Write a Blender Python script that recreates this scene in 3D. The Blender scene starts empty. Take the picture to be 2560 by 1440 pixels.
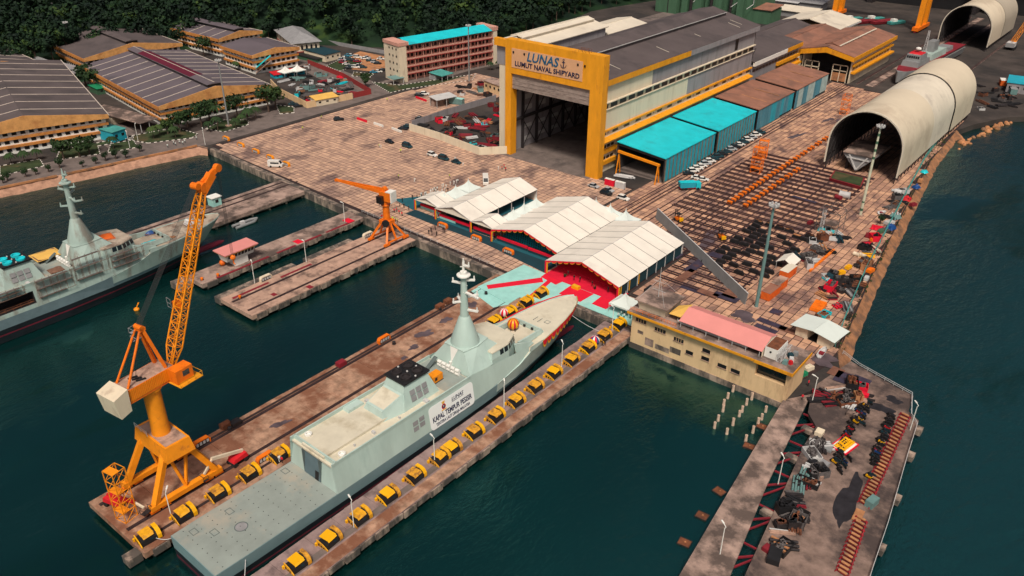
import bpy, math, random
from mathutils import Vector, Matrix
R_ = random.Random(11)
sc = bpy.context.scene
C = sc.collection
rad = math.radians
CAM_H = 112.0
FPX = 2053.86                     # focal length in pixels of the 2560 px wide photograph
CR = Vector((0.77606, 0.630604, 0.008298))
CU = Vector((-0.310798, 0.370971, 0.875091))
CF = Vector((-0.548758, 0.681702, -0.483886))
cam = bpy.data.cameras.new('camera')
cam_o = bpy.data.objects.new('camera', cam)
C.objects.link(cam_o)
cam_o.matrix_world = Matrix(((CR.x, CU.x, -CF.x, 0), (CR.y, CU.y, -CF.y, 0), (CR.z, CU.z, -CF.z, CAM_H), (0, 0, 0, 1)))
cam.sensor_width = 36.0
cam.lens = FPX / 2560 * 36
cam.clip_start = 1.0
cam.clip_end = 6000
sc.camera = cam_o
SUN_EL, SUN_AZ = 56, 142          # azimuth clockwise from +Y: the light comes from the right, behind the viewer
world = bpy.data.worlds.new('World'); sc.world = world; world.use_nodes = True
wn = world.node_tree.nodes; wl = world.node_tree.links
sky = wn.new('ShaderNodeTexSky'); sky.sky_type = 'NISHITA'; sky.sun_disc = False
sky.sun_elevation = rad(SUN_EL); sky.sun_rotation = rad(SUN_AZ)
sky.dust_density = 9.0; sky.air_density = 0.5; sky.ozone_density = 0.3
bg = wn['Background']; bg.inputs[1].default_value = 0.078
wl.new(sky.outputs[0], bg.inputs[0])
sun = bpy.data.lights.new('sun', 'SUN'); sun.energy = 3.2; sun.angle = rad(10); sun.color = (1, .90, .77)
sun_o = bpy.data.objects.new('sun', sun); C.objects.link(sun_o)
sdir = Vector((math.sin(rad(SUN_AZ)) * math.cos(rad(SUN_EL)), math.cos(rad(SUN_AZ)) * math.cos(rad(SUN_EL)), math.sin(rad(SUN_EL))))
sun_o.rotation_euler = sdir.to_track_quat('Z', 'Y').to_euler()
sc.view_settings.view_transform = 'Standard'
sc.view_settings.look = 'None'
sc.view_settings.exposure = -0.2
sc.view_settings.gamma = 1.0
def g(px, py, z=0.0):
 """ground position (x, y) at height z that was measured at photograph pixel px, py"""
 d = CF * FPX + CR * (px - 1280) + CU * (720 - py)
 t = (z - CAM_H) / d.z
 return d.x * t, d.y * t
def g3(px, py, z=0.0):
 x, y = g(px, py, z); return Vector((x, y, z))
def s2l(c):
 return tuple((v / 12.92 if v <= .04045 else ((v + .055) / 1.055) ** 2.4) for v in c)
def hexc(h):
 return s2l(tuple(int(h[i:i + 2], 16) / 255 for i in (0, 2, 4)))
MATS = {}
def mat(name, col, rough=.7, metal=0., var=.14, scale=.35, streak=0, stain=None, samt=.5, sscale=.15, bump=0., bscale=3., spec=.4, emit=None, detail=5):
 m = bpy.data.materials.new(name); MATS[name] = m
 m.use_nodes = True
 nt = m.node_tree; n = nt.nodes; l = nt.links
 b = n['Principled BSDF']
 if isinstance(col, str): col = hexc(col)
 if isinstance(stain, str): stain = hexc(stain)
 b.inputs['Roughness'].default_value = rough
 b.inputs['Metallic'].default_value = metal
 b.inputs['Specular IOR Level'].default_value = spec
 geo = n.new('ShaderNodeNewGeometry')
 mp = n.new('ShaderNodeMapping'); l.new(geo.outputs['Position'], mp.inputs['Vector'])
 if streak: mp.inputs['Scale'].default_value = (1, 1, streak)
 nz = n.new('ShaderNodeTexNoise'); nz.inputs['Scale'].default_value = scale; nz.inputs['Detail'].default_value = detail; nz.inputs['Roughness'].default_value = .62
 l.new(mp.outputs[0], nz.inputs['Vector'])
 mx = n.new('ShaderNodeMix'); mx.data_type = 'RGBA'
 mr = n.new('ShaderNodeMapRange'); mr.inputs['From Min'].default_value = .32; mr.inputs['From Max'].default_value = .68
 l.new(nz.outputs['Fac'], mr.inputs['Value']); l.new(mr.outputs[0], mx.inputs['Factor'])
 mx.inputs['A'].default_value = tuple(max(0, v * (1 - var)) for v in col) + (1,)
 mx.inputs['B'].default_value = tuple(min(1, v * (1 + var)) for v in col) + (1,)
 out = mx.outputs['Result']
 if stain is not None:
  n2 = n.new('ShaderNodeTexNoise'); n2.inputs['Scale'].default_value = sscale; n2.inputs['Detail'].default_value = 7; n2.inputs['Roughness'].default_value = .65
  mp2 = n.new('ShaderNodeMapping'); mp2.inputs['Location'].default_value = (17, 31, 5)
  if streak: mp2.inputs['Scale'].default_value = (1, 1, streak)
  l.new(geo.outputs['Position'], mp2.inputs['Vector']); l.new(mp2.outputs[0], n2.inputs['Vector'])
  m2 = n.new('ShaderNodeMapRange'); m2.inputs['From Min'].default_value = .66 - .3 * samt; m2.inputs['From Max'].default_value = .80 - .3 * samt
  m2.inputs['To Max'].default_value = .85
  l.new(n2.outputs['Fac'], m2.inputs['Value'])
  mx2 = n.new('ShaderNodeMix'); mx2.data_type = 'RGBA'
  l.new(m2.outputs[0], mx2.inputs['Factor']); l.new(out, mx2.inputs['A']); mx2.inputs['B'].default_value = tuple(stain) + (1,)
  out = mx2.outputs['Result']
 l.new(out, b.inputs['Base Color'])
 if bump:
  nb = n.new('ShaderNodeTexNoise'); nb.inputs['Scale'].default_value = bscale; nb.inputs['Detail'].default_value = 4
  l.new(geo.outputs['Position'], nb.inputs['Vector'])
  bp = n.new('ShaderNodeBump'); bp.inputs['Strength'].default_value = bump; bp.inputs['Distance'].default_value = .1
  l.new(nb.outputs['Fac'], bp.inputs['Height']); l.new(bp.outputs[0], b.inputs['Normal'])
 if emit:
  b.inputs['Emission Color'].default_value = tuple(col) + (1,); b.inputs['Emission Strength'].default_value = emit
 return m
WM = {}                            # world matrix of every thing or part already built
class MB:
 def __init__(s, M=None): s.v = []; s.f = []; s.mi = []; s.M = M; s.k = 0
 def add(s, vs, fs):
  o = len(s.v)
  if s.M is not None: vs = [s.M @ Vector(v) for v in vs]
  s.v += [tuple(v) for v in vs]
  s.f += [tuple(i + o for i in f) for f in fs]; s.mi += [s.k] * len(fs)
  return s
 def hexa(s, p):                # 4 bottom (ccw seen from above) + 4 top
  return s.add(p, [(3, 2, 1, 0), (4, 5, 6, 7), (0, 1, 5, 4), (1, 2, 6, 5), (2, 3, 7, 6), (3, 0, 4, 7)])
 def box(s, x0, x1, y0, y1, z0, z1):
  return s.hexa([(x0, y0, z0), (x1, y0, z0), (x1, y1, z0), (x0, y1, z0), (x0, y0, z1), (x1, y0, z1), (x1, y1, z1), (x0, y1, z1)])
 def cbox(s, cx, cy, z0, w, d, h, rz=0., tw=1., td=1.):
  c, q = math.cos(rz), math.sin(rz)
  P = [(cx + c * a * w / 2 - q * b * d / 2, cy + q * a * w / 2 + c * b * d / 2, z0) for a, b in ((-1, -1), (1, -1), (1, 1), (-1, 1))]
  T = [(cx + c * a * w * tw / 2 - q * b * d * td / 2, cy + q * a * w * tw / 2 + c * b * d * td / 2, z0 + h) for a, b in ((-1, -1), (1, -1), (1, 1), (-1, 1))]
  return s.hexa(P + T)
 def prism(s, pts, z0, z1, pts2=None):
  n = len(pts); t = pts2 or pts
  a = sum(pts[i][0] * pts[(i + 1) % n][1] - pts[(i + 1) % n][0] * pts[i][1] for i in range(n))
  if a < 0: pts = pts[::-1]; t = t[::-1]
  vs = [(x, y, z0) for x, y in pts] + [(x, y, z1) for x, y in t]
  return s.add(vs, [tuple(range(n - 1, -1, -1)), tuple(range(n, 2 * n))] + [(i, (i + 1) % n, (i + 1) % n + n, i + n) for i in range(n)])
 def quad(s, *p):
  return s.add(p, [tuple(range(len(p)))])
 def sheet(s, p, t):            # slab of thickness t under/along the normal of polygon p
  p = [Vector(q) for q in p]
  nn = (p[1] - p[0]).cross(p[2] - p[0]).normalized() * t
  n = len(p)
  return s.add([tuple(q) for q in p] + [tuple(q - nn) for q in p], [tuple(range(n)), tuple(range(2 * n - 1, n - 1, -1))] + [(i, i + n, (i + 1) % n + n, (i + 1) % n) for i in range(n)])
 def extr(s, prof, axis, a0, a1):   # closed profile (u, z) extruded along axis
  n = len(prof)
  f = (lambda u, z, a: (a, u, z)) if axis == 'x' else (lambda u, z, a: (u, a, z))
  vs = [f(u, z, a0) for u, z in prof] + [f(u, z, a1) for u, z in prof]
  return s.add(vs, [tuple(range(n)), tuple(range(2 * n - 1, n - 1, -1))] + [(i + n, (i + 1) % n + n, (i + 1) % n, i) for i in range(n)])
 def beam(s, p, q, w, h=None, up=(0, 0, 1)):
  h = h or w
  p = Vector(p); q = Vector(q); d = (q - p)
  if d.length < 1e-6: return s
  d.normalize(); u = Vector(up)
  if abs(d.dot(u)) > .98: u = Vector((0, 1, 0))
  r = d.cross(u).normalized(); u = r.cross(d)
  r *= w / 2; u *= h / 2
  return s.add([p - r - u, p + r - u, p + r + u, p - r + u, q - r - u, q + r - u, q + r + u, q - r + u],
     [(0, 1, 2, 3), (7, 6, 5, 4), (4, 5, 1, 0), (5, 6, 2, 1), (6, 7, 3, 2), (7, 4, 0, 3)])
 def tube(s, p, q, r0, r1=None, n=8):
  r1 = r0 if r1 is None else r1
  p = Vector(p); q = Vector(q); d = (q - p).normalized()
  u = Vector((0, 0, 1)) if abs(d.z) < .95 else Vector((0, 1, 0))
  a = d.cross(u).normalized(); b = d.cross(a)
  vs = []
  for c, r in ((p, r0), (q, r1)):
   for i in range(n):
    t = 2 * math.pi * i / n
    vs.append(c + a * math.cos(t) * r + b * math.sin(t) * r)
  return s.add(vs, [tuple(range(n)), tuple(range(2 * n - 1, n - 1, -1))] + [(i + n, (i + 1) % n + n, (i + 1) % n, i) for i in range(n)])
 def path(s, pts, r, n=6):
  for a, b in zip(pts, pts[1:]): s.tube(a, b, r, r, n)
  return s
 def lathe(s, prof, c=(0, 0, 0), n=16):
  vs = []; c = Vector(c)
  for r, z in prof:
   for i in range(n):
    t = 2 * math.pi * i / n
    vs.append(c + Vector((math.cos(t) * r, math.sin(t) * r, z)))
  fs = []
  for k in range(len(prof) - 1):
   for i in range(n):
    j = (i + 1) % n
    fs.append((k * n + i, k * n + j, (k + 1) * n + j, (k + 1) * n + i))
  fs.append(tuple(range(n - 1, -1, -1))); fs.append(tuple((len(prof) - 1) * n + i for i in range(n)))
  return s.add(vs, fs)
 def loft(s, secs, cap=True, closed=True):
  n = len(secs[0]); vs = [p for q in secs for p in q]; fs = []
  m = n if closed else n - 1
  for k in range(len(secs) - 1):
   for i in range(m):
    j = (i + 1) % n
    fs.append((k * n + i, k * n + j, (k + 1) * n + j, (k + 1) * n + i))
  if cap:
   fs.append(tuple(range(n - 1, -1, -1))); fs.append(tuple((len(secs) - 1) * n + i for i in range(n)))
  return s.add(vs, fs)
 def ball(s, c, r, n=8, sz=1.):
  prof = [(max(.02, math.sin(math.pi * i / n)) * r, -math.cos(math.pi * i / n) * r * sz) for i in range(n + 1)]
  return s.lathe(prof, c, max(8, n))
 def build(s, name, m, parent=None, smooth=False):
  me = bpy.data.meshes.new(name)
  vs = s.v
  if parent is not None:
   iv = WM[parent.name].inverted()
   if iv != Matrix.Identity(4): vs = [tuple(iv @ Vector(v)) for v in vs]
  me.from_pydata(vs, [], s.f)
  ms = m if isinstance(m, (list, tuple)) else [m]
  for q in ms: me.materials.append(MATS[q] if isinstance(q, str) else q)
  if len(ms) > 1: me.polygons.foreach_set('material_index', s.mi)
  if smooth:
   me.polygons.foreach_set('use_smooth', [True] * len(me.polygons))
   try: me.set_sharp_from_angle(angle=rad(38))
   except Exception: pass
  me.update()
  o = bpy.data.objects.new(name, me); C.objects.link(o)
  if parent is not None:
   o.parent = parent; WM[o.name] = WM[parent.name]
  else: WM[o.name] = Matrix.Identity(4)
  return o
def tag(o, label=None, cat=None, group=None, kind=None):
 if label: o['label'] = label
 if cat: o['category'] = cat
 if group: o['group'] = group
 if kind: o['kind'] = kind
 return o
def thing(name, label, cat, loc=(0, 0, 0), rz=0., group=None):
 o = bpy.data.objects.new(name, None); C.objects.link(o)
 o.location = loc; o.rotation_euler = (0, 0, rz); o.empty_display_size = .5
 WM[o.name] = Matrix.Translation(Vector(loc)) @ Matrix.Rotation(rz, 4, 'Z')
 return tag(o, label, cat, group)
KIDS = {}
def kids(o):
 return [c for c in bpy.data.objects if c.parent == o]
def dup(root, loc, rz=0., label=None, group=None, swap=None, scale=None):
 """copy of a thing with copies of its parts and sub-parts; swap maps part names to another material"""
 if root.name not in KIDS:
  KIDS[root.name] = [(c, kids(c)) for c in kids(root)]
 def cp(o):
  n = o.copy(); C.objects.link(n)
  base = o.name.split('.')[0]
  if swap and base in swap and n.data is not None and n.material_slots:
   n.material_slots[0].link = 'OBJECT'; n.material_slots[0].material = MATS[swap[base]]
  return n
 r = cp(root); r.location = loc; r.rotation_euler = (0, 0, rz)
 if scale: r.scale = (scale,) * 3 if not isinstance(scale, tuple) else scale
 for c, ss in KIDS[root.name]:
  k = cp(c); k.parent = r
  for q in ss:
   d = cp(q); d.parent = k
 if label: r['label'] = label
 if group: r['group'] = group
 return r
def struct(name, mb, m, smooth=False, kind='structure', label=None):
 o = mb.build(name, m, None, smooth); o['kind'] = kind
 if label: o['label'] = label
 return o
def text(body, name, m, parent, size, mw, depth=.03, align='CENTER', shear=0., space=1., bold=0.):
 """raised lettering: mw = 4x4 world matrix whose local XY plane carries the text"""
 cu = bpy.data.curves.new(name, 'FONT'); cu.body = body; cu.size = size; cu.extrude = depth
 cu.align_x = align; cu.shear = shear; cu.space_character = space; cu.offset = bold; cu.resolution_u = 3
 to = bpy.data.objects.new(name, cu); C.objects.link(to)
 dg = bpy.context.evaluated_depsgraph_get()
 me = bpy.data.meshes.new_from_object(to.evaluated_get(dg))
 bpy.data.objects.remove(to)
 me.transform((WM[parent.name].inverted() if parent else Matrix.Identity(4)) @ mw)
 me.materials.clear(); me.materials.append(MATS[m])
 o = bpy.data.objects.new(name, me); C.objects.link(o); o.parent = parent
 if parent: WM[o.name] = WM[parent.name]
 return o
def frame(origin, xdir, ydir):
 x = Vector(xdir).normalized(); y = Vector(ydir).normalized(); z = x.cross(y)
 return Matrix(((x.x, y.x, z.x, origin[0]), (x.y, y.y, z.y, origin[1]), (x.z, y.z, z.z, origin[2]), (0, 0, 0, 1)))
def lattice(mb, p, q, w, h, nb, chord=.12, brace=.07, w2=None, h2=None, up=(0, 0, 1)):
 """square lattice boom from p to q"""
 p = Vector(p); q = Vector(q); d = (q - p).normalized()
 u = Vector(up)
 r = d.cross(u).normalized(); u = r.cross(d)
 w2 = w2 or w; h2 = h2 or h
 def pt(i, a, b):
  t = i / nb; ww = w + (w2 - w) * t; hh = h + (h2 - h) * t
  return p.lerp(q, t) + r * a * ww / 2 + u * b * hh / 2
 cs = ((-1, -1), (1, -1), (1, 1), (-1, 1))
 for a, b in cs: mb.beam(pt(0, a, b), pt(nb, a, b), chord)
 for i in range(nb):
  for k in range(4):
   A, B = cs[k], cs[(k + 1) % 4]
   if i % 2: A, B = B, A
   mb.beam(pt(i, *A), pt(i + 1, *B), brace)
   mb.beam(pt(i, *A), pt(i, *B), brace)
 return mb
mat('earth', (.05, .04, .036), .95, var=.4, scale=.08, stain=(.022, .02, .02), samt=.6, sscale=.05)
mat('asphalt', (.15, .12, .11), .9, var=.22, scale=.25, stain=(.07, .058, .055), samt=.45, sscale=.12, bump=.2)
mat('concrete', (.42, .27, .205), .9, var=.22, scale=.4, stain=(.10, .065, .055), samt=.55, sscale=.2, bump=.3)
mat('concrete_old', (.34, .24, .20), .92, var=.3, scale=.3, stain=(.06, .045, .04), samt=.75, sscale=.16, bump=.4)
mat('wall_stain', (.33, .25, .20), .92, var=.35, scale=.5, streak=.35, stain=(.035, .035, .035), samt=.85, sscale=.3, bump=.4)
mat('joint', (.03, .018, .018), 1., var=.3)
mat('grass', (.028, .045, .015), 1., var=.4, scale=.3, stain=(.12, .07, .035), samt=.4, sscale=.1)
mat('sand', (.42, .19, .085), .95, var=.28, scale=.3, stain=(.16, .10, .07), samt=.5, sscale=.2, bump=.6)
mat('kerb_white', (.7, .66, .6), .8); mat('kerb_black', (.02, .02, .02), .8)
mat('puddle', (.02, .02, .03), .12, var=.3, spec=.5)
mat('steel_dark', (.035, .03, .032), .6, .3, var=.35, scale=1.2)
mat('rail_steel', (.058, .030, .032), .6, .3, var=.3)
mat('rust', (.16, .055, .025), .9, var=.4, scale=1., stain=(.05, .025, .02))
mat('black', (.012, .012, .014), .6, var=.3)
mat('white', (.74, .74, .70), .6, var=.06, scale=.5)
mat('cream', (.66, .57, .43), .8, var=.1, scale=.3, streak=.25, stain=(.42, .33, .24), samt=.35, sscale=.4)
mat('yellow', (.74, .31, .012), .55, var=.1, scale=.5, streak=.3, stain=(.45, .16, .02), samt=.3, sscale=.5)
mat('fender_yellow', (.80, .40, .004), .45, var=.08)
mat('orange', (.80, .17, .006), .5, var=.12, scale=.6, stain=(.42, .07, .01), samt=.3, sscale=.5)
mat('crane_yellow', (.82, .27, .008), .5, var=.1, scale=.5, stain=(.5, .15, .02), samt=.25, sscale=.6)
mat('red', (.55, .012, .02), .6, var=.12)
mat('dark_red', (.20, .012, .022), .7, var=.25)
mat('crimson', (.68, .004, .03), .8, var=.06)
mat('cyan', (.01, .52, .60), .55, var=.1, scale=.2, stain=(.02, .36, .42), samt=.4, sscale=.12)
mat('teal_carpet', (.30, .60, .56), .9, var=.1, scale=.3, stain=(.42, .62, .58), samt=.4)
mat('dark_teal', (.004, .035, .05), .9, var=.15)
mat('glass', (.012, .02, .026), .12, var=.2, spec=.6)
mat('window_dark', (.012, .012, .014), .3, var=.3)
mat('skin', (.25, .13, .08), .7, var=.1)
mat('rubber', (.012, .012, .012), .85)
mat('grey', (.25, .25, .26), .7, var=.14, scale=.5)
mat('light_grey', (.50, .50, .50), .6, var=.08)
def slab_material(name, a, b, st, st_scale=.06):
 m = bpy.data.materials.new(name); MATS[name] = m; m.use_nodes = True
 n = m.node_tree.nodes; l = m.node_tree.links; p = n['Principled BSDF']
 p.inputs['Roughness'].default_value = .88; p.inputs['Specular IOR Level'].default_value = .3
 ge = n.new('ShaderNodeNewGeometry')
 oi = n.new('ShaderNodeObjectInfo')
 ad = n.new('ShaderNodeMath'); ad.operation = 'ADD'
 l.new(ge.outputs['Random Per Island'], ad.inputs[0]); l.new(oi.outputs['Random'], ad.inputs[1])
 fr = n.new('ShaderNodeMath'); fr.operation = 'FRACT'; l.new(ad.outputs[0], fr.inputs[0])
 mx = n.new('ShaderNodeMix'); mx.data_type = 'RGBA'
 l.new(fr.outputs[0], mx.inputs['Factor']); mx.inputs['A'].default_value = a + (1,); mx.inputs['B'].default_value = b + (1,)
 def noise(scale, off, lo, hi, mxv):
  mp = n.new('ShaderNodeMapping'); mp.inputs['Location'].default_value = off; l.new(ge.outputs['Position'], mp.inputs['Vector'])
  mp.inputs['Rotation'].default_value = (0, 0, .5); mp.inputs['Scale'].default_value = (1, .55, 1)
  t = n.new('ShaderNodeTexNoise'); t.inputs['Scale'].default_value = scale; t.inputs['Detail'].default_value = 9; t.inputs['Roughness'].default_value = .66
  l.new(mp.outputs[0], t.inputs['Vector'])
  r = n.new('ShaderNodeMapRange'); r.inputs['From Min'].default_value = lo; r.inputs['From Max'].default_value = hi; r.inputs['To Max'].default_value = mxv
  l.new(t.outputs['Fac'], r.inputs['Value']); return r.outputs[0]
 def layer(src, fac, col):
  k = n.new('ShaderNodeMix'); k.data_type = 'RGBA'
  l.new(fac, k.inputs['Factor']); l.new(src, k.inputs['A']); k.inputs['B'].default_value = col + (1,); return k.outputs['Result']
 c = layer(mx.outputs['Result'], noise(st_scale * 1.6, (3, 9, 0), .51, .62, .8), st)
 c = layer(c, noise(.5, (40, 2, 0), .55, .75, .6), tuple(v * .5 for v in st))
 c = layer(c, noise(.03, (7, 70, 0), .5, .7, .3), tuple(v * 1.25 for v in b))
 l.new(c, p.inputs['Base Color'])
 tb = n.new('ShaderNodeTexNoise'); tb.inputs['Scale'].default_value = 2.5; tb.inputs['Detail'].default_value = 5; l.new(ge.outputs['Position'], tb.inputs['Vector'])
 bp = n.new('ShaderNodeBump'); bp.inputs['Strength'].default_value = .3; bp.inputs['Distance'].default_value = .08
 l.new(tb.outputs['Fac'], bp.inputs['Height']); l.new(bp.outputs[0], p.inputs['Normal'])
 return m
slab_material('slab', (.60, .385, .27), (.39, .25, .19), (.10, .066, .07))
slab_material('slab_yard', (.60, .35, .225), (.31, .175, .13), (.07, .045, .055), .085)
def water_material():
 m = bpy.data.materials.new('sea_water'); MATS['sea_water'] = m; m.use_nodes = True
 n = m.node_tree.nodes; l = m.node_tree.links; p = n['Principled BSDF']
 p.inputs['IOR'].default_value = 2.1; p.inputs['Specular IOR Level'].default_value = .5; p.inputs['Specular Tint'].default_value = (.30, 1, .88, 1)
 ge = n.new('ShaderNodeNewGeometry')
 def noise(scale, det, sc=(1, 1, 1), off=(0, 0, 0), rot=0., rough=.6, dist=0.):
  mp = n.new('ShaderNodeMapping'); mp.inputs['Scale'].default_value = sc; mp.inputs['Location'].default_value = off; mp.inputs['Rotation'].default_value = (0, 0, rot)
  l.new(ge.outputs['Position'], mp.inputs['Vector'])
  t = n.new('ShaderNodeTexNoise'); t.inputs['Scale'].default_value = scale; t.inputs['Detail'].default_value = det; t.inputs['Roughness'].default_value = rough; t.inputs['Distortion'].default_value = dist
  l.new(mp.outputs[0], t.inputs['Vector']); return t.outputs['Fac']
 def rng(v, a, b, c=0., d=1.):
  r = n.new('ShaderNodeMapRange'); r.inputs['From Min'].default_value = a; r.inputs['From Max'].default_value = b; r.inputs['To Min'].default_value = c; r.inputs['To Max'].default_value = d
  l.new(v, r.inputs['Value']); return r.outputs[0]
 sp_ = n.new('ShaderNodeSeparateXYZ'); l.new(ge.outputs['Position'], sp_.inputs[0]); sepx = sp_.outputs['X']
 def mix(f, a, b):
  k = n.new('ShaderNodeMix'); k.data_type = 'RGBA'; l.new(f, k.inputs['Factor'])
  for s, v in (('A', a), ('B', b)):
   if isinstance(v, tuple): k.inputs[s].default_value = v + (1,)
   else: l.new(v, k.inputs[s])
  return k.outputs['Result']
 c = mix(rng(noise(.012, 6, (1, .6, 1), (3, 1, 0), .5), .35, .65), (.0004, .009, .009), (.001, .018, .018))
 c = mix(rng(sepx, -70, -10), c, (.004, .028, .033))  # open sea paler: turbid tone plus brighter sky reflection put into the base
 c = mix(rng(noise(.02, 7, (1, .5, 1), (31, 8, 0), -.4, .6, 1.5), .56, .63), c, (.0005, .012, .008))
 l.new(c, p.inputs['Base Color'])
 slick = noise(.014, 7, (1, .5, 1), (11, 5, 0), -.4, .62, 1.2)
 l.new(rng(slick, .53, .58, .12, .04), p.inputs['Roughness'])
 def calm(v, k):
  u = n.new('ShaderNodeMath'); u.operation = 'MULTIPLY'; l.new(v, u.inputs[0]); l.new(rng(slick, .53, .57, 1, k), u.inputs[1]); return u.outputs[0]
 b1 = n.new('ShaderNodeBump'); b1.inputs['Distance'].default_value = .9; l.new(calm(rng(sepx, -75, -30, .34, .95), .35), b1.inputs['Strength'])
 l.new(noise(.30, 8, (1, .5, 1), (0, 0, 0), .7, .62), b1.inputs['Height'])
 b2 = n.new('ShaderNodeBump'); b2.inputs['Distance'].default_value = .25; l.new(calm(rng(sepx, -75, -30, .6, 1.0), .15), b2.inputs['Strength'])
 l.new(noise(1.1, 4, (1, .55, 1), (5, 3, 0), .9, .6), b2.inputs['Height']); l.new(b1.outputs[0], b2.inputs['Normal'])
 l.new(b2.outputs[0], p.inputs['Normal'])
water_material()
WZ = -2.5
mb = MB(); mb.quad((-700, -900, WZ), (1500, -900, WZ), (1500, 900, WZ), (-700, 900, WZ))
struct('sea', mb, 'sea_water')
LAND = [(-352, -150), (-313.3, 97.7), (-299.5, 168.5), (-293, 169.6), (-206, 164.3), (-172, 163), (-136, 161.6), (-88, 159.7),
  (-87, 157), (-45.8, 157), (-43, 165), (-40.5, 176), (-44, 184), (-46.5, 198), (-51.5, 230), (-57.7, 278), (-66, 345), (-69.5, 386), (-64, 408), (-55, 430), (-40, 446), (-20, 454), (120, 480), (600, 540), (600, 1500), (-1300, 1500), (-1300, -150)]
mb = MB(); mb.prism(LAND, -8, -.10)
struct('land', mb, 'earth')
# quay wall cap along the basin
mb = MB()
QE = LAND[3:8]
for (x0, y0), (x1, y1) in zip(QE, QE[1:]):
 mb.hexa([(x0, y0 - .25, -3.2), (x1, y1 - .25, -3.2), (x1, y1 + 1.6, -3.2), (x0, y0 + 1.6, -3.2), (x0, y0 - .25, .12), (x1, y1 - .25, .12), (x1, y1 + 1.6, .12), (x0, y0 + 1.6, .12)])
struct('quay_wall', mb, 'wall_stain')
def inside(x, y, P):
 r = False; n = len(P); j = n - 1
 for i in range(n):
  if (P[i][1] > y) != (P[j][1] > y) and x < (P[j][0] - P[i][0]) * (y - P[i][1]) / (P[j][1] - P[i][1]) + P[i][0]: r = not r
  j = i
 return r
def slab_field(sname, region, sx, sy, m, holes=(), skew=0., gap=.22, seed=1, npart=300):
 rr = random.Random(seed)
 base = MB(); base.prism(region, -.095, -.05)
 root = struct(sname, base, 'joint')
 xs = [p[0] for p in region]; ys = [p[1] for p in region]
 L = []
 nx = int((max(xs) - min(xs)) / sx) + 1; ny = int((max(ys) - min(ys)) / sy) + 1
 for i in range(nx):
  for j in range(ny):
   x = min(xs) + (i + .5) * sx; y = min(ys) + (j + .5) * sy + skew * (x - min(xs))
   if not all(inside(x + a * sx * .45, y + b * sy * .45, region) for a in (-1, 1) for b in (-1, 1)): continue
   if any(inside(x, y, h) for h in holes): continue
   L.append((x * x + y * y, x, y))
 L.sort()
 proto = None
 rest = MB()
 for k, (_, x, y) in enumerate(L):
  w, d = sx - gap, sy - gap
  dz = rr.uniform(-.02, .02)
  if k < npart:
   if proto is None:
    q = MB(); q.box(-w / 2, w / 2, -d / 2, d / 2, -.05, 0)
    proto = q.build('slab', m, root); o = proto
   else:
    o = proto.copy(); C.objects.link(o); o.parent = root
   o.location = (x, y, dz); o.rotation_euler = (rr.uniform(-.004, .004), rr.uniform(-.004, .004), rr.uniform(-.01, .01))
  else:
   e = [rr.uniform(-.012, .012) for _ in range(4)]
   rest.add([(x - w / 2, y - d / 2, -.05), (x + w / 2, y - d / 2, -.05), (x + w / 2, y + d / 2, -.05), (x - w / 2, y + d / 2, -.05),
     (x - w / 2, y - d / 2, dz + e[0]), (x + w / 2, y - d / 2, dz + e[1]), (x + w / 2, y + d / 2, dz + e[2]), (x - w / 2, y + d / 2, dz + e[3])],
     [(4, 5, 6, 7), (0, 1, 5, 4), (1, 2, 6, 5), (2, 3, 7, 6), (3, 0, 4, 7)])
 if rest.v:
  o = rest.build('slabs_beyond', m, root); o['kind'] = 'stuff'
 return root
APRON = [(-296, 172), (-206, 166.2), (-172, 165), (-136, 163.6), (-88.5, 161.6), (-88.5, 176), (-100, 176), (-100, 214), (-140, 214), (-140, 244), (-198, 243), (-252, 240), (-252, 330), (-293, 330)]
YARD = [(-139, 214.5), (-99.5, 214.5), (-99.5, 176.5), (-88, 176.5), (-88, 168), (-46, 168), (-43.5, 180), (-46, 198), (-51, 230), (-57.3, 278), (-65.5, 345), (-69, 420), (-139, 440)]
slab_field('apron_paving', APRON, 2.05, 2.05, 'slab', skew=-.045, seed=3)
slab_field('yard_paving', YARD, 2.2, 3.0, 'slab_yard', seed=5)
def sheet(name, pts, m, z, kind='structure', label=None):
 q = MB(); q.prism(pts, -.0999, z)
 return struct(name, q, m, kind=kind)
sheet('road', [(-345, -100), (-326, -100), (-313.2, 100), (-300.2, 168), (-297.6, 172), (-297.6, 330), (-285, 420), (-283, 800), (-302, 800), (-304, 420), (-317, 330), (-317, 168), (-331, 100)], 'asphalt', -.04)
sheet('branch_road', [(-317.1, 262), (-317.1, 282), (-345, 286), (-420, 300), (-480, 300), (-480, 290), (-420, 290), (-347, 268)], 'asphalt', -.045)
sheet('service_road', [(-317.1, 143), (-317.1, 160), (-420, 170), (-420, 155)], 'asphalt', -.05)
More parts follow.
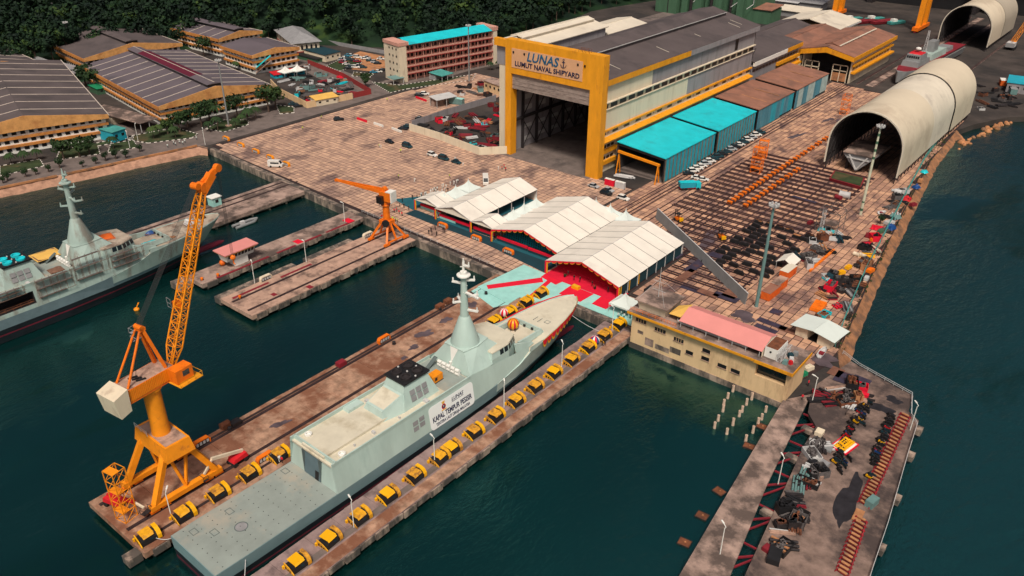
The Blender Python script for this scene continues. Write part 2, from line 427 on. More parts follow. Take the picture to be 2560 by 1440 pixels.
for pts in ([g(140, 400), g(250, 385), g(245, 365), g(330, 350), g(335, 340), g(150, 375)],
   [g(300, 345), g(370, 358), g(480, 345), g(495, 335), g(440, 320), g(380, 330)],
   [g(515, 322), g(560, 330), g(620, 312), g(622, 300), g(560, 300)],
   [g(270, 382), g(345, 368), g(330, 345), g(280, 350)],
   [g(0, 440), g(110, 415), g(100, 398), g(0, 415)],
   [g(700, 285), g(735, 282), g(735, 268), g(690, 262)],
   [g(815, 165), g(850, 178), g(905, 158), g(870, 140)], [g(880, 190), g(925, 193), g(935, 185), g(885, 180)],
   [g(930, 205), g(975, 232), g(1020, 222), g(1180, 200), g(1190, 185), g(1000, 213)]):
 sheet('verge', pts, 'grass', -.02)
 n = len(pts)
 for c, m in ((0, 'kerb_white'), (1, 'kerb_black')):
  q = MB()
  for i in range(n):
   a = Vector(pts[i]); b = Vector(pts[(i + 1) % n]); d = b - a; k = int(d.length / 1.1)
   for j in range(k):
    if j % 2 == c:
     u = a + d * (j / k); v = a + d * ((j + 1) / k)
     q.beam((u.x, u.y, .0), (v.x, v.y, .0), .35, .3)
  struct('kerb', q, m)
mat('bank_pink', (.38, .215, .145), .95, var=.25, scale=.4, stain=(.2, .11, .075), samt=.5, sscale=.25, bump=.6); mat('bank_brown', (.31, .145, .07), .95, var=.3, scale=.4, stain=(.11, .065, .045), samt=.6, sscale=.25, bump=.6)
# sloping stone bank on the left and earth bank on the right
def bank(name, top, bot, zb, m, seed, cap=None):
 rr = random.Random(seed); q = MB(); secs = []
 for (a, b), (c, d) in zip(zip(top, top[1:]), zip(bot, bot[1:])):
  n = max(2, int((Vector(b) - Vector(a)).length / 2.5))
  for i in range(n):
   t = i / n; P = Vector(a).lerp(Vector(b), t); Q = Vector(c).lerp(Vector(d), t)
   row = []
   for k in range(6):
    s = k / 5; p = P.lerp(Q, s)
    z = .02 + (zb - .02) * (s ** 1.15)
    j = .22 if 0 < k else .05
    row.append((p.x + rr.uniform(-j, j), p.y + rr.uniform(-j, j), z + rr.uniform(-j, j)))
   secs.append(row)
 q.loft(secs, cap=False, closed=False)
 return struct(name, q, m, smooth=True)
bank('left_bank', [(-355, -150), (-313.6, 97.7), (-300, 168.9), (-292.5, 170)], [(-350, -152), (-309.4, 96.5), (-295.6, 166), (-291, 168.4)], -3.0, 'bank_pink', 4)
bank('shore_bank', [(-40.7, 176), (-44.2, 184), (-46.7, 198), (-51.7, 230), (-57.9, 278), (-66.2, 345), (-69.7, 386), (-67, 396)],
  [(-38.6, 178), (-40.4, 186), (-43, 198.3), (-47.9, 230.7), (-54.1, 278.7), (-62.4, 345.7), (-64.8, 386), (-63, 394)], -3.0, 'bank_brown', 5)
# low parapet on the left bank with its gap
q = MB(); q.M = None
for a, b in (((-316.3, 80), (-309.2, 116)), ((-308.6, 119), (-299.9, 168)), ((-345, -80), (-316.6, 78))):
 q.beam((a[0], a[1], .28), (b[0], b[1], .28), .5, .75)
struct('bank_parapet', q, 'sand')
def repeat(name, m, parent, boxes):
 """alike little boxes as parts; equal sizes share their mesh; boxes = (centre, size, rz)"""
 cache = {}
 for c, s, rz in boxes:
  k = tuple(round(v, 3) for v in s)
  if k not in cache:
   q = MB(); q.box(-s[0] / 2, s[0] / 2, -s[1] / 2, s[1] / 2, -s[2] / 2, s[2] / 2)
   cache[k] = q.build(name, m); o = cache[k]
  else:
   o = cache[k].copy(); C.objects.link(o)
  o.parent = parent
  iv = WM[parent.name].inverted()
  M = iv @ Matrix.Translation(Vector(c)) @ Matrix.Rotation(rz, 4, 'Z')
  o.location = M.to_translation(); o.rotation_euler = M.to_euler(); WM[o.name] = WM[parent.name]
def pier(name, x0, x1, y0, y1, m='concrete_old', panels=None, seed=1, rails=(), label=None):
 rr = random.Random(seed)
 q = MB()
 # deck with broken edges: a row of cast sections of slightly differing width
 y = y0
 while y < y1 - .1:
  d = min(rr.uniform(5, 9), y1 - y)
  if y1 - y - d < 2: d = y1 - y
  a = rr.uniform(0, .12); b = rr.uniform(0, .12)
  q.box(x0 + a, x1 - b, y + .03, y + d - .03, -1.25, rr.uniform(-.015, .015))
  y += d
 root = struct(name, q, m)
 if label: root['label'] = label
 s = MB(); s.box(x0 + .5, x1 - .5, y0 + .5, y1, -1.8, -1.1)
 s.build('deck_beam', 'wall_stain', root)
 if panels:
  B = []
  y = y0 + 1.5; i = 0
  while y < y1 - 2:
   if i % 2 == 0: B.append(((x1 + .05, y + 1.6, -.95), (.5, 3.2, 1.5), 0))
   else: B.append(((x1 - .05, y + 1.6, -.8), (.42, 3.3, 1.3), 0))
   y += 3.6; i += 1
  repeat('fascia_panel', 'wall_stain', root, B)
  B = []
  for y in [y0 + 2.2 + i * 7.2 for i in range(int((y1 - y0) / 7.2))]:
   B.append(((x0 + .0, y + 1.6, -.9), (.42, 3.2, 1.3), 0))
  repeat('fascia_panel', 'wall_stain', root, B)
 p = MB(); y = y0 + 2
 while y < y1 - 1:
  for x in (x0 + 1, (x0 + x1) / 2, x1 - 1):
   p.tube((x, y, -7), (x, y, -1.2), .45, n=8)
  y += 7
 o = p.build('piles', 'wall_stain', root); o['kind'] = 'stuff'
 for x in rails:
  q = MB(); q.box(x - .09, x + .09, y0 + 1, y1 + 2, -.01, .10); q.build('rail', 'rail_steel', root)
  q = MB(); q.box(x - .45, x + .45, y0 + 1, y1 + 2, -.01, .028); q.build('rail_bed', 'joint', root)
 return root
mat('pier_mauve', (.27, .19, .18), .9, var=.25, scale=.3, stain=(.10, .07, .07), samt=.55, sscale=.2, bump=.3)
mat('pier_rust', (.36, .215, .145), .92, var=.4, scale=.5, stain=(.17, .06, .03), samt=.72, sscale=.14, bump=.4)
pier('crane_pier', -135.8, -115.6, 40.6, 161.8, 'pier_rust', panels=True, seed=2, rails=(-133.3, -123.3))
pier('fender_pier', -97.0, -87.8, 18, 159.6, 'pier_mauve', panels=True, seed=3)
pier('crane_berth_pier', -184.4, -170, 101.8, 163.2, 'concrete', panels=True, seed=4, rails=(-180.3, -173.2))
pier('dolphin_pier', -203.4, -195.2, 103.2, 163.8, 'concrete_old', panels=True, seed=5)
pier('far_pier', -244, -235.2, 40, 168, 'concrete_old', panels=True, seed=6, rails=(-241.5, -238))
# small pieces of the pier heads: low landing stages, kerbs
for n, (x0, x1, y0, y1, z) in enumerate([(-204.2, -200, 98.6, 103.2, -.2), (-187.4, -184.4, 101.8, 128, -.35), (-187.2, -184.4, 132, 150, -.3), (-118.8, -116.6, 38, 40.6, -.5)]):
 q = MB(); q.box(x0, x1, y0, y1, -2.2, z); q.tube(((x0 + x1) / 2, (y0 + y1) / 2, -7), ((x0 + x1) / 2, (y0 + y1) / 2, -2.1), .6)
 struct('landing_stage', q, 'wall_stain')
q = MB(); q.box(-97.3, -88.2, 18, 159, .0, .012);
# painted strip on the seaward half of the fender pier
q = MB(); q.box(-90.6, -87.95, 18, 158.8, .0, .024); struct('walkway_strip', q, 'pier_rust')
q = MB(); q.box(-92.4, -91.0, 18, 158.8, .0, .022); struct('cable_trench', q, 'asphalt')
q = MB()
for y in (19, 60, 100): q.box(-87.98, -87.86, y, y + 38, .03, .06)
# far left wharf behind the second ship: wider deck
pier('wharf_extension', -235.1, -228.5, 128, 168, 'concrete_old', seed=9)
for x0, x1, y0, y1 in ((-134.6, -133.9, 62, 160), (-118.9, -118.2, 44, 161)):
 q = MB(); q.box(x0, x1, y0, y1, .0, .03); struct('deck_groove', q, 'joint')
# red painted curbs on the piers
for x, y0, y1 in ((-194.9 - 1.1, 108, 126), (-196, 129, 136), (-196, 139, 146), (-196.2, 148, 160), (-182.4, 104, 116), (-182.3, 120, 131)):
 q = MB(); q.box(x, x + .9, y0, y1, .0, .035); struct('kerb_marking', q, 'dark_red')
for x, y, a in ((-198.5, 137, 2.2), (-199, 157.5, 2.6), (-172, 121, 1.5), (-176, 112, 1.3)):
 q = MB(); q.box(x, x + a * 1.3, y, y + a, .0, .04); struct('hatch_cover', q, 'crimson' if a > 2 else 'dark_red')
# yellow shore fender machines ------------------------------------------------
def fender_proto():
 r = thing('fender_machine', 'x', 'fender machine', (0, 0, 0), 0, 'yellow fender machines along the piers')
 q = MB(); q.box(-1.35, 1.25, -1.9, 1.75, .02, 1.25); q.extr([(-1.2, 1.25), (1.1, 1.25), (.55, 1.95), (-1.0, 1.95)], 'y', -1.2, 1.4)
 q.build('body', 'black', r)
 q = MB(); q.sheet([(-1.45, -1.55, 1.98), (.95, -1.55, 2.1), (.95, .75, 2.3), (-1.45, .75, 2.18)], .1)
 q.sheet([(.95, -1.5, 2.08), (1.3, -1.5, 1.72), (1.3, .7, 1.9), (.95, .7, 2.28)], .08)
 q.build('top_cover', 'fender_yellow', r)
 q = MB()
 prof = [(-1.5, 1.9), (-1.2, 2.35), (.1, 2.35), (.95, 2.0), (1.5, 1.25), (1.55, .35)]
 for (a, b), (c, d) in zip(prof, prof[1:]):
  q.add([(a, 1.2, b), (c, 1.2, d), (c, 2.05, d), (a, 2.05, b), (a, 1.2, b - .25), (c - .1, 1.2, d - .25), (c - .1, 2.05, d - .25), (a, 2.05, b - .25)],
    [(0, 1, 2, 3), (7, 6, 5, 4), (0, 4, 5, 1), (2, 6, 7, 3), (1, 5, 6, 2), (3, 7, 4, 0)])
 q.build('arch_band', 'fender_yellow', r)
 q = MB(); q.extr([(-1.5, .1), (1.55, .1), (1.55, .35), (.2, 1.15), (-1.5, 1.6)], 'y', -2.25, -2.08)
 q.build('end_plate', 'fender_yellow', r)
 q = MB(); q.box(-1.8, -1.35, -2.6, -2.0, .02, .7); q.build('hose_box', 'fender_yellow', r)
 q = MB()
 for x in (-.9, -.2, .45): q.box(x - .22, x + .22, -2.29, -2.24, .3, .55 + .25 * (-x + .5))
 q.build('end_plate_pocket', 'black', r)
 q = MB(); q.sheet([(1.262, -.2, .75), (1.262, .5, .75), (1.262, .5, 1.1), (1.262, -.2, 1.1)], .01); q.build('control_panel', 'dark_teal', r)
 return r
fp = fender_proto(); fp.scale = (.9, .9, .9)
mat('fender_worn', (.70, .34, .012), .6, var=.2, scale=1.5, stain=(.35, .15, .03), samt=.5, sscale=.8); mat('fender_dirty', (.62, .29, .02), .65, var=.25, scale=1.5, stain=(.2, .09, .03), samt=.55, sscale=.8); FY = ['fender_yellow', 'fender_worn', 'fender_dirty']
right_px = [(1559, 812), (1521, 840), (1482, 869), (1440, 900), (1395, 932), (1349, 967), (1301, 1002), (1250, 1040), (1197, 1080), (1140, 1122), (1112, 1145), (1049, 1190), (983, 1240), (912, 1295), (836, 1350), (756, 1410)]
ordn = ['first', 'second', 'third', 'fourth', 'fifth', 'sixth', 'seventh', 'eighth', 'ninth', 'tenth', 'eleventh', 'twelfth', 'thirteenth', 'fourteenth', 'fifteenth', 'sixteenth', 'seventeenth', 'eighteenth', 'nineteenth', 'twentieth', 'twenty-first', 'twenty-second', 'twenty-third', 'twenty-fourth', 'twenty-fifth', 'twenty-sixth', 'twenty-seventh', 'twenty-eighth', 'twenty-ninth', 'thirtieth']
for i, (px, py) in enumerate(right_px):
 x, y = g(px, py, 1.3); x = -92.9 + .3 * (x + 92.9)
 lb = 'yellow fender machine on the narrow right pier, %s from the quay' % ordn[i]
 if i == 0: fp.location = (x, y, .03); fp['label'] = lb
 else: dup(fp, (x, y, .03), R_.uniform(-.07, .07), lb, swap={'top_cover': R_.choice(FY), 'arch_band': R_.choice(FY), 'end_plate': R_.choice(FY)}, scale=.9)
left_px = [(1352, 729), (1312, 750), (1270, 776), (1233, 800), (697, 1131), (622, 1177), (545, 1226), (458, 1278), (366, 1331)]
for i, (px, py) in enumerate(left_px):
 x, y = g(px, py, 1.3); x = -117.9 + .25 * (x + 117.9)
 dup(fp, (x, y, .03), R_.uniform(-.07, .07), scale=.9, swap={'top_cover': R_.choice(FY), 'end_plate': R_.choice(FY)}, label='yellow fender machine on the left pier beside the warship, %s from the quay' % ordn[i])
mat('roof_grey', (.095, .076, .077), .75, var=.14, scale=.1, stain=(.06, .05, .052), samt=.5, sscale=.06)
mat('roof_white', (.64, .58, .48), .7, var=.08, scale=.1, stain=(.45, .40, .34), samt=.4, sscale=.08)
mat('roof_brown', (.27, .125, .085), .85, var=.18, scale=.15, stain=(.16, .085, .065), samt=.55, sscale=.08)
mat('wall_grey', (.27, .255, .27), .75, var=.1, scale=.3, streak=.12, stain=(.19, .18, .19), samt=.45, sscale=.35)
mat('hall_cream', (.70, .62, .47), .75, var=.06, scale=.3, streak=.12, stain=(.55, .46, .33), samt=.35, sscale=.4)
mat('sign_panel', (.64, .36, .20), .7, var=.05)
mat('sign_teal', (.005, .10, .21), .5, var=.15)
mat('navy', (.006, .014, .06), .5, var=.1)
mat('lintel', (.28, .225, .20), .85, var=.25, scale=.5, streak=4, stain=(.16, .12, .11), samt=.5, sscale=.3)
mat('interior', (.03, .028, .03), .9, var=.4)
mat('blue_panel', (.06, .24, .33), .6, var=.2, scale=.3, streak=.15, stain=(.16, .36, .42), samt=.4, sscale=.5)
mat('pale_panel', (.36, .50, .50), .6, var=.15)
mat('shed_wall', (.015, .33, .44), .6, var=.12, scale=.3)
mat('shed_post', (.16, .14, .11), .8, var=.3)
def gable(mb, x0, x1, y0, y1, z, zr, t=.35, axis='y', over=0.):
 """two roof slopes over a rectangle; ridge runs along axis"""
 if axis == 'y':
  xm = (x0 + x1) / 2
  mb.sheet([(x0, y0, z), (xm, y0, zr), (xm, y1, zr), (x0, y1, z)][::-1], t)
  mb.sheet([(xm, y0, zr), (x1, y0, z), (x1, y1, z), (xm, y1, zr)][::-1] if False else [(xm, y0, zr), (x1, y0, z), (x1, y1, z), (xm, y1, zr)], t)
 else:
  ym = (y0 + y1) / 2
  mb.sheet([(x0, y0, z), (x1, y0, z), (x1, ym, zr), (x0, ym, zr)], t)
  mb.sheet([(x0, ym, zr), (x1, ym, zr), (x1, y1, z), (x0, y1, z)], t)
 return mb
H = thing('assembly_hall', 'huge grey roofed assembly hall with yellow portal front and open doorway', 'hall', (-178, 300, -.06))
XL, XR, YF, YB = -199.5, -158., 246., 375.
# side walls in coloured cladding fields (each its own sheet, with a gap where the strip window runs)
def wallx(nm, m, y0, y1, z0, z1, x=XR, t=.5):
 q = MB(); q.box(x - t, x, y0, y1, z0, z1); return q.build(nm, m, H)
wallx('cladding', 'hall_cream', YF, 282, 26.6, 34.2)
wallx('cladding', 'wall_grey', 282.02, YB, 26.6, 34.2)
wallx('cladding', 'hall_cream', YF, 312, 15.8, 24.2)
wallx('cladding', 'wall_grey', 312.02, YB, 15.8, 24.2)
wallx('cladding', 'hall_cream', YF, YB, -.05, 14.2, t=.45)
wallx('strip_window_back', 'window_dark', YF, YB, 24.2, 26.6, XR - .35, .2)
wallx('strip_window_back', 'window_dark', YF, YB, 14.2, 15.8, XR - .35, .2)
for z0, z1, n, w in ((24.35, 26.3, 21, 4.6), (14.3, 15.7, 16, 3.8)):
 B = [((XR - .22, YF + 3.3 + i * (YB - YF - 6) / (n - 1), (z0 + z1) / 2), (.16, w, z1 - z0), 0) for i in range(n)]
 repeat('window', 'window_dark', H, B)
 B = [((XR - .2, YF + 3.3 + (i + .5) * (YB - YF - 6) / (n - 1), (z0 + z1) / 2), (.2, (YB - YF - 6) / (n - 1) - w - .05, z1 - z0), 0) for i in range(n - 1)]
 repeat('window_pier', 'cream', H, B)
B = [((XR - .12, YF + 6.6 + i * 11, 15.0), (.12, .7, .7), 0) for i in range(11)]
repeat('air_conditioner', 'grey', H, B)
q = MB(); q.box(XR, XR + .9, YF, YB, 26.6, 26.95); q.box(XR, XR + .5, YF, YB, 24.0, 24.18); q.build('window_hood', 'cream', H)
q = MB(); q.box(XR, XR + .7, YF, YB, 15.85, 16.5); q.build('canopy_band', 'yellow', H)
q = MB(); q.sheet([(XR, YF, 13.6), (XR + 2.6, YF, 12.9), (XR + 2.6, YB - 2, 12.9), (XR, YB - 2, 13.6)], .5); q.build('canopy', 'yellow', H)
for z in (7.6, 3.2):
 q = MB(); q.box(XR, XR + 1.0, YF, 258, z, z + 1.5); q.build('canopy_band', 'yellow', H)
 repeat('window', 'window_dark', H, [((XR + .02, YF + 2 + i * 2.6, z + 2.3), (.1, 2.0, 1.1), 0) for i in range(4)])
q = MB(); q.box(XR + .01, XR + .05, 354, 357, 27.5, 33); q.build('louvre', 'window_dark', H)
# eaves fascia
q = MB(); q.box(XR + .2, XR + 1.2, YF + .5, 310, 33.2, 35.3); q.build('fascia', 'yellow', H)
q = MB(); q.box(XR + .2, XR + 1.2, 310.02, YB + 1, 33.2, 35.3); q.build('fascia', 'wall_grey', H)
# roof
xm = -179.
q = MB(); q.sheet([(xm, YF + 1, 40.2), (XR + 1.1, YF + 1, 35.4), (XR + 1.1, YB + 2, 35.4), (xm, YB + 2, 40.2)], .4)
q.sheet([(XL - .5, YF + 1, 35.6), (xm, YF + 1, 40.2), (xm, YB + 2, 40.2), (XL - .5, YB + 2, 35.6)], .4)
q.build('roof', 'roof_grey', H)
q = MB(); q.sheet([(-186, YF + 3, 40.4), (-179, YF + 3, 42.1), (-179, YB - 4, 42.1), (-186, YB - 4, 40.4)], .3)
q.sheet([(-179, YF + 3, 42.1), (-172, YF + 3, 40.4), (-172, YB - 4, 40.4), (-179, YB - 4, 42.1)], .3)
q.box(-172.6, -172.3, YF + 3, YB - 4, 37.9, 40.2); q.box(-185.7, -185.4, YF + 3, YB - 4, 37.9, 40.2)
q.build('roof_monitor', 'roof_grey', H)
q = MB(); q.box(-172.5, -171.8, YF + 3, YB - 4, 40.05, 40.3); q.build('monitor_gutter', 'light_grey', H)
B = []
for x, y, w in ((-163, 262, 5), (-164.5, 257, 5), (-163.5, 298, 6), (-165, 330, 3), (-163.5, 362, 6), (-165, 367, 6)):
 z = 35.4 + (XR + 1.1 - x) / (XR + 1.1 - xm) * 4.8
 q = MB(); q.add([(x - w / 2, y - .2, z + w / 2 * .22 + .06), (x + w / 2, y - .2, z - w / 2 * .22 + .06), (x + w / 2, y + .2, z - w / 2 * .22 + .06), (x - w / 2, y + .2, z + w / 2 * .22 + .06)], [(0, 1, 2, 3)])
 q.build('skylight', 'roof_white', H)
# upper bay with the pale roof
q = MB(); q.box(-206.5, -190.5, YF, 297, 34, 42.2); q.build('upper_bay_wall', 'wall_grey', H)
q = MB(); gable(q, -207.6, -189.6, YF - 1, 298, 42.4, 44.4); q.build('upper_bay_roof', 'roof_white', H)
q = MB(); gable(q, -201.5, -195.5, YF + 2, 296, 44.9, 45.6, .3); q.box(-196.2, -195.9, YF + 2, 296, 43.9, 44.8); q.build('upper_bay_monitor', 'roof_white', H)
q = MB(); q.box(-207, -199.4, YF - 1.2, YF + .6, 41.2, 44.0); q.build('fascia', 'yellow', H)
q = MB(); q.box(-205.5, -199.55, YF + .2, YF + .7, -.05, 41); q.build('cladding', 'hall_cream', H)
q = MB(); gable(q, -206, -190, 299, 330, 39.0, 40.5); q.build('upper_bay_roof', 'roof_white', H)
q = MB(); q.box(-205.5, -190.5, 300, 330, 34, 39); q.build('upper_bay_wall', 'cream', H)
q = MB(); q.box(XL, XL + .5, YF, YB, -.05, 35.5); q.build('cladding', 'wall_grey', H)
q = MB(); q.box(XL, XR, YB - .5, YB - .05, -.05, 35.2); q.build('back_wall', 'wall_grey', H)
# front portal
q = MB(); q.box(-199.5, -196.6, 242.5, 245.95, -.05, 32.5); q.box(-160.6, -155.2, 242.5, 245.95, -.05, 32.5); q.box(-199.5, -155.2, 242.5, 245.95, 32.5, 45.0)
q.build('portal', 'yellow', H)
q = MB(); q.box(-196.3, -164.0, 242.35, 242.5, 34.9, 42.0); q.build('sign_panel', 'sign_panel', H)
q = MB(); q.box(-196.6, -160.6, 243.3, 244.6, 26.6, 32.5); q.build('door_lintel', 'lintel', H)
q = MB()
for z in (28.2, 29.7, 31.2): q.box(-196.6, -160.6, 243.2, 243.3, z, z + .12)
q.build('lintel_rib', 'lintel', H)
for x in (-195.8, -190.6, -166.4, -163.4):
 q = MB(); q.box(x, x + .7, 242.2, 242.36, 40.2, 41.0); q.build('floodlight', 'window_dark', H)
fr = lambda x, z, yy=242.3: frame((x, yy, z), (1, 0, 0), (0, 0, 1))
text('LUNAS', 'sign_lettering', 'sign_teal', H, 4.6, fr(-189.2, 38.35), .12, 'LEFT', .22, 1.02, .06)
text('LUMUT NAVAL SHIPYARD', 'sign_lettering', 'navy', H, 2.55, fr(-179.9, 35.75), .10, 'CENTER', 0, 1.0, .035)
q = MB()    # anchor emblem
ax, az = -172.3, 38.3
q.box(ax - .16, ax + .16, 242.25, 242.36, az + .3, az + 2.7); q.box(ax - .7, ax + .7, 242.24, 242.36, az + 2.0, az + 2.25)
for i in range(10):
 a = math.pi + math.pi * i / 10; b = math.pi + math.pi * (i + 1) / 10
 q.beam((ax + 1.2 * math.cos(a), 242.3, az + 1.3 + 1.1 * math.sin(a)), (ax + 1.2 * math.cos(b), 242.3, az + 1.3 + 1.1 * math.sin(b)), .12, .3, (0, 1, 0))
for i in range(8):
 a = 2 * math.pi * i / 8; b = 2 * math.pi * (i + 1) / 8
 q.beam((ax + .35 * math.cos(a), 242.3, az + 2.95 + .35 * math.sin(a)), (ax + .35 * math.cos(b), 242.3, az + 2.95 + .35 * math.sin(b)), .12, .16, (0, 1, 0))
q.build('anchor_emblem', 'navy', H)
# platform railing on the portal roof
q = MB()
for x in (-166.5, -165, -163.5, -162): q.box(x, x + .08, 244.4, 244.5, 45, 46.4); q.box(x, x + .08, 243, 243.1, 45, 46.4)
for z in (45.7, 46.3): q.box(-166.5, -161.9, 244.42, 244.48, z, z + .07); q.box(-166.5, -161.9, 243.02, 243.08, z, z + .07)
q.build('railing', 'rust', H)
# interior: steel columns with bracing, wall panels with lit windows, crane girder, floor
q = MB()
for i in range(14):
 y = 252 + i * 9.2
 for x, s in ((XL + 1.4, 1), (XR - 1.4, -1)):
  q.box(x - .5, x + .5, y - .3, y + .3, -.05, 34)
  q.beam((x, y, 0), (x, y + 9.2, 12), .25); q.beam((x, y + 9.2, 0), (x, y, 12), .25)
  q.beam((x, y, 13), (x, y + 9.2, 24), .25)
for z in (12.5, 24.5): q.box(XL + .9, XL + 1.9, YF, YB - 1, z, z + .9); q.box(XR - 1.9, XR - .9, YF, YB - 1, z, z + .9)
q.build('interior_frame', 'steel_dark', H)
B = []
for z in (3.4, 8.5, 16, 20.5):
 for i in range(13): B.append(((XL + .56, 256.6 + i * 9.2, z), (.1, 4.4, 1.5 if z < 10 else 2.0), 0))
repeat('wall_light_panel', 'light_grey', H, B)
q = MB(); q.box(XL, XR, 240.5, YB, -.04, .03); q.build('hall_floor', 'asphalt', H)
q = MB(); q.box(XL + 1, XR - 1, 268, 270, 21.5, 24); q.build('bridge_crane', 'crane_yellow', H)
def mono_shed(i, y0, y1, roof, colour):
 lb = ['bright cyan roofed mono-pitch shed nearest the tents, open front end', 'bright cyan roofed mono-pitch shed, second from the tents', 'rusty brown roofed shed with blue cladding behind the cyan sheds', 'rusty brown roofed shed with pale blue cladding farthest from the tents'][i]
 s = thing('mobile_shed', lb, 'shed', (-145, y0, -.03), 0, 'mobile sheds beside the great hall')
 x0, x1 = -155.4, -134.6; z0, z1 = 11.2, 9.3
 q = MB(); q.sheet([(x0, y0 - .4, z0 + .3), (x1 + .3, y0 - .4, z1 + .3), (x1 + .3, (y0 + y1) / 2, z1 + .3), (x0, (y0 + y1) / 2, z0 + .3)], .3); q.build('roof', roof, s)
 q = MB(); q.sheet([(x0, (y0 + y1) / 2 + .06, z0 + .18), (x1 + .25, (y0 + y1) / 2 + .06, z1 + .18), (x1 + .25, y1, z1 + .18), (x0, y1, z0 + .18)], .3); q.build('roof', roof, s)
 n = 14; w = (y1 - y0) / n
 for k in range(n):
  m = colour[R_.randrange(len(colour))] if len(colour) > 1 else colour[0]
  q = MB(); q.box(x1 - .12, x1, y0 + k * w + (.55 if i < 2 else .05), y0 + (k + 1) * w, .35 if k < 9 else 1.1, z1); q.build('cladding_panel', m, s)
  if i < 2:
   q = MB(); q.box(x1 - .06, x1 + .16, y0 + k * w, y0 + k * w + .54, .0, z1); q.build('wall_post', 'shed_post', s)
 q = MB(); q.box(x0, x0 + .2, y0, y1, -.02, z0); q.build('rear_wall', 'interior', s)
 q = MB()
 for y in (y0 + .2, (y0 + y1) / 2, y1 - .3):
  q.beam((x0 + .3, y, z0 - .8), (x1 - .2, y, z1 - .6), .3, .8); q.box(x1 - .6, x1 - .2, y - .2, y + .2, -.02, z1); q.box(x0 + .2, x0 + .6, y - .2, y + .2, -.02, z0)
 o = q.build('frame', 'steel_dark', s); o['kind'] = 'stuff'
 if i in (2, 3):
  for y in (y0 + 12, y0 + 25):
   for dx in ((-14, -2),):
    q = MB(); f = lambda x: z0 + .3 + (z1 - z0) * (x - x0) / (x1 + .3 - x0)
    a, b = x1 + dx[0], x1 + dx[1]
    q.add([(a, y - .3, f(a) + .05), (b, y - .3, f(b) + .05), (b, y + .3, f(b) + .05), (a, y + .3, f(a) + .05)], [(0, 1, 2, 3)]); q.build('roof_strip', 'sand', s)
 q = MB(); q.box(x0, x1 + .1, y0 - .02, y1, -.02, .02); q.build('shed_floor', 'asphalt', s)
 return s
mono_shed(0, 255.4, 294.6, 'cyan', ['shed_wall'])
mono_shed(1, 297.2, 332, 'cyan', ['shed_wall'])
mono_shed(2, 335, 373, 'roof_brown', ['blue_panel', 'blue_panel', 'pale_panel', 'shed_wall'])
mono_shed(3, 376.2, 416, 'roof_brown', ['blue_panel', 'pale_panel', 'pale_panel'])
# yellow gantry at the open end of the first shed
s = thing('portal_gantry', 'yellow portal gantry standing in the mouth of the first cyan shed', 'gantry', (-145, 253, -.03))
q = MB(); q.beam((-153.5, 253.2, 8.6), (-135.6, 253.2, 7.2), .7, .9); q.build('girder', 'crane_yellow', s)
for x in (-153, -136.2):
 for d in (-1.4, 1.4):
  q = MB(); q.beam((x, 253.2, 7.6), (x, 253.2 + d, 0), .35); q.build('leg', 'crane_yellow', s)
q = MB()
for x, y in ((-151, 250), (-149, 250.6)): pass
for i in range(5): q.tube((-152 + .5 * i, 249 + .3 * i, .5 + .5 * (i % 2)), (-146.5 + .5 * i, 250.5 + .3 * i, .5 + .5 * (i % 2)), .42, n=8)
tag(q.build('pipe_stack', 'light_grey'), 'stack of pale grey pipes lying in front of the first cyan shed', 'pipes')
A = thing('annex_hall', 'low grey roofed annex with white and yellow eaves behind the great hall', 'hall', (-175, 405, -.06))
q = MB(); q.box(-192, -158, 376, 433, -.05, 17.0); q.build('wall', 'wall_grey', A)
q = MB(); q.sheet([(-175, 375.5, 21.5), (-156.6, 375.5, 18.7), (-156.6, 434, 18.7), (-175, 434, 21.5)], .4); q.sheet([(-193.5, 375.5, 18.7), (-175, 375.5, 21.5), (-175, 434, 21.5), (-193.5, 434, 18.7)], .4); q.build('roof', 'roof_grey', A)
q = MB(); q.box(-157.4, -156.4, 375.6, 414, 16.6, 18.6); q.build('fascia', 'white', A)
q = MB(); q.box(-157.4, -156.4, 414.02, 434, 16.6, 18.6); q.build('fascia', 'yellow', A)
q = MB(); q.box(-158, -156.8, 405, 433, 11.5, 13.0); q.build('canopy_band', 'yellow', A)
q = MB(); q.box(-158, -155.4, 405, 433, 8.2, 9.2); q.build('canopy', 'yellow', A)
repeat('window', 'window_dark', A, [((-157.95, 379 + i * 3.7, 14.0), (.2, 2.8, 1.2), 0) for i in range(15)])
repeat('window', 'window_dark', A, [((-157.95, 407 + i * 3.7, 10.3), (.2, 2.8, 1.2), 0) for i in range(7)])
W = thing('yellow_workshop', 'workshop with brown gable roof and broad yellow eaves beside the slipway', 'workshop', (-144.5, 472, -.06))
x0, x1, y0, y1 = -157.5, -131.5, 440, 505
q = MB(); q.box(x1 - .6, x1, y0, y1, -.05, 12.2); q.box(x0, x0 + .6, y0, y1, -.05, 12.2); q.box(x0 + .6, x1 - .6, y1 - .6, y1, -.05, 12.2); q.build('wall', 'cream', W)
q = MB(); gable(q, x0 - 1.5, x1 + 1.5, y0 - 3.5, y1 + 1, 14.2, 17.4, .5); q.build('roof', 'roof_brown', W)
q = MB(); gable(q, -148.5, -140.5, y0 + 4, y1 - 4, 17.0, 18.2, .4); q.build('roof_monitor', 'roof_brown', W)
q = MB(); q.box(-141, -140.3, y0 + 4, y1 - 4, 17.0, 17.4); q.build('monitor_edge', 'roof_white', W)
q = MB(); q.box(x1 + 1.2, x1 + 1.9, y0 - 3.9, y1 + 1, 12.2, 14.1); q.build('fascia', 'yellow', W)
q = MB(); xm2 = (x0 + x1) / 2
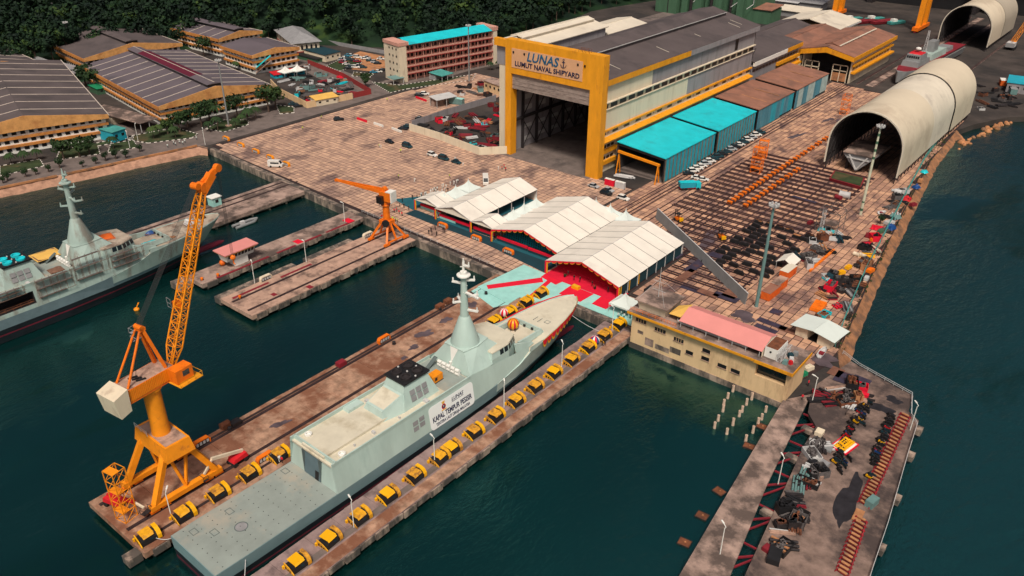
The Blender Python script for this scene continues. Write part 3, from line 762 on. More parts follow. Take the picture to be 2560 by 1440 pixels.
q.add([(x0 - 1.5, y0 - 4, 11.8), (xm2, y0 - 4, 14.6), (x1 + 1.9, y0 - 4, 11.8), (x1 + 1.9, y0 - 4, 14.1), (xm2, y0 - 4, 17.3), (x0 - 1.5, y0 - 4, 14.1),
  (x0 - 1.5, y0 - 3.5, 11.8), (xm2, y0 - 3.5, 14.6), (x1 + 1.9, y0 - 3.5, 11.8), (x1 + 1.9, y0 - 3.5, 14.1), (xm2, y0 - 3.5, 17.3), (x0 - 1.5, y0 - 3.5, 14.1)],
  [(0, 1, 4, 5), (1, 2, 3, 4), (7, 6, 11, 10), (8, 7, 10, 9), (0, 6, 7, 1), (1, 7, 8, 2), (2, 8, 9, 3)])
q.build('gable_fascia', 'yellow', W)
q = MB(); q.box(x1, x1 + 1.2, y0, y1, 8.6, 9.6); q.build('canopy_band', 'yellow', W)
q = MB(); q.box(x1, x1 + 2.2, y0, y1, 5.0, 5.9); q.build('canopy', 'yellow', W)
repeat('window', 'window_dark', W, [((x1 + .01, y0 + 4 + i * 4.6, 7.2), (.1, 3.6, 1.7), 0) for i in range(13)])
q = MB(); q.box(x0 + .6, x1 - .6, y0 + 12, y0 + 12.5, 0, 12); q.build('inner_wall', 'interior', W)
for x in (-156, -141):
 q = MB(); q.box(x, x + 8, y0 - .5, y0, 5.6, 6); q.box(x, x + 8, y0 - .5, y0, 8.4, 8.8)
 for k in range(3): q.box(x + k * 3.8, x + k * 3.8 + .4, y0 - .5, y0, 0, 8.8)
 q.build('door_frame', 'cream', W)
 q = MB(); q.box(x, x + 8, y0 - .4, y0 - .1, .5, 4.6); q.build('door_leaf', 'sand', W)
for nm, lb, (x0, x1, y0, y1), z, zr, rf in (
  ('brown_roof_hall', 'brown gable roofed hall between the great hall and the yellow workshop', (-176, -159.5, 441, 496), 14.5, 16.6, 'roof_brown'),
  ('pale_roof_hall', 'pale gable roofed hall far behind the great hall', (-195, -160, 497.5, 532), 14.6, 18.2, 'roof_white'),
  ('dark_roof_hall', 'dark roofed hall in front of the pale roofed hall', (-194.5, -177, 441, 496), 15, 17.4, 'roof_grey')):
 s = thing(nm, lb, 'hall', ((x0 + x1) / 2, y0, -.06))
 q = MB(); q.box(x0 + .5, x1 - .5, y0 + .5, y1 - .5, -.05, z); q.build('wall', 'cream', s)
 q = MB(); gable(q, x0 - .8, x1 + .8, y0 - .8, y1 + .8, z + .3, zr + .3, .4); q.build('roof', rf, s)
 q = MB(); q.box(x1 + .5, x1 + 1, y0 - .8, y1 + .8, z - .8, z - .1); q.build('gutter', 'light_grey', s)
 repeat('window', 'window_dark', s, [((x1 - .48, y0 + 4 + i * 5, z - 3), (.1, 3.4, 1.4), 0) for i in range(int((y1 - y0 - 6) / 5))])
 repeat('window', 'window_dark', s, [((x0 + 4 + i * 5, y0 + .48, z - 3), (3.4, .1, 1.4), 0) for i in range(int((x1 - x0 - 6) / 5))])
s = thing('office_block', 'two-storey yellow trimmed office block joined to the annex', 'office', (-162, 439, -.06))
q = MB(); q.box(-176, -158, 434.6, 439.9, -.05, 10.5); q.build('wall', 'cream', s)
for z in (4.6, 8.8): q = MB(); q.box(-176.4, -157.2, 434.0, 434.6, z, z + 1.2); q.build('canopy_band', 'yellow', s); repeat('window', 'window_dark', s, [((-174 + i * 3.2, 434.56, z - 1.2), (2.2, .1, 1.5), 0) for i in range(5)])
# green plant with chimneys, top edge of the picture
mat('green_sheet', (.055, .13, .075), .75, var=.15, scale=.3, streak=.2)
s = thing('green_plant', 'green sheet metal plant with round ducts and brown roof at the forest edge', 'plant', (-255, 560, -.06))
for (x0, x1, y0, y1, z) in ((-275, -238, 556, 590, 24), (-292, -276, 552, 586, 20), (-238, -226, 556, 574, 9), (-310, -293, 548, 580, 22)):
 q = MB(); q.box(x0, x1, y0, y1, -.05, z); q.build('wall', 'green_sheet', s)
 q = MB(); q.sheet([(x0 - .8, y0 - .8, z + .4), (x1 + .8, y0 - .8, z + .4), (x1 + .8, y1 + .8, z + 1.8), (x0 - .8, y1 + .8, z + 1.8)], .4); q.build('roof', 'roof_brown', s)
for x in (-300, -283, -268, -254):
 q = MB(); q.tube((x, 549 + (x + 300) * .08, 0), (x, 549 + (x + 300) * .08, 27), 1.1, n=10); q.build('duct', 'steel_dark', s)
for x in (-288, -262, -246): q = MB(); q.box(x - 2.2, x + 2.2, 550, 554, 0, 15); q.build('filter_house', 'green_sheet', s)
for x in (-279, -250, -238.5):
 q = MB(); q.path([(x, 554.5, 22), (x, 554.5, 12), (x - 3, 551, 9)], .22); q.build('drain_pipe', 'light_grey', s)
for i, (px, py, w, d, h) in enumerate(((1995, 40, 26, 13, 4), (2010, 18, 30, 12, 4.5), (1960, 14, 24, 12, 4))):
 x, y = g(px, py, 0)
 s = thing('storage_shed', ['low shed with a pale sheet roof beside the green plant', 'long low shed with grey roof behind the pale roofed shed', 'grey low shed touching the corner of the green plant'][i], 'shed', (x, y, -.06))
 q = MB(); q.cbox(x, y, -.05, w, d, h); q.build('wall', 'grey', s)
 q = MB(); q.sheet([(x - w / 2 - 1, y - d / 2 - 1, h), (x + w / 2 + 1, y - d / 2 - 1, h), (x + w / 2 + 1, y + d / 2 + 1, h + 1.6), (x - w / 2 - 1, y + d / 2 + 1, h + 1.6)], .25); q.build('roof', ['roof_white', 'grey', 'light_grey'][i], s)
mat('navy_grey', (.42, .545, .505), .5, var=.09, scale=.25, streak=.3, stain=(.36, .49, .455), samt=.45, sscale=.3)
mat('navy_grey_worn', (.33, .43, .40), .65, var=.12, scale=.3, streak=.3, stain=(.22, .20, .17), samt=.5, sscale=.3)
mat('hull_lower_shaded', (.17, .27, .29), .5, var=.08, scale=.3)  # darker than the topsides: shade of the inward slope put into the colour
mat('hull_lower_worn_shaded', (.15, .21, .24), .6, var=.12, scale=.3)  # same slope shade put into the weathered grey
mat('boot_black', (.012, .014, .02), .5, var=.2)
mat('antifoul', (.16, .012, .03), .6, var=.15)
mat('flight_deck', (.25, .29, .27), .85, var=.12, scale=.2, stain=(.36, .33, .27), samt=.5, sscale=.09)
mat('deck_sand', (.58, .54, .43), .85, var=.08, scale=.3, stain=(.42, .37, .27), samt=.45, sscale=.15)
mat('deck_worn', (.36, .30, .24), .9, var=.25, scale=.4, stain=(.14, .09, .07), samt=.6, sscale=.25)
mat('panel_line', (.10, .13, .13), .7, var=.1)
mat('hangar_door', (.095, .15, .175), .6, var=.12)
mat('banner', (.80, .84, .84), .7, var=.03)
mat('gold', (.75, .40, .02), .5, var=.1)
HB = [  # y, deck half beam, waterline half beam, sheer z
 (0, 7.0, 6.3, 2.5), (6, 7.15, 6.5, 2.5), (26, 7.2, 6.8, 2.5), (60, 7.2, 6.9, 2.5), (72, 7.2, 6.2, 3.0), (80, 7.1, 5.3, 4.2), (84, 7.0, 4.8, 5.6), (90, 6.55, 3.6, 5.9), (95, 6.0, 2.6, 6.1), (100, 5.2, 1.8, 6.25), (104.5, 4.1, 1.05, 6.4), (107.6, 2.95, .6, 6.5), (109.6, 1.85, .3, 6.55), (111, .5, .12, 6.6)]
def hb(y, k=1):
 for a, b in zip(HB, HB[1:]):
  if a[0] <= y <= b[0]:
   t = (y - a[0]) / (b[0] - a[0]); return a[k] + (b[k] - a[k]) * t
 return HB[-1][k]
def warship(label, loc, worn, yaw=0.):
 S = thing('warship', label, 'warship', loc, yaw, 'littoral warships')
 T = WM[S.name]; B = lambda: MB(T)
 G_ = 'navy_grey_worn' if worn else 'navy_grey'; D_ = 'deck_worn' if worn else 'deck_sand'
 LO = 'hull_lower_worn_shaded' if worn else 'hull_lower_shaded'
 wz = WZ - loc[2]
 # hull below the knuckle, in colour bands; the darker grey paints in underside shade
 def bow_shift(y, z, zs):       # raked stem
  if y < 96: return 0
  t = max(0, min(1, (zs - z) / 8.5)); return -t * (y - 96) / 15 * 8.5
 def band(nm, m, za, zb, ya=0, yb=114, ea=0., eb=0.):
  q = B(); secs = []
  for y, d, w, zs in HB:
   if y < ya or y > yb: continue
   row = []
   for sgn in (-1, 1):
    seg = []
    for zz in (za, zb):
     z = zs if zz == 's' else zz
     t = max(0, min(1.3, (zs - z) / (zs + 2.5)))
     x = d + (w - d) * max(0, (t - .24) / .76)
     seg.append((sgn * x, y + bow_shift(y, z, zs), z))
    row += seg if sgn < 0 else seg[::-1]
   secs.append(row)
  q.loft(secs); return q.build(nm, m, S, smooth=False)
 band('hull', LO, -.2, 's', 0, 72); band('hull', LO, -.2, .8, 72, 114); band('bow_plating', G_, .81, 's', 72, 114); band('boot_top', 'boot_black', -1.6, -.21); band('hull_stripe', 'antifoul', -2.0, -1.61); band('underwater_hull', 'boot_black', -3.9, -2.01)
 # bulbous bow
 q = B(); q.loft([[(r * math.cos(a) * .8, y, -2.6 - wz * 0 + r * math.sin(a)) for a in [2 * math.pi * i / 10 for i in range(10)]] for y, r in ((98, .5), (101, .95), (106, 1.0), (109.5, .8), (111, .25))]); q.build('bulbous_bow', 'antifoul', S, True)
 # topsides: y 26..84 flush to z 9, with optional opening on starboard
 def side(sgn, hole=None):
  q = B()
  def P(y, z):
   d = hb(y); t = (z - 2.5) / 6.5; return (sgn * (d - .95 * t * (1 if y < 80 else 1)), y, z)
  def patch(y0, y1, za, zb):
   a, b, c, d = P(y0, za(y0)), P(y1, za(y1)), P(y1, zb(y1)), P(y0, zb(y0))
   q.add([a, b, c, d], [(0, 1, 2, 3) if sgn > 0 else (3, 2, 1, 0)])
  low = lambda y: hb(y, 3) + .002;
  def top(y):
   return 9.1 if y <= 64 else (9.1 - (y - 64) / 20 * 2.2 if y <= 84 else 6.9)
  ys = [26, 30, 40, 44, 57, 60, 64, 70, 76, 80, 84]
  if hole: ys = sorted(set(ys + [hole[0], hole[1]]))
  for a, b in zip(ys, ys[1:]):
   if hole and a >= hole[0] and b <= hole[1]:
    patch(a, b, low, lambda y: hole[2]); patch(a, b, lambda y: hole[3], top)
   else: patch(a, b, low, top)
  o = q.build('topside', G_, S)
  if hole:
   y0, y1, z0, z1 = hole; xx = lambda z: hb(y0) - .95 * (z - 2.5) / 6.5
   r = B(); xi = 2.6
   r.add([(xx(z0), y0, z0), (xx(z0), y1, z0), (xi, y1, z0), (xi, y0, z0)], [(0, 1, 2, 3)])
   r.add([(xx(z1), y0, z1), (xx(z1), y1, z1), (xi, y1, z1), (xi, y0, z1)], [(3, 2, 1, 0)])
   r.add([(xi, y0, z0), (xi, y1, z0), (xi, y1, z1), (xi, y0, z1)], [(0, 1, 2, 3)])
   for y in (y0, y1): r.add([(xx(z0), y, z0), (xi, y, z0), (xi, y, z1), (xx(z1), y, z1)], [(0, 1, 2, 3)])
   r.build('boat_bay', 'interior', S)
   r = B()
   for k in range(8): r.beam((xx(z0) - .4, y0 + 1 + k * 1.9, z0), (xx(z0) - .4, y0 + 1 + k * 1.9, z0 + 1.2), .1)
   r.beam((xx(z0) - .4, y0 + .4, z0 + 1.1), (xx(z0) - .4, y1 - .4, z0 + 1.1), .1); r.beam((xx(z0) - .5, y0 + .4, z0 + .5), (xx(z0) - .5, y1 - .4, z0 + .5), .25)
   r.build('bay_rail', 'rust', S)
  return o
 side(1, (36, 52, 3.6, 6.9) if worn else None); side(-1)
 # bow bulwark strip above the knuckle
 for sgn in (1, -1):
  q = B()
  yy = [84, 90, 95, 100, 104.5, 107.6, 109.6, 111]
  for a, b in zip(yy, yy[1:]):
   q.add([(sgn * hb(a), a, hb(a, 3)), (sgn * hb(b), b, hb(b, 3)), (sgn * (hb(b) - .1), b, hb(b, 3) + .35), (sgn * (hb(a) - .1), a, hb(a, 3) + .35 + (.95 if a == 84 else 0))], [(0, 1, 2, 3) if sgn > 0 else (3, 2, 1, 0)])
   q.add([(sgn * (hb(a) - .2), a, hb(a, 3)), (sgn * (hb(b) - .2), b, hb(b, 3)), (sgn * (hb(b) - .1), b, hb(b, 3) + .35), (sgn * (hb(a) - .1), a, hb(a, 3) + .35 + (.95 if a == 84 else 0))], [(3, 2, 1, 0) if sgn > 0 else (0, 1, 2, 3)])
  q.build('bulwark', G_, S)
 # decks
 q = B(); q.prism([(-6.9, .1), (6.9, .1), (7.05, 6), (7.1, 26), (-7.1, 26), (-7.05, 6)], 2.45, 2.56); q.build('flight_deck', 'flight_deck' if not worn else 'deck_worn', S)
 q = B(); yy = (82, 84, 90, 95, 100, 104.5, 107.6, 109.6, 110.8)
 q.loft([[(-(hb(y) - .22), y, hb(y, 3) - .1), (hb(y) - .22, y, hb(y, 3) - .1), (hb(y) - .22, y, hb(y, 3) + .06), (-(hb(y) - .22), y, hb(y, 3) + .06)] for y in yy]); q.build('foredeck', D_, S)
 # hangar roof: side walkways lower, raised middle
 q = B(); q.box(-6.1, 6.1, 26.3, 64, 7.9, 8.3); q.build('upper_deck', D_, S)
 q = B(); q.box(-3.4, 3.2, 26.6, 44, 8.3, 8.85); q.build('hangar_roof', D_, S)
 for x0, x1 in ((-6.35, -6.1), (6.1, 6.35)):
  q = B(); q.box(x0, x1, 26.1, 64, 8.1, 9.12); q.build('bulwark', G_, S)
 q = B()
 q.add([(-7.1, 26, 2.57), (7.1, 26, 2.57), (6.25, 26.0 + 1.0, 9.12), (-6.25, 27.0, 9.12), (-7.1, 27.8, 2.57), (7.1, 27.8, 2.57), (6.25, 27.3, 9.12), (-6.25, 27.3, 9.12)],
   [(0, 1, 2, 3), (5, 4, 7, 6), (3, 2, 6, 7), (1, 5, 6, 2), (4, 0, 3, 7)]); q.build('hangar_face', G_, S)
 q = B(); q.add([(-2.6, 25.9, 2.6), (2.2, 25.9, 2.6), (2.2, 26.72, 8.0), (-2.6, 26.72, 8.0), (-2.6, 26.4, 2.6), (2.2, 26.4, 2.6), (2.2, 27, 8.0), (-2.6, 27, 8.0)], [(0, 1, 2, 3), (3, 2, 6, 7), (0, 3, 7, 4), (2, 1, 5, 6)]); d = q.build('hangar_door', 'hangar_door', S)
 q = B(); q.add([(.6, 25.86, 2.6), (1.7, 25.86, 2.6), (1.7, 26.18, 4.6), (.6, 26.18, 4.6)], [(0, 1, 2, 3)]); q.build('wicket_opening', 'black', d)
 q = B(); q.box(-2.75, -2.6, 25.95, 26.9, 2.6, 8.1); q.box(2.2, 2.35, 25.95, 26.9, 2.6, 8.1); q.build('door_track', 'panel_line', S)
 if not worn:
  # flight deck fittings: tie-down points, harpoon grid ring, hatches
  q = B()
  for i in range(9):
   for j in range(10):
    x = -6.2 + i * 1.55 + (.4 if j % 2 else 0); y = 2 + j * 2.45
    if abs(x) < 6.6: q.cbox(x, y, 2.56, .16, .16, .02)
  o = q.build('tie_down_points', 'black', S); o['kind'] = 'stuff'
  q = B()
  for i in range(24):
   a = 2 * math.pi * i / 24; b = 2 * math.pi * (i + 1) / 24
   q.beam((.6 + 1.15 * math.cos(a), 9.4 + 1.15 * math.sin(a), 2.57), (.6 + 1.15 * math.cos(b), 9.4 + 1.15 * math.sin(b), 2.57), .16, .05)
  q.build('landing_ring', 'panel_line', S)
  q = B(); q.lathe([(1.05, 2.562), (1.05, 2.575)], (.6, 9.4, 0), 24); q.build('landing_grid', 'grey', S)
  for x, y in ((-4.7, 3.2), (-1.8, 5.5), (-4.3, 10.2), (-5.6, 23.5)):
   q = B()
   for (a, b, c, e) in ((-.8, .8, -.6, -.5), (-.8, .8, .5, .6), (-.8, -.7, -.6, .6), (.7, .8, -.6, .6)): q.box(x + a, x + b, y + c, y + e, 2.56, 2.6)
   q.build('deck_hatch', 'panel_line', S)
 for x, y in ((-4.9, 29.3), (4.7, 29.8)):
  q = B(); q.lathe([(.5, 8.3), (.75, 8.35), (.75, 8.75), (.5, 8.8), (.42, 8.75), (.42, 8.4)], (x, y, 0), 14); q.build('vent_ring', 'white', S)
 for x, y, w, d in ((4.6, 33, .3, .3), (4.4, 38, .9, .5), (-5.2, 41, 2.0, 4.2), (4.8, 44.5, .5, .3), (-4.4, 44, .9, .8), (4.9, 52, 1.4, .9)):
  q = B(); q.cbox(x, y, 8.3, w, d, .55, 0, .9, .9); q.build('deck_locker', G_ if w > 1.6 else 'light_grey', S)
 # funnel
 q = B(); q.hexa([(-3.6, 46.5, 8.3), (4.2, 46.5, 8.3), (4.2, 56.6, 8.3), (-3.6, 56.6, 8.3), (-2.6, 48.3, 13.4), (2.4, 48.3, 13.4), (2.4, 54.8, 13.4), (-2.6, 54.8, 13.4)]); q.build('funnel', G_, S)
 q = B(); q.hexa([(-3.0, 41.5, 8.3), (3.2, 41.5, 8.3), (4.2, 46.6, 8.3), (-3.6, 46.6, 8.3), (-2.3, 42.1, 10.2), (2.5, 42.1, 10.2), (2.7, 47.6, 11.6), (-2.8, 47.6, 11.6)]); q.build('aft_deckhouse', G_, S)
 q = B(); q.hexa([(-2.2, 42.5, 10.24), (2.3, 42.5, 10.24), (2.5, 47, 11.45), (-2.6, 47, 11.45), (-2.2, 42.5, 10.3), (2.3, 42.5, 10.3), (2.5, 47, 11.52), (-2.6, 47, 11.52)]); q.build('deckhouse_roof', D_, S)
 q = B(); q.hexa([(-3.1, 48.0, 13.4), (2.9, 48.0, 13.4), (2.9, 55.2, 13.4), (-3.1, 55.2, 13.4), (-3.2, 47.9, 13.8), (3.0, 47.9, 13.8), (3.0, 55.3, 13.8), (-3.2, 55.3, 13.8)]); q.build('funnel_cap', 'black', S)
 for x, y in ((-1.5, 50), (1.3, 50), (-1.5, 53.2), (1.3, 53.2)):
  q = B(); q.lathe([(1.15, 13.8), (1.15, 14.25), (.9, 14.25), (.85, 13.9)], (x, y, 0), 16); q.build('exhaust', 'steel_dark' if not worn else 'cyan', S)
 for x, y in ((.0, 49), (0, 51.6), (0, 54.2), (-2.6, 51.5), (2.5, 51.6)): q = B(); q.ball((x, y, 14), .22, 6); q.build('exhaust_cover', 'light_grey', S)
 q = B()
 for i in range(3):
  for j in range(2): q.add([(3.98 - j * .42, 49 + i * 1.7, 9.4 + j * 1.3), (3.98 - j * .42, 50.4 + i * 1.7, 9.4 + j * 1.3), (3.62 - j * .42, 50.4 + i * 1.7, 10.5 + j * 1.3), (3.62 - j * .42, 49 + i * 1.7, 10.5 + j * 1.3)], [(0, 1, 2, 3)])
 o = q.build('louvres', 'grey', S); o['kind'] = 'stuff'
 # waist recess between funnel and forward superstructure
 q = B(); q.box(-6.0, 6.0, 57.2, 63.8, 8.3, 8.33); q.build('waist_deck', 'flight_deck', S)
 for k in range(5):
  q = B(); q.tube((-2.6 + k * 1.35, 63.2, 8.75), (-1.6 + k * 1.35, 63.2, 8.75), .42, n=10); q.build('liferaft_canister', 'white', S)
  q = B(); q.tube((-2.6 + k * 1.35, 63.2, 9.55), (-1.6 + k * 1.35, 63.2, 9.55), .42, n=10); q.build('liferaft_canister', 'white', S)
 q = B(); q.beam((-3.4, 60.2, 8.4), (-3.4, 63.3, 10.3), 1.0, .15); q.build('stairway', 'panel_line', S)
 # forward superstructure with facets, cone, mast
 q = B()
 lo = [(-6.2, 64.2), (6.2, 64.2), (6.1, 72), (5.6, 78.5), (-5.6, 78.5), (-6.1, 72)]
 up = [(-2.9, 65.8), (2.9, 65.8), (3.5, 69.5), (2.9, 73.4), (-2.9, 73.4), (-3.5, 69.5)]
 q.prism(lo, 8.2, 12.9, up); q.build('forward_superstructure', G_, S)
 q = B(); q.prism([(x * 1.03, 69.6 + (y - 69.6) * 1.03) for x, y in up], 12.85, 13.05); q.build('cone_platform', G_ if worn else 'navy_grey', S)
 q = B(); q.lathe([(3.3, 13.0), (3.2, 13.6), (1.3, 19.2), (1.0, 19.6)], (0, 69.2, 0), 24); q.build('mast_cone', G_, S, True)
 q = B(); q.lathe([(1.0, 19.4), (.62, 29.3)], (0, 69.2, 0), 12); m_ = q.build('mast', G_, S, True)
 q = B(); q.lathe([(.7, 29.1), (1.5, 29.5), (1.5, 29.75), (.8, 29.9), (.75, 30.5), (.3, 30.7), (.25, 32.4), (.1, 33.6)], (0, 69.2, 0), 18); q.build('radar_disc', 'white' if not worn else G_, m_)
 for z, l, a in ((21.2, 2.3, .3), (22.3, 2.6, 2.7), (24.2, 2.2, 1.0), (25.6, 3.2, -.1), (26.3, 1.9, 2.2), (27.6, 1.8, 3.6), (28.4, 1.7, .6), (31.3, .9, 2.2), (31.9, 1.0, .2), (23.2, 1.8, 4.2)):
  c, s_ = math.cos(a), math.sin(a); q = B(); l *= 1.45
  q.beam((0, 69.2, z), (c * l, 69.2 + s_ * l, z + .15), .6, .3); q.beam((-c * .8, 69.2 - s_ * .8, z - .5), (c * l * .8, 69.2 + s_ * l * .8, z), .2, .16)
  q.tube((c * l * .92, 69.2 + s_ * l * .92, z), (c * l * .92, 69.2 + s_ * l * .92, z + 1.1), .22, .14, 6)
  q.build('yardarm', 'white' if not worn else G_, m_)
 # white star panel and the sensor box below the cone
 q = B(); q.add([(-1.2, 65.7, 12.95), (1.2, 65.7, 12.95), (.15, 64.75, 9.9), (-.15, 64.75, 9.9)], [(0, 1, 2, 3)]); q.build('fairing', 'white', S)
 q = B(); q.cbox(0, 64.4, 8.9, .6, .5, 1.0); q.build('sensor_box', 'white', S)
 q = B(); q.hexa([(-4.6, 65.6, 10.2), (-3.0, 65.0, 10.0), (-2.4, 66.2, 10.6), (-4.2, 67.2, 10.8), (-4.5, 65.8, 10.9), (-3.0, 65.3, 10.8), (-2.5, 66.2, 11.2), (-4.1, 67, 11.3)]); q.build('sensor_fairing', 'white', S)
 # bridge: octagonal block with raked window band
 q = B()
 br = [(-6.1, 71.5), (6.1, 71.5), (6.2, 77.2), (4.4, 81.4), (-4.4, 81.4), (-6.2, 77.2)]
 sc_ = lambda k, o=0: [(x * k, 77 + (y - 77) * k + o) for x, y in br]
 q.prism(br, 6.0, 9.2, sc_(.985)); q.prism(sc_(.985), 9.2, 10.7, sc_(.93)); q.build('bridge', G_, S)
 q = B(); q.prism(sc_(.96), 10.7, 10.95, sc_(.94)); q.build('bridge_roof', D_, S)
 wa, wb = sc_(.985), sc_(.938)
 for i in (1, 2, 3, 4):
  (ax, ay), (bx, by) = wa[i], wa[(i + 1) % 6]; (cx, cy), (dx, dy) = wb[i], wb[(i + 1) % 6]
  n = 3 if i != 1 and i != 4 else 2
  rng_ = range(n)
  for k in rng_:
   f0, f1 = (k + .12) / n, (k + .88) / n
   if i in (1, 4): f0, f1 = (.45 + .27 * k + .02, .45 + .27 * k + .24) if i == 1 else (.08 + .27 * k, .30 + .27 * k)
   lp = lambda a, b, t: a + (b - a) * t
   q = B(); nx, ny = (by - ay), -(bx - ax); ll = math.hypot(nx, ny); nx, ny = nx / ll * .03, ny / ll * .03
   q.add([(lp(ax, bx, f0) + nx, lp(ay, by, f0) + ny, 9.32), (lp(ax, bx, f1) + nx, lp(ay, by, f1) + ny, 9.32), (lp(cx, dx, f1) + nx, lp(cy, dy, f1) + ny, 10.5), (lp(cx, dx, f0) + nx, lp(cy, dy, f0) + ny, 10.5)], [(0, 1, 2, 3)])
   q.build('bridge_window', 'glass', S)
 # bridge wing wedge and gun well walls on the foredeck
 for sgn in (1, -1):
  q = B(); q.hexa([(sgn * 6.0, 80, 6.1), (sgn * 6.4, 80, 6.1), (sgn * 5.5, 87, 6.1), (sgn * 5.0, 87, 6.1), (sgn * 5.2, 80, 9.2), (sgn * 5.7, 80, 9.1), (sgn * 5.3, 86.6, 6.6), (sgn * 5.0, 86.6, 6.6)][::1]); q.build('wing_bulwark', G_, S)
  q = B(); q.hexa([(sgn * 3.7, 83, 6.1), (sgn * 4.6, 83, 6.1), (sgn * 4.4, 91.5, 6.1), (sgn * 3.8, 91.5, 6.1), (sgn * 3.8, 83, 7.7), (sgn * 4.3, 83, 7.7), (sgn * 4.1, 91.2, 7.3), (sgn * 3.85, 91.2, 7.3)]); q.build('well_coaming', G_, S)
 q = B(); q.hexa([(-4.4, 91.2, 6.1), (4.4, 91.2, 6.1), (4.2, 92.6, 6.1), (-4.2, 92.6, 6.1), (-4.1, 91.3, 7.35), (4.1, 91.3, 7.35), (4.0, 91.7, 7.35), (-4.0, 91.7, 7.35)]); q.build('well_coaming', G_, S)
 q = B(); q.box(-3.5, 3.5, 83.1, 91.1, 6.1, 6.24); q.build('well_floor', D_, S)
 for x in (-2.6, -.6, 1.8): q = B(); q.cbox(x, 90.9, 6.5, .55, .3, .5); q.build('well_locker', 'steel_dark', S)
 for x, y, w in ((2.2, 96.5, 1.3), (-.2, 107.5, 1.1)):
  q = B()
  for (a, b, c, e) in ((-.5, .5, -.5, -.42), (-.5, .5, .42, .5), (-.5, -.42, -.5, .5), (.42, .5, -.5, .5)): q.box(x + a * w, x + b * w, y + c * w, y + e * w, 6.1, 6.24)
  q.build('deck_hatch', 'panel_line', S)
 for x in (-1.2, .2): q = B(); q.box(x, x + .1, 95, 97, 6.1, 6.28); q.build('deck_slot', 'panel_line', S)
 q = B(); q.box(-5.0, -2.5, 71, 73.2, 8.2, 11.2); q.build('side_deckhouse', D_ if worn else 'deck_sand', S)
 return S, T
S1, T1 = warship('clean pale grey warship with white lettered banner moored between the fender piers', (-106.3, 44.7, 0), False, rad(-1.1))
S2, T2 = warship('weathered grey warship under scaffolding at the far left pier', (-217.3, 13.8, 1.5), True)
bn = thing('hull_banner', 'white rounded banner with blue Malay lettering on the warship hull', 'banner', (-98.2, 99, 2.2))
def hx(z): return 7.2 - .95 * (z - 2.5) / 6.5 + .08
y0, y1, z0, z1 = 50.9, 64.3, 2.3, 7.8
pts = []
r_ = .9
for cy, cz, a0 in ((y1 - r_, z1 - r_, 0), (y0 + r_, z1 - r_, 90), (y0 + r_, z0 + r_, 180), (y1 - r_, z0 + r_, 270)):
 for k in range(5):
  a = rad(a0 + 22.5 * k); pts.append((cy + r_ * math.cos(a), cz + r_ * math.sin(a)))
q = MB(T1); q.sheet([(hx(z), y, z) for y, z in pts], .03); q.build('sheet', 'banner', bn)
SQ = Matrix.Diagonal((.66, 1, 1, 1))
tilt = Vector((-.95 / 6.5, 0, 1)).normalized()
bf = lambda y, z: T1 @ frame((hx(z) + .02, y, z), (0, 1, 0), tilt)
text('KAPAL TEMPUR PESISIR', 'lettering', 'navy', bn, 1.75, bf(57.6, 3.95) @ SQ, .015, 'CENTER', 0, 1.0, .045)
text('TENTERA LAUT DIRAJA MALAYSIA', 'lettering', 'navy', bn, 1.02, bf(57.6, 2.75) @ SQ, .015, 'CENTER', 0, 1.0, .018)
text('LUNAS', 'lettering', 'navy', bn, 1.15, bf(57.6, 6.25), .015, 'LEFT', .25, 1., .02)
q = MB(T1); q.beam((hx(6.0) + .02, 57.6, 6.0), (hx(6.0) + .02, 61.2, 6.0), .02, .12); q.build('underline', 'navy', bn)
q = MB(bf(55.2, 6.35)); q.lathe([(.62, 0), (.62, .02)], (0, -.1, 0), 16); q.build('crest_ring', 'red', bn)
q = MB(bf(55.2, 6.35)); q.lathe([(.44, .02), (.44, .035)], (0, -.1, 0), 16); q.build('crest_field', 'navy', bn)
q = MB(bf(55.2, 6.35)); q.box(-.34, .34, .58, .82, .0, .03); q.prism([(-.4, .82), (.4, .82), (.5, 1.15), (.2, .98), (0, 1.25), (-.2, .98), (-.5, 1.15)], 0, .03); q.build('crest_crown', 'gold', bn)
q = MB(bf(55.2, 6.35)); q.box(-.05, .05, -.4, .2, .035, .045); q.box(-.2, .2, .02, .1, .035, .045); q.build('crest_anchor', 'white', bn)
q = MB(bf(55.2, 6.35)); q.box(-.75, .75, -.98, -.76, .0, .02); q.build('crest_scroll', 'gold', bn)
# square vents in the hull side
for i, (y, z) in enumerate(((47.1, 6.5), (47.1, 5.2), (48.9, 6.7), (48.9, 5.4))):
 q = MB(T1); q.sheet([(hx(z - .5), y - .7, z - .5), (hx(z - .5), y + .7, z - .5), (hx(z + .5), y + .7, z + .5), (hx(z + .5), y - .7, z + .5)], .03); o = q.build('hull_vent', 'grey', S1)
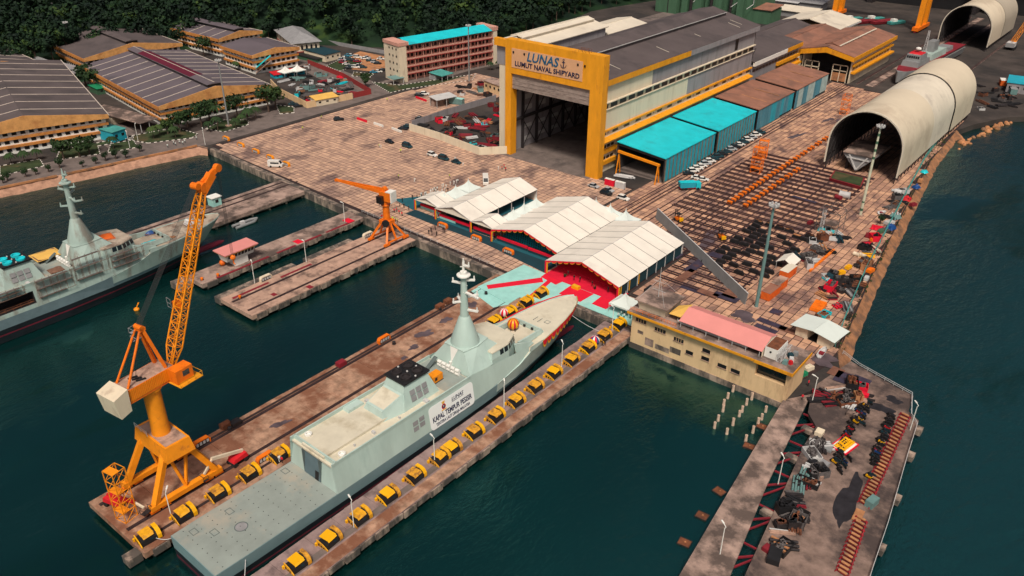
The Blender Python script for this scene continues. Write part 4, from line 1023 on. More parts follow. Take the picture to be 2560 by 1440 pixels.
# bunting along the bow
bt = thing('bow_bunting', 'red and yellow scalloped bunting along the warship bow', 'bunting', (-106.3, 150, 4))
ys = [89 + i * 1.98 for i in range(12)]
for a, b in zip(ys, ys[1:]):
 for nm, m, k, o_ in (('swag_trim', 'fender_yellow', 1.0, .1), ('swag', 'crimson', .66, .2)):
  n = 8; rows = []
  for j in range(n + 1):
   t = j / n; y = min(110.9, a + (b - a) * t); dz = math.sqrt(max(0, 1 - (2 * t - 1) ** 2)) * 2.2 * k
   zs = hb(y, 3) + .36; z = zs - dz - .02
   def px(z):
    tt = max(0, (hb(y, 3) - z) / (hb(y, 3) + 2.5)); return hb(y) + (hb(y, 2) - hb(y)) * max(0, (tt - .24) / .76) + o_
   sh = 0 if y < 96 else -max(0, min(1, (hb(y, 3) - z) / 8.5)) * (y - 96) / 15 * 8.5
   rows.append(((px(zs), y, zs), (px(z), y + sh, z)))
  q = MB(T1)
  for (p0, p1), (r0, r1) in zip(rows, rows[1:]): q.sheet([p1, r1, r0, p0], .02)
  q.build(nm, m, bt)
q = MB(T1)
yy = [84, 90, 95, 100, 104.5, 107.6, 109.6, 111]
for a, b in zip(yy, yy[1:]):
 q.beam((-hb(a), a, hb(a, 3) + .3), (-hb(b), b, hb(b, 3) + .3), .14, .6)
q.build('port_edge_trim', 'crimson', bt)
# striped launch balloon on the foredeck
def ballthing(name, label, c, r, mats, n=16):
 o = thing(name, label, 'balloon', (c[0], c[1], c[2] - r))
 for k in range(n):
  q = MB(); a0, a1 = 2 * math.pi * k / n, 2 * math.pi * (k + 1) / n; vs = []; m = 8
  for i in range(m + 1):
   t = math.pi * i / m
   for a in (a0, (a0 + a1) / 2, a1): vs.append((c[0] + r * math.sin(t) * math.cos(a), c[1] + r * math.sin(t) * math.sin(a), c[2] - r * math.cos(t)))
  fs = []
  for i in range(m):
   for j in range(2): fs.append((i * 3 + j, i * 3 + j + 1, (i + 1) * 3 + j + 1, (i + 1) * 3 + j))
  q.add(vs, fs); q.build('gore', mats[k % len(mats)], o, True)
 return o
bx, by = g(1283, 812, 7.6)
ballthing('striped_balloon', 'red and yellow striped round balloon on the warship foredeck', (bx, by, 7.9), 1.45, ['red', 'fender_yellow'])
q = MB()
for a in range(3): q.beam((bx + .6 * math.cos(a * 2.1), by + .6 * math.sin(a * 2.1), 6.14), (bx + .3 * math.cos(a * 2.1), by + .3 * math.sin(a * 2.1), 6.8), .1)
tag(q.build('balloon_stand', 'black'), 'small black tripod under the striped balloon', 'stand')
# orange generator set in the warship's waist
ge = thing('generator_set', 'orange generator set in the waist of the clean warship', 'generator', (*g(1087, 948, 8.6), 8.33))
q = MB(WM[ge.name]); q.box(-1.0, 1.0, -1.5, 1.5, .15, 1.75); q.build('housing', 'crane_yellow', ge)
q = MB(WM[ge.name]); q.box(-1.1, 1.1, -1.6, 1.6, 0, .15); q.build('skid', 'black', ge)
q = MB(WM[ge.name]); q.box(1.0, 1.02, -.9, -.2, .6, 1.4); q.build('grille', 'black', ge)
q = MB(WM[ge.name]); q.box(-.3, .3, -1.53, -1.5, .5, 1.5); q.build('door', 'steel_dark', ge)
K = thing('luffing_crane', 'tall orange luffing crane with lattice jib on the long pier', 'crane', (-128, 54, 0))
for x in (-133.3, -123.3):
 q = MB(); q.box(x - .6, x + .6, 46.5, 61.5, .9, 1.9); q.build('sill_beam', 'crane_yellow', K)
 for i, y in enumerate((47.2, 49.4, 58.6, 60.8)):
  q = MB(); q.box(x - .4, x + .4, y - .9, y + .9, .35, .95); b = q.build('bogie', 'orange', K)
  for dy in (-.5, .5): q = MB(); q.tube((x - .25, y + dy, .38), (x + .25, y + dy, .38), .28, n=10); q.build('wheel', 'black', b)
 for y, dx in ((47.6, 0), (60.4, 0)):
  q = MB(); q.beam((x, y, 1.8), (x + (1.2 if x < -128 else -1.2), 54 + (y - 54) * .32, 10.4), 1.1, 1.1); q.build('leg', 'crane_yellow', K)
 q = MB(); q.beam((x, 54, 1.8), (x + (1.2 if x < -128 else -1.2), 52.4, 10), .5, .5); q.beam((x, 54, 1.8), (x + (1.2 if x < -128 else -1.2), 56.2, 10), .5, .5); q.build('brace', 'crane_yellow', K)
q = MB(); q.hexa([(-134, 51.2, 9.6), (-122.4, 51.2, 9.6), (-122.4, 57, 9.6), (-134, 57, 9.6), (-133.4, 51.6, 12.6), (-122.9, 51.6, 12.6), (-122.9, 56.6, 12.6), (-133.4, 56.6, 12.6)]); q.build('portal_beam', 'crane_yellow', K)
q = MB(); q.box(-132.8, -123.4, 52, 56.2, 12.6, 12.64); q.build('portal_deck', 'concrete', K)
q = MB()
for x in (-133.2, -131, -128.8): q.beam((x, 51.5, 12.6), (x, 51.5, 13.7), .08)
q.beam((-133.2, 51.5, 13.7), (-128.8, 51.5, 13.7), .08); q.beam((-133.2, 51.5, 13.2), (-128.8, 51.5, 13.2), .06); q.build('railing', 'light_grey', K)
q = MB(); q.lathe([(1.75, 12.6), (1.62, 15), (1.55, 22.4), (2.0, 22.6), (2.0, 23.2)], (-128.2, 54, 0), 28); q.build('tower', 'crane_yellow', K, True)
# slewing house: local frame, +y = jib side
SL = Matrix.Translation((-128.2, 54, 23.2)) @ Matrix.Rotation(rad(7), 4, 'Z')
L = lambda: MB(SL)
q = L(); q.box(-2.1, 2.1, -5.6, 4.4, 0, .5); q.box(2.0, 2.15, -5.4, 4.2, .5, 2.9); q.box(-2.15, -2.0, -5.4, 4.2, .5, 2.9); q.box(-2.0, 2.0, 4.0, 4.2, .5, 2.9); q.build('machine_house', 'orange', K)
q = L();
for i in range(28): q.box(2.15, 2.2, -5.3 + i * .34, -5.12 + i * .34, .5, 2.8)
o = q.build('house_corrugation', 'crane_yellow', K); o['kind'] = 'stuff'
q = L(); q.box(-2.05, 2.05, -5.5, 4.1, 2.75, 2.92); q.build('house_roof', 'concrete', K)
for i in range(3): q = L(); q.beam((-.9 + i * .9, -3.2 + i * .2, 3.0), (-.2 + i * .9, -1.7 + i * .2, 3.05), .35, .25); q.build('winch_slot', 'black', K)
q = L(); q.hexa([(-2.5, -7.9, -1.6), (2.5, -7.9, -1.6), (2.5, -5.7, -1.0), (-2.5, -5.7, -1.0), (-2.5, -8.5, 2.6), (2.5, -8.5, 2.6), (2.5, -5.6, 3.5), (-2.5, -5.6, 3.5)]); q.build('counterweight', 'cream', K)
q = L(); q.box(2.3, 4.6, 2.6, 6.2, .3, 3.0); cb = q.build('operator_cab', 'orange', K)
q = L(); q.box(4.6, 4.64, 4.0, 5.4, 1.4, 2.5); q.build('cab_window', 'glass', cb)
q = L(); q.box(2.6, 4.3, 6.2, 6.24, 1.2, 2.5); q.build('cab_window', 'glass', cb)
q = L(); q.box(2.2, 5.6, 2.4, 7.4, 0, .14)
for y in (2.5, 4.1, 5.7, 7.3): q.beam((5.55, y, .1), (5.55, y, 1.1), .07)
q.beam((5.55, 2.5, 1.1), (5.55, 7.3, 1.1), .07); q.beam((2.4, 7.35, 1.1), (5.55, 7.35, 1.1), .07); q.build('cab_walkway', 'yellow', cb)
# A-frame
apex = Vector((0, .6, 12.2))
for sx in (-1, 1):
 q = L(); q.beam((sx * 1.5, 2.9, 2.9), (sx * .55, .8, 12.0), .55, .6); q.build('a_frame_leg', 'orange', K)
 q = L(); q.tube((sx * 1.6, -5.0, 2.9), (sx * .6, .2, 11.7), .22, n=8); q.build('a_frame_stay', 'orange', K)
q = L()
for i in range(14): t = i / 14; q.beam((-.62 + .2 * t, 3.3 - 2.2 * t, 3.4 + 8 * t), (.0 + .15 * t, 3.35 - 2.2 * t, 3.4 + 8 * t), .09)
q.beam((-.65, 3.4, 3), (-.4, 1.1, 11.8), .09); q.beam((.0, 3.4, 3), (.2, 1.1, 11.8), .09); q.build('ladder', 'orange', K)
q = L(); q.tube((-.9, .6, 12.2), (.9, .6, 12.2), .5, n=12); q.box(-.9, .9, .2, 1.3, 11.6, 12.2); q.build('a_frame_head', 'orange', K)
q = L();
for z in (11.2, 9.6): q.box(-1.3, -.6, -.6, 1.2, z, z + .08); q.beam((-1.3, -.6, z + 1), (-1.3, 1.2, z + 1), .07); q.beam((-1.3, -.6, z), (-1.3, -.6, z + 1), .07); q.beam((-1.3, 1.2, z), (-1.3, 1.2, z + 1), .07); q.beam((-1.3, -.6, z + 1), (.4, -.6, z + 1), .07)
q.build('service_platform', 'grey', K)
# jib
jb = SL @ Vector((.4, 4.6, 1.6)); jt = Vector((-131.6, 73.2, 55.2))
q = MB(); d = (jt - jb); a = jb + d * .12; b = jb + d * .9
lattice(q, jb, a, .9, .6, 2, .22, .1, 2.2, 1.7); lattice(q, a, b, 2.2, 1.7, 18, .22, .11, 1.7, 1.3); lattice(q, b, jt, 1.7, 1.3, 2, .22, .11, 1.0, .8)
q.build('jib', 'crane_yellow', K)
q = MB(); dn = d.normalized(); side = dn.cross(Vector((0, 0, 1))).normalized(); upv = side.cross(dn)
q.beam(jt - dn * 1.2, jt + dn * 1.6 + Vector((.2, 1.6, .5)), 1.3, 1.4); q.tube(jt - side * .8, jt + side * .8, 1.0, n=12); q.tube(jt - side * .75 + upv * 1.6, jt + side * .75 + upv * 1.6, .65, n=12)
q.build('jib_head', 'orange', K)
nose = jt + dn * 2.2 + Vector((.4, 2.6, .8))
q = MB(); q.tube(nose - side * .45, nose + side * .45, .75, n=12); q.beam(jt + dn * .8, nose, .7, 1.0); q.build('nose_sheave', 'orange', K)
q = MB(); ah = SL @ Vector((0, .6, 12.6))
for k in range(6): q.tube(ah + side * (-.6 + .24 * k), jt + upv * 1.7 + side * (-.6 + .24 * k), .045, n=4)
for k in range(2): q.tube(SL @ Vector((-.4 + .8 * k, -2.6, 3)), ah + side * (-.3 + .6 * k), .045, n=4)
o = q.build('luffing_ropes', 'black', K); o['kind'] = 'stuff'
q = MB()
for k in range(3): q.tube(nose + side * (-.3 + .3 * k), nose + side * (-.3 + .3 * k) - Vector((0, 0, 18)), .04, n=4)
hk = q.build('hoist_ropes', 'black', K); hk['kind'] = 'stuff'
q = MB(); c = nose - Vector((0, 0, 18.4)); q.ball(tuple(c), .55, 8); q.tube(c, c - Vector((0, 0, 1.2)), .18, .12); q.tube(c - Vector((0, 0, 1.2)), c + Vector((.5, 0, -1.4)), .12, .08); q.build('hook_block', 'orange', K)
m_ = jb + d * .33
q = MB(); q.cbox(m_.x - 1.6, m_.y + .2, m_.z - .6, 1.2, 1.2, 1.5); q.build('jib_cabinet', 'orange', K)
q = MB()
for dx in (-3.6, -2.3): q.beam((m_.x + dx, m_.y - .6, m_.z - .6), (m_.x + dx, m_.y - .6, m_.z + 1.3), .07)
for z in (-.6, .3, 1.3): q.beam((m_.x - 3.6, m_.y - .6, m_.z + z), (m_.x - 2.2, m_.y - .6, m_.z + z), .07)
q.build('jib_platform', 'grey', K)
P = thing('pedestal_crane', 'small orange pedestal crane on portal legs at the pier root', 'crane', (-177, 157.5, 0))
cx, cy = -176.9, 157.4
for dx in (-3.5, 3.7):
 for dy in (-4.0, 4.0):
  q = MB(); q.beam((cx + dx, cy + dy, .9), (cx + dx * .35, cy + dy * .22, 6.2), .6, .6); q.build('leg', 'orange', P)
  q = MB(); q.box(cx + dx - .35, cx + dx + .35, cy + dy - 1.1, cy + dy + 1.1, .3, .95); bb = q.build('bogie', 'orange', P)
  for k in (-.6, .6): q = MB(); q.tube((cx + dx - .2, cy + dy + k, .35), (cx + dx + .2, cy + dy + k, .35), .25, n=8); q.build('wheel', 'black', bb)
 q = MB(); q.beam((cx + dx, cy, 1.2), (cx + dx * .4, cy, 6), .45, .45); q.build('brace', 'orange', P)
 q = MB(); q.beam((cx + dx, cy - 4, 1.1), (cx + dx, cy + 4, 1.1), .4, .4); q.build('sill_beam', 'orange', P)
q = MB(); q.cbox(cx, cy, 5.8, 3.6, 3.4, 1.0); q.build('portal_beam', 'orange', P)
q = MB(); q.lathe([(1.15, 6.8), (1.05, 11.5), (1.4, 11.6), (1.4, 11.9), (1.05, 12), (1.05, 13.6)], (cx, cy, 0), 18); q.build('pedestal', 'orange', P, True)
q = MB(); q.tube((cx + 1.3, cy - 1.9, 6.6), (cx + 2.0, cy - 2.3, 6.6), 1.1, n=16); q.build('cable_reel', 'black', P)
q = MB()
for k in range(12):
 a = 2 * math.pi * k / 12; b = 2 * math.pi * (k + 1) / 12
 q.beam((cx + 1.9 * math.cos(a), cy + 1.9 * math.sin(a), 12.4), (cx + 1.9 * math.cos(b), cy + 1.9 * math.sin(b), 12.4), .06); q.beam((cx + 1.9 * math.cos(a), cy + 1.9 * math.sin(a), 11.4), (cx + 1.9 * math.cos(a), cy + 1.9 * math.sin(a), 12.4), .06)
q.build('ring_railing', 'dark_teal', P)
PS = Matrix.Translation((cx, cy, 13.4)) @ Matrix.Rotation(rad(100), 4, 'Z')   # jib points to -x
q = MB(PS); q.box(-1.3, 1.3, -2.9, 1.4, 0, 3.0); q.build('machine_house', 'orange', P)
q = MB(PS); q.box(-1.35, 1.35, -3.3, -2.9, -.1, 3.3); q.box(-1.3, 1.3, -2.9, -1.0, 3.0, 3.25); q.build('counterweight', 'white', P)
q = MB(PS); q.box(-2.5, -1.3, -.4, 1.6, -.6, 1.7); q.build('operator_cab', 'window_dark', P)
q = MB(PS); q.tube((-.7, .2, 3.4), (.7, .2, 3.4), .85, n=12); q.build('luff_drum', 'orange', P)
q = MB(PS)
for s_ in (-1, 1): q.hexa([(s_ * .95 - .15, .8, 2.2), (s_ * .95 + .15, .8, 2.2), (s_ * .95 + .15, .8, 3.3), (s_ * .95 - .15, .8, 3.3), (s_ * .3 - .12, 18.8, 2.5), (s_ * .3 + .12, 18.8, 2.5), (s_ * .3 + .12, 18.8, 3.0), (s_ * .3 - .12, 18.8, 3.0)])
for k in range(9): t = k / 9; q.beam((-.95 + .65 * t, 1 + 17.6 * t, 2.7), (.95 - .65 * t, 1 + 17.6 * t, 2.7), .16)
q.build('jib', 'orange', P)
q = MB(PS); q.tube((-.35, 18.9, 2.7), (.35, 18.9, 2.7), .5, n=10); q.build('jib_sheave', 'orange', P)
def scaffold(name, label, x, y, w, h, n, m='orange', rz=0.):
 s = thing(name, label, 'scaffold tower', (x, y, 0), rz)
 T = WM[s.name]
 for a in (-1, 1):
  for b in (-1, 1):
   q = MB(T); q.beam((a * w / 2, b * w / 2, 0), (a * w / 2, b * w / 2, h), .14); q.build('post', m, s)
 for i in range(n + 1):
  z = h * i / n; q = MB(T)
  for a in (-1, 1): q.beam((a * w / 2, -w / 2, z), (a * w / 2, w / 2, z), .11); q.beam((-w / 2, a * w / 2, z), (w / 2, a * w / 2, z), .11)
  if i < n:
   z2 = h * (i + 1) / n
   for a in (-1, 1): q.beam((a * w / 2, -w / 2, z), (a * w / 2, w / 2, z2), .09); q.beam((-w / 2, a * w / 2, z), (w / 2, a * w / 2, z2), .09)
  if i % 2: q.box(-w / 2, w / 2, -w / 2, w * .1, z - .06, z)
  q.build('lift', m, s)
 return s
x, y = g(318, 1292); scaffold('scaffold_tower', 'narrow yellow scaffold tower at the head of the crane pier', x, y, 2.6, 11.5, 5, 'crane_yellow', .2)
x, y = g(1890, 430); scaffold('scaffold_tower', 'orange scaffold tower in the yard beside the first cyan shed', x, y, 3.6, 10, 5, 'orange', .1)
x, y = g(1905, 392); scaffold('scaffold_tower', 'orange scaffold tower behind the tallest yard scaffold', x, y, 3.4, 7, 3, 'orange', .3)
x, y = g(2110, 285); scaffold('scaffold_tower', 'slim orange scaffold tower beside the rails near the arched shelter', x, y, 3.2, 9, 4, 'orange', 0)
for i, (px, py) in enumerate(((2092, 40), (2300, 75))):
 x, y = g(px, py)
 s = thing('gantry_crane', ['yellow gantry crane leg on red bogies behind the pale roofed hall', 'yellow gantry crane leg on red bogies beside the laid up patrol ship'][i], 'crane', (x, y, 0))
 q = MB(); q.box(x - 2, x + 2, y - 13, y + 13, 1.2, 3.4); q.build('sill_beam', 'orange', s)
 for k in range(8): q = MB(); q.box(x - .9, x + .9, y - 12.6 + k * 3.3, y - 10.4 + k * 3.3, .1, 1.2); q.build('bogie', 'dark_red', s)
 for dy, e in ((-6, 1.5), (6, -1.5)):
  q = MB(); q.beam((x, y + dy, 3.2), (x, y + dy + e, 44), 3.2, 3.4); q.build('leg', 'crane_yellow', s)
 q = MB(); q.box(x - 45 if i == 0 else x - 3, x + 45 if i == 0 else x + 3, y - 4, y + 4, 44, 49); q.build('girder', 'crane_yellow', s)
x, y = g(2525, 122)
s = thing('crawler_crane', 'yellow lattice boom crawler crane at the right edge behind the arched shelter', 'crane', (x, y, 0))
for dx in (-2.2, 2.2): q = MB(); q.cbox(x + dx, y, 0, 1.3, 7.5, 1.4); q.build('track', 'black', s)
q = MB(); q.cbox(x, y, 1.4, 4.4, 6.5, 2.6); q.build('upper_body', 'light_grey', s)
q = MB(); q.cbox(x, y - 4, 1.6, 4.6, 1.6, 2.4); q.build('counterweight', 'grey', s)
q = MB(); q.cbox(x + 1.2, y + 2.6, 2.2, 1.4, 2, 2.2); q.build('operator_cab', 'crane_yellow', s)
q = MB(); lattice(q, (x, y + 2, 3), (x + 14, y + 12, 46), 2.0, 2.0, 20, .2, .1); q.build('boom', 'crane_yellow', s)
q = MB(); q.tube((x, y - 3, 4), (x + 14, y + 12, 46), .06, n=4); q.tube((x + .5, y - 3, 4), (x + 14.5, y + 12, 46), .06, n=4); q.build('pendant_ropes', 'black', s)
def mast(px, py, h, label, col, r=.38):
 x, y = g(px, py)
 s = thing('light_mast', label, 'light mast', (x, y, 0), 0, 'tall light masts')
 q = MB(); q.lathe([(r, .4), (r * .92, h * .5), (r * .6, h)], (x, y, 0), 12); q.build('mast', col, s, True)
 q = MB(); q.cbox(x, y, 0, 2, 2, .5); q.build('footing', 'concrete', s)
 q = MB(); q.lathe([(1.1, h - .1), (1.1, h + .1)], (x, y, 0), 12); q.build('head_frame', 'grey', s)
 for k in range(8):
  a = 2 * math.pi * k / 8
  q = MB(); q.cbox(x + 1.1 * math.cos(a), y + 1.1 * math.sin(a), h + .1, .6, .4, .55, a); q.build('floodlight', 'light_grey', s)
 q = MB()
 for k in range(12):
  a = 2 * math.pi * k / 12; b = 2 * math.pi * (k + 1) / 12
  q.beam((x + 1.3 * math.cos(a), y + 1.3 * math.sin(a), h - .1), (x + 1.3 * math.cos(b), y + 1.3 * math.sin(b), h - .1), .08)
 q.build('ring', 'grey', s)
 return s
mat('mast_teal', (.13, .24, .235), .5, var=.1); mat('mast_grey', (.22, .23, .235), .5, var=.1); mat('mast_striped', (.55, .55, .42), .6, var=.15)
mast(572, 315, 28, 'tall grey light mast by the road in front of the gabled workshop', 'mast_grey')
mast(1173, 205, 28, 'tall grey light mast in front of the blue roofed dormitory', 'mast_grey')
mast(1890, 770, 30, 'tall teal light mast beside the orange containers in the yard', 'mast_teal', .5)
m4 = mast(2150, 540, 31, 'tall pale light mast with green patches before the arched shelter', 'mast_striped', .5)
x, y = g(2150, 540)
for k in range(11): q = MB(); q.lathe([(.5 - .012 * k, 2 + k * 2.6), (.5 - .012 * k, 2.9 + k * 2.6)], (x, y, 0), 12); q.build('paint_patch', 'green_sheet', m4)
mast(150, 105, 22, 'dark chimney-like light mast behind the left workshops', 'steel_dark')
mast(186, 150, 20, 'second dark mast standing between the left workshops', 'steel_dark')
def street_lamp_proto():
 s = thing('street_lamp', 'x', 'street lamp', (0, 0, 0), 0, 'street lamps')
 q = MB(); q.tube((0, 0, 0), (0, 0, 6.2), .11, .08, 8); q.build('pole', 'white', s)
 q = MB(); q.path([(0, 0, 6.2), (.15, .1, 6.6), (-.6, .3, 6.8)], .07); q.build('arm', 'white', s)
 q = MB(); q.beam((-.5, .28, 6.8), (-1.3, .5, 6.85), .28, .14); q.build('lamp_head', 'white', s)
 return s
sp = street_lamp_proto()
lamps = [(885, 1318, 'white street lamp on the right pier nearest the viewer'), (1087, 1160, 'white street lamp on the right pier beside the paired fender machines'), (1260, 1018, 'white street lamp on the right pier beside the lettered banner'), (1404, 917, 'white street lamp on the right pier near the middle of the bow'), (1530, 825, 'white street lamp on the right pier beside the small white tent'),
   (430, 1297, 'white street lamp beside the orange crane legs'), (766, 655, 'white street lamp on the crane berth pier'), (862, 555, 'white street lamp at the root of the dolphin pier'), (637, 708, 'white street lamp at the head of the crane berth pier'),
   (1945, 1265 - 55, 'white street lamp on the long jetty walkway, nearer the lodge'), (1800, 1385, 'white street lamp on the long jetty walkway, near its lower end'), (2030, 1005, 'white street lamp at the corner of the yellow lodge'), (2275, 1075, 'white street lamp on the outer edge of the storage wharf'),
   (513, 362, 'white street lamp at the corner where road meets the basin'), (325, 370, 'white street lamp beside the teal annex'), (345, 350, 'pale lamp post on the kerb island by the annex'), (1000, 372, 'lamp post on the apron'), (915, 130, 'lamp post at the forest fence')][:16]
for i, (px, py, lb) in enumerate(lamps):
 x, y = g(px, py)
 if i == 0: sp.location = (x, y, 0); sp['label'] = lb
 else: dup(sp, (x, y, 0), R_.uniform(-.5, .5), lb)
mat('tent_white', (.74, .70, .63), .75, var=.07, scale=.15, stain=(.62, .58, .52), samt=.35, sscale=.1)
mat('tent_pale', (.62, .69, .66), .7, var=.04, scale=.3)
mat('tent_seam', (.10, .09, .08), .8)
mat('gable_cloth_shaded', (.50, .46, .39), .8, var=.06)  # darker copy of the tent cloth: gable shade put into the colour
mat('red_stage', (.62, .004, .035), .85, var=.12, scale=.4)
mat('teal_floor', (.008, .09, .12), .9, var=.15)
mat('chair_cyan', (.01, .30, .38), .6, var=.2)
def swags(parent, p, q_, n, drop, z):
 p = Vector(p); q_ = Vector(q_); d = (q_ - p) / n
 out = Vector((0, -.06, 0)) if abs(d.x) > abs(d.y) else Vector((.06, 0, 0))
 for i in range(n):
  for nm, m, k, o in (('swag_trim', 'fender_yellow', 1., 1), ('swag', 'crimson', .68, 2)):
   q = MB(); rows = []
   for j in range(7):
    t = j / 6; a = p + d * (i + t) + out * o; rows.append((a, a - Vector((0, 0, .12 + drop * k * math.sqrt(max(0, 1 - (2 * t - 1) ** 2))))))
   for (a, b), (c, e) in zip(rows, rows[1:]): q.sheet([b, e, c, a], .015)
   q.build(nm, m, parent)
def clearspan(label, x0, x1, y0, y1, ze, zr, nb, deco=True, wall_right=None):
 s = thing('marquee', label, 'marquee', ((x0 + x1) / 2, y0, 0), 0, 'white clear-span marquees')
 xm = (x0 + x1) / 2; w = (y1 - y0) / nb
 for k in range(nb):
  a, b = y0 + k * w + .03, y0 + (k + 1) * w - .03; sag = .12
  for sgn in (-1, 1):
   xe = x0 - .3 if sgn < 0 else x1 + .3
   q = MB(); pts = []
   for j in range(4):
    t = j / 3; x = xm + (xe - xm) * t; z = zr + (ze - zr) * t
    pts.append([(x, a, z), (x, (a + b) / 2, z - sag * math.sin(math.pi * t) - .04), (x, b, z)])
   vs = [p for r in pts for p in r]; fs = []
   for j in range(3):
    for i in range(2):
     f = (j * 3 + i, j * 3 + i + 1, (j + 1) * 3 + i + 1, (j + 1) * 3 + i); fs.append(f[::-1] if sgn > 0 else f)
   q.add(vs, fs); q.build('roof_panel', 'tent_white', s, True)
 q = MB()
 for k in range(nb + 1):
  y = y0 + k * w
  for xe in (x0 - .3, x1 + .3): q.beam((xm, y, zr - .02), (xe, y, ze - .02), .1, .14)
  for x in (x0, x1): q.beam((x, y, 0), (x, y, ze), .18)
 q.beam((xm, y0, zr - .02), (xm, y1, zr - .02), .12, .12)
 o = q.build('frame', 'light_grey', s); o['kind'] = 'stuff'
 q = MB()
 for k in range(1, nb):
  y = y0 + k * w
  for xe in (x0 - .3, x1 + .3): q.beam((xm, y, zr + .04), (xe, y, ze + .04), .13, .03)
 o = q.build('seams', 'tent_seam', s); o['kind'] = 'stuff'
 q = MB(); q.add([(x0, y1, 0), (x1, y1, 0), (x1, y1, ze), (xm, y1, zr - .1), (x0, y1, ze)], [(4, 3, 2, 1, 0)]); q.build('rear_wall', 'tent_white', s)
 if deco:
  for sgn in (-1, 1):
   xe = x0 - .3 if sgn < 0 else x1 + .3
   a, b = ((xe, y0 - .05, ze), (xm, y0 - .05, zr)); swags(s, a, b, 6, .75, 0)
 return s
T_1 = clearspan('largest white marquee with red carpeted stage front nearest the warship', -125.2, -100.6, 171.2, 207.5, 4.0, 7.6, 7)
T_2 = clearspan('middle white marquee sheltering rows of blue chairs', -151.0, -126.0, 177.3, 211.5, 4.0, 7.6, 6)
T_3 = clearspan('narrow white marquee, third from the red stage', -176.2, -160.8, 178.2, 213, 3.8, 6.4, 5, False)
T_4 = clearspan('smallest gabled white tent between the two widest marquees and the narrow one', -160.6, -151.4, 178.2, 186, 3.6, 5.2, 2, False)
T_5 = clearspan('small gabled white entrance tent at the left end of the marquees', -187, -176.6, 179.5, 188, 3.6, 5.4, 2, False)
for s, x0, x1, ze, zr, y in ((T_3, -176.2, -160.8, 3.8, 6.4, 178.2), (T_4, -160.6, -151.4, 3.6, 5.2, 178.2), (T_5, -187, -176.6, 3.6, 5.4, 179.5)):
 q = MB(); q.sheet([(x0, y - .1, ze), (x1, y - .1, ze), ((x0 + x1) / 2, y + 1.2, zr - .1)], .04); q.build('gable_cloth_shaded', 'gable_cloth_shaded', s)
# inside the big tent: stage, backdrop, side hangings
q = MB(); q.box(-124.6, -101.2, 176, 200, .02, .5); q.build('stage_floor', 'red_stage', T_1)
q = MB(); q.box(-124.2, -101.6, 199.5, 200, .5, 4.2); q.build('stage_backdrop', 'red_stage', T_1)
q = MB(); q.box(-100.9, -100.7, 172, 207, .3, 3.8); q.build('side_wall', 'dark_teal', T_1)
for k, y in enumerate((172.6, 177, 182)): q = MB(); q.box(-100.62, -100.5, y, y + .35, .4, 3.9); q.build('side_drape', 'fender_yellow', T_1)
for x in (-125.2, -100.6):
 q = MB(); q.box(x - .3, x + .3, 171.0, 171.3, .1, 4); q.build('corner_drape', 'crimson', T_1); q = MB(); q.box(x + .3, x + .55, 171.0, 171.3, .1, 3.8); q.build('corner_drape', 'fender_yellow', T_1)
# seating in the middle marquee: blue chairs in rows
q = MB(); q.box(-150.8, -126.2, 177, 211, .02, .12); q.build('tent_floor', 'teal_floor', T_2)
q = MB(); q.box(-150.6, -126.4, 195, 195.4, .1, 3.8); q.build('inner_dark_sheet', 'dark_teal', T_2)
q = MB(); q.box(-176, -161, 178, 212, .02, .12); q.build('tent_floor', 'teal_floor', T_3)
q = MB(); q.box(-175.9, -161, 184, 184.3, .1, 3.4); q.build('inner_dark_sheet', 'dark_teal', T_3)
for i, (x0, x1, y) in enumerate(((-150, -138, 178.6), (-137.5, -127, 178.4), (-175.6, -168.6, 179.4), (-168.2, -161.2, 179.2), (-160.4, -151.6, 179.2), (-186.5, -177, 181.5))):
 s = thing('skirted_barrier', ['crimson skirted barrier at the left front of the middle marquee', 'crimson skirted barrier at the right front of the middle marquee', 'crimson skirted barrier at the left front of the narrow marquee', 'crimson skirted barrier at the right front of the narrow marquee', 'crimson skirted barrier below the smallest gabled tent', 'crimson skirted barrier inside the entrance tent'][i], 'barrier', (x0, y, 0))
 q = MB(); q.box(x0, x1, y, y + .35, .9, 1.75); q.build('red_rail', 'crimson', s)
 q = MB(); q.box(x0, x1, y + .05, y + .3, .02, .9); q.build('skirt', 'teal_carpet' if i in (2, 5) else 'dark_teal', s)
cp = thing('stacking_chair', 'x', 'chair', (0, 0, 0), 0, 'blue chairs in the middle marquee')
q = MB(); q.box(-.24, .24, -.24, .24, .42, .48); q.build('seat', 'chair_cyan', cp)
q = MB(); q.box(-.24, .24, .2, .26, .48, 1.0); q.build('backrest', 'chair_cyan', cp)
q = MB()
for a in (-.2, .2):
 for b in (-.2, .2): q.beam((a, b, 0), (a, b, .42), .05)
q.build('legs', 'grey', cp)
first = True
for r in range(4):
 for c in range(26):
  loc = (-149.6 + c * .88, 181.4 + r * 1.25, .12)
  lb = 'blue stacking chair in the rows under the middle marquee'
  if first: cp.location = loc; cp['label'] = lb; first = False
  else: dup(cp, loc, 0, lb)
# valance drapes between bays
for i, (x, y) in enumerate(((-176.4, 178), (-160.7, 177.9), (-151.2, 177.0), (-187, 179.3))):
 s = thing('corner_drape', ['red and yellow drape on the corner post of the narrow marquee, left', 'red and yellow drape on the post between narrow and smallest tents', 'red and yellow drape on the post left of the middle marquee', 'red and yellow drape on the left post of the entrance tent'][i], 'drape', (x, y, 0))
 q = MB(); q.box(x - .1, x + .3, y - .1, y + .1, .1, 3.6); q.build('red_cloth', 'crimson', s)
 q = MB(); q.box(x + .31, x + .65, y - .1, y + .1, .1, 3.4); q.build('yellow_cloth', 'fender_yellow', s)
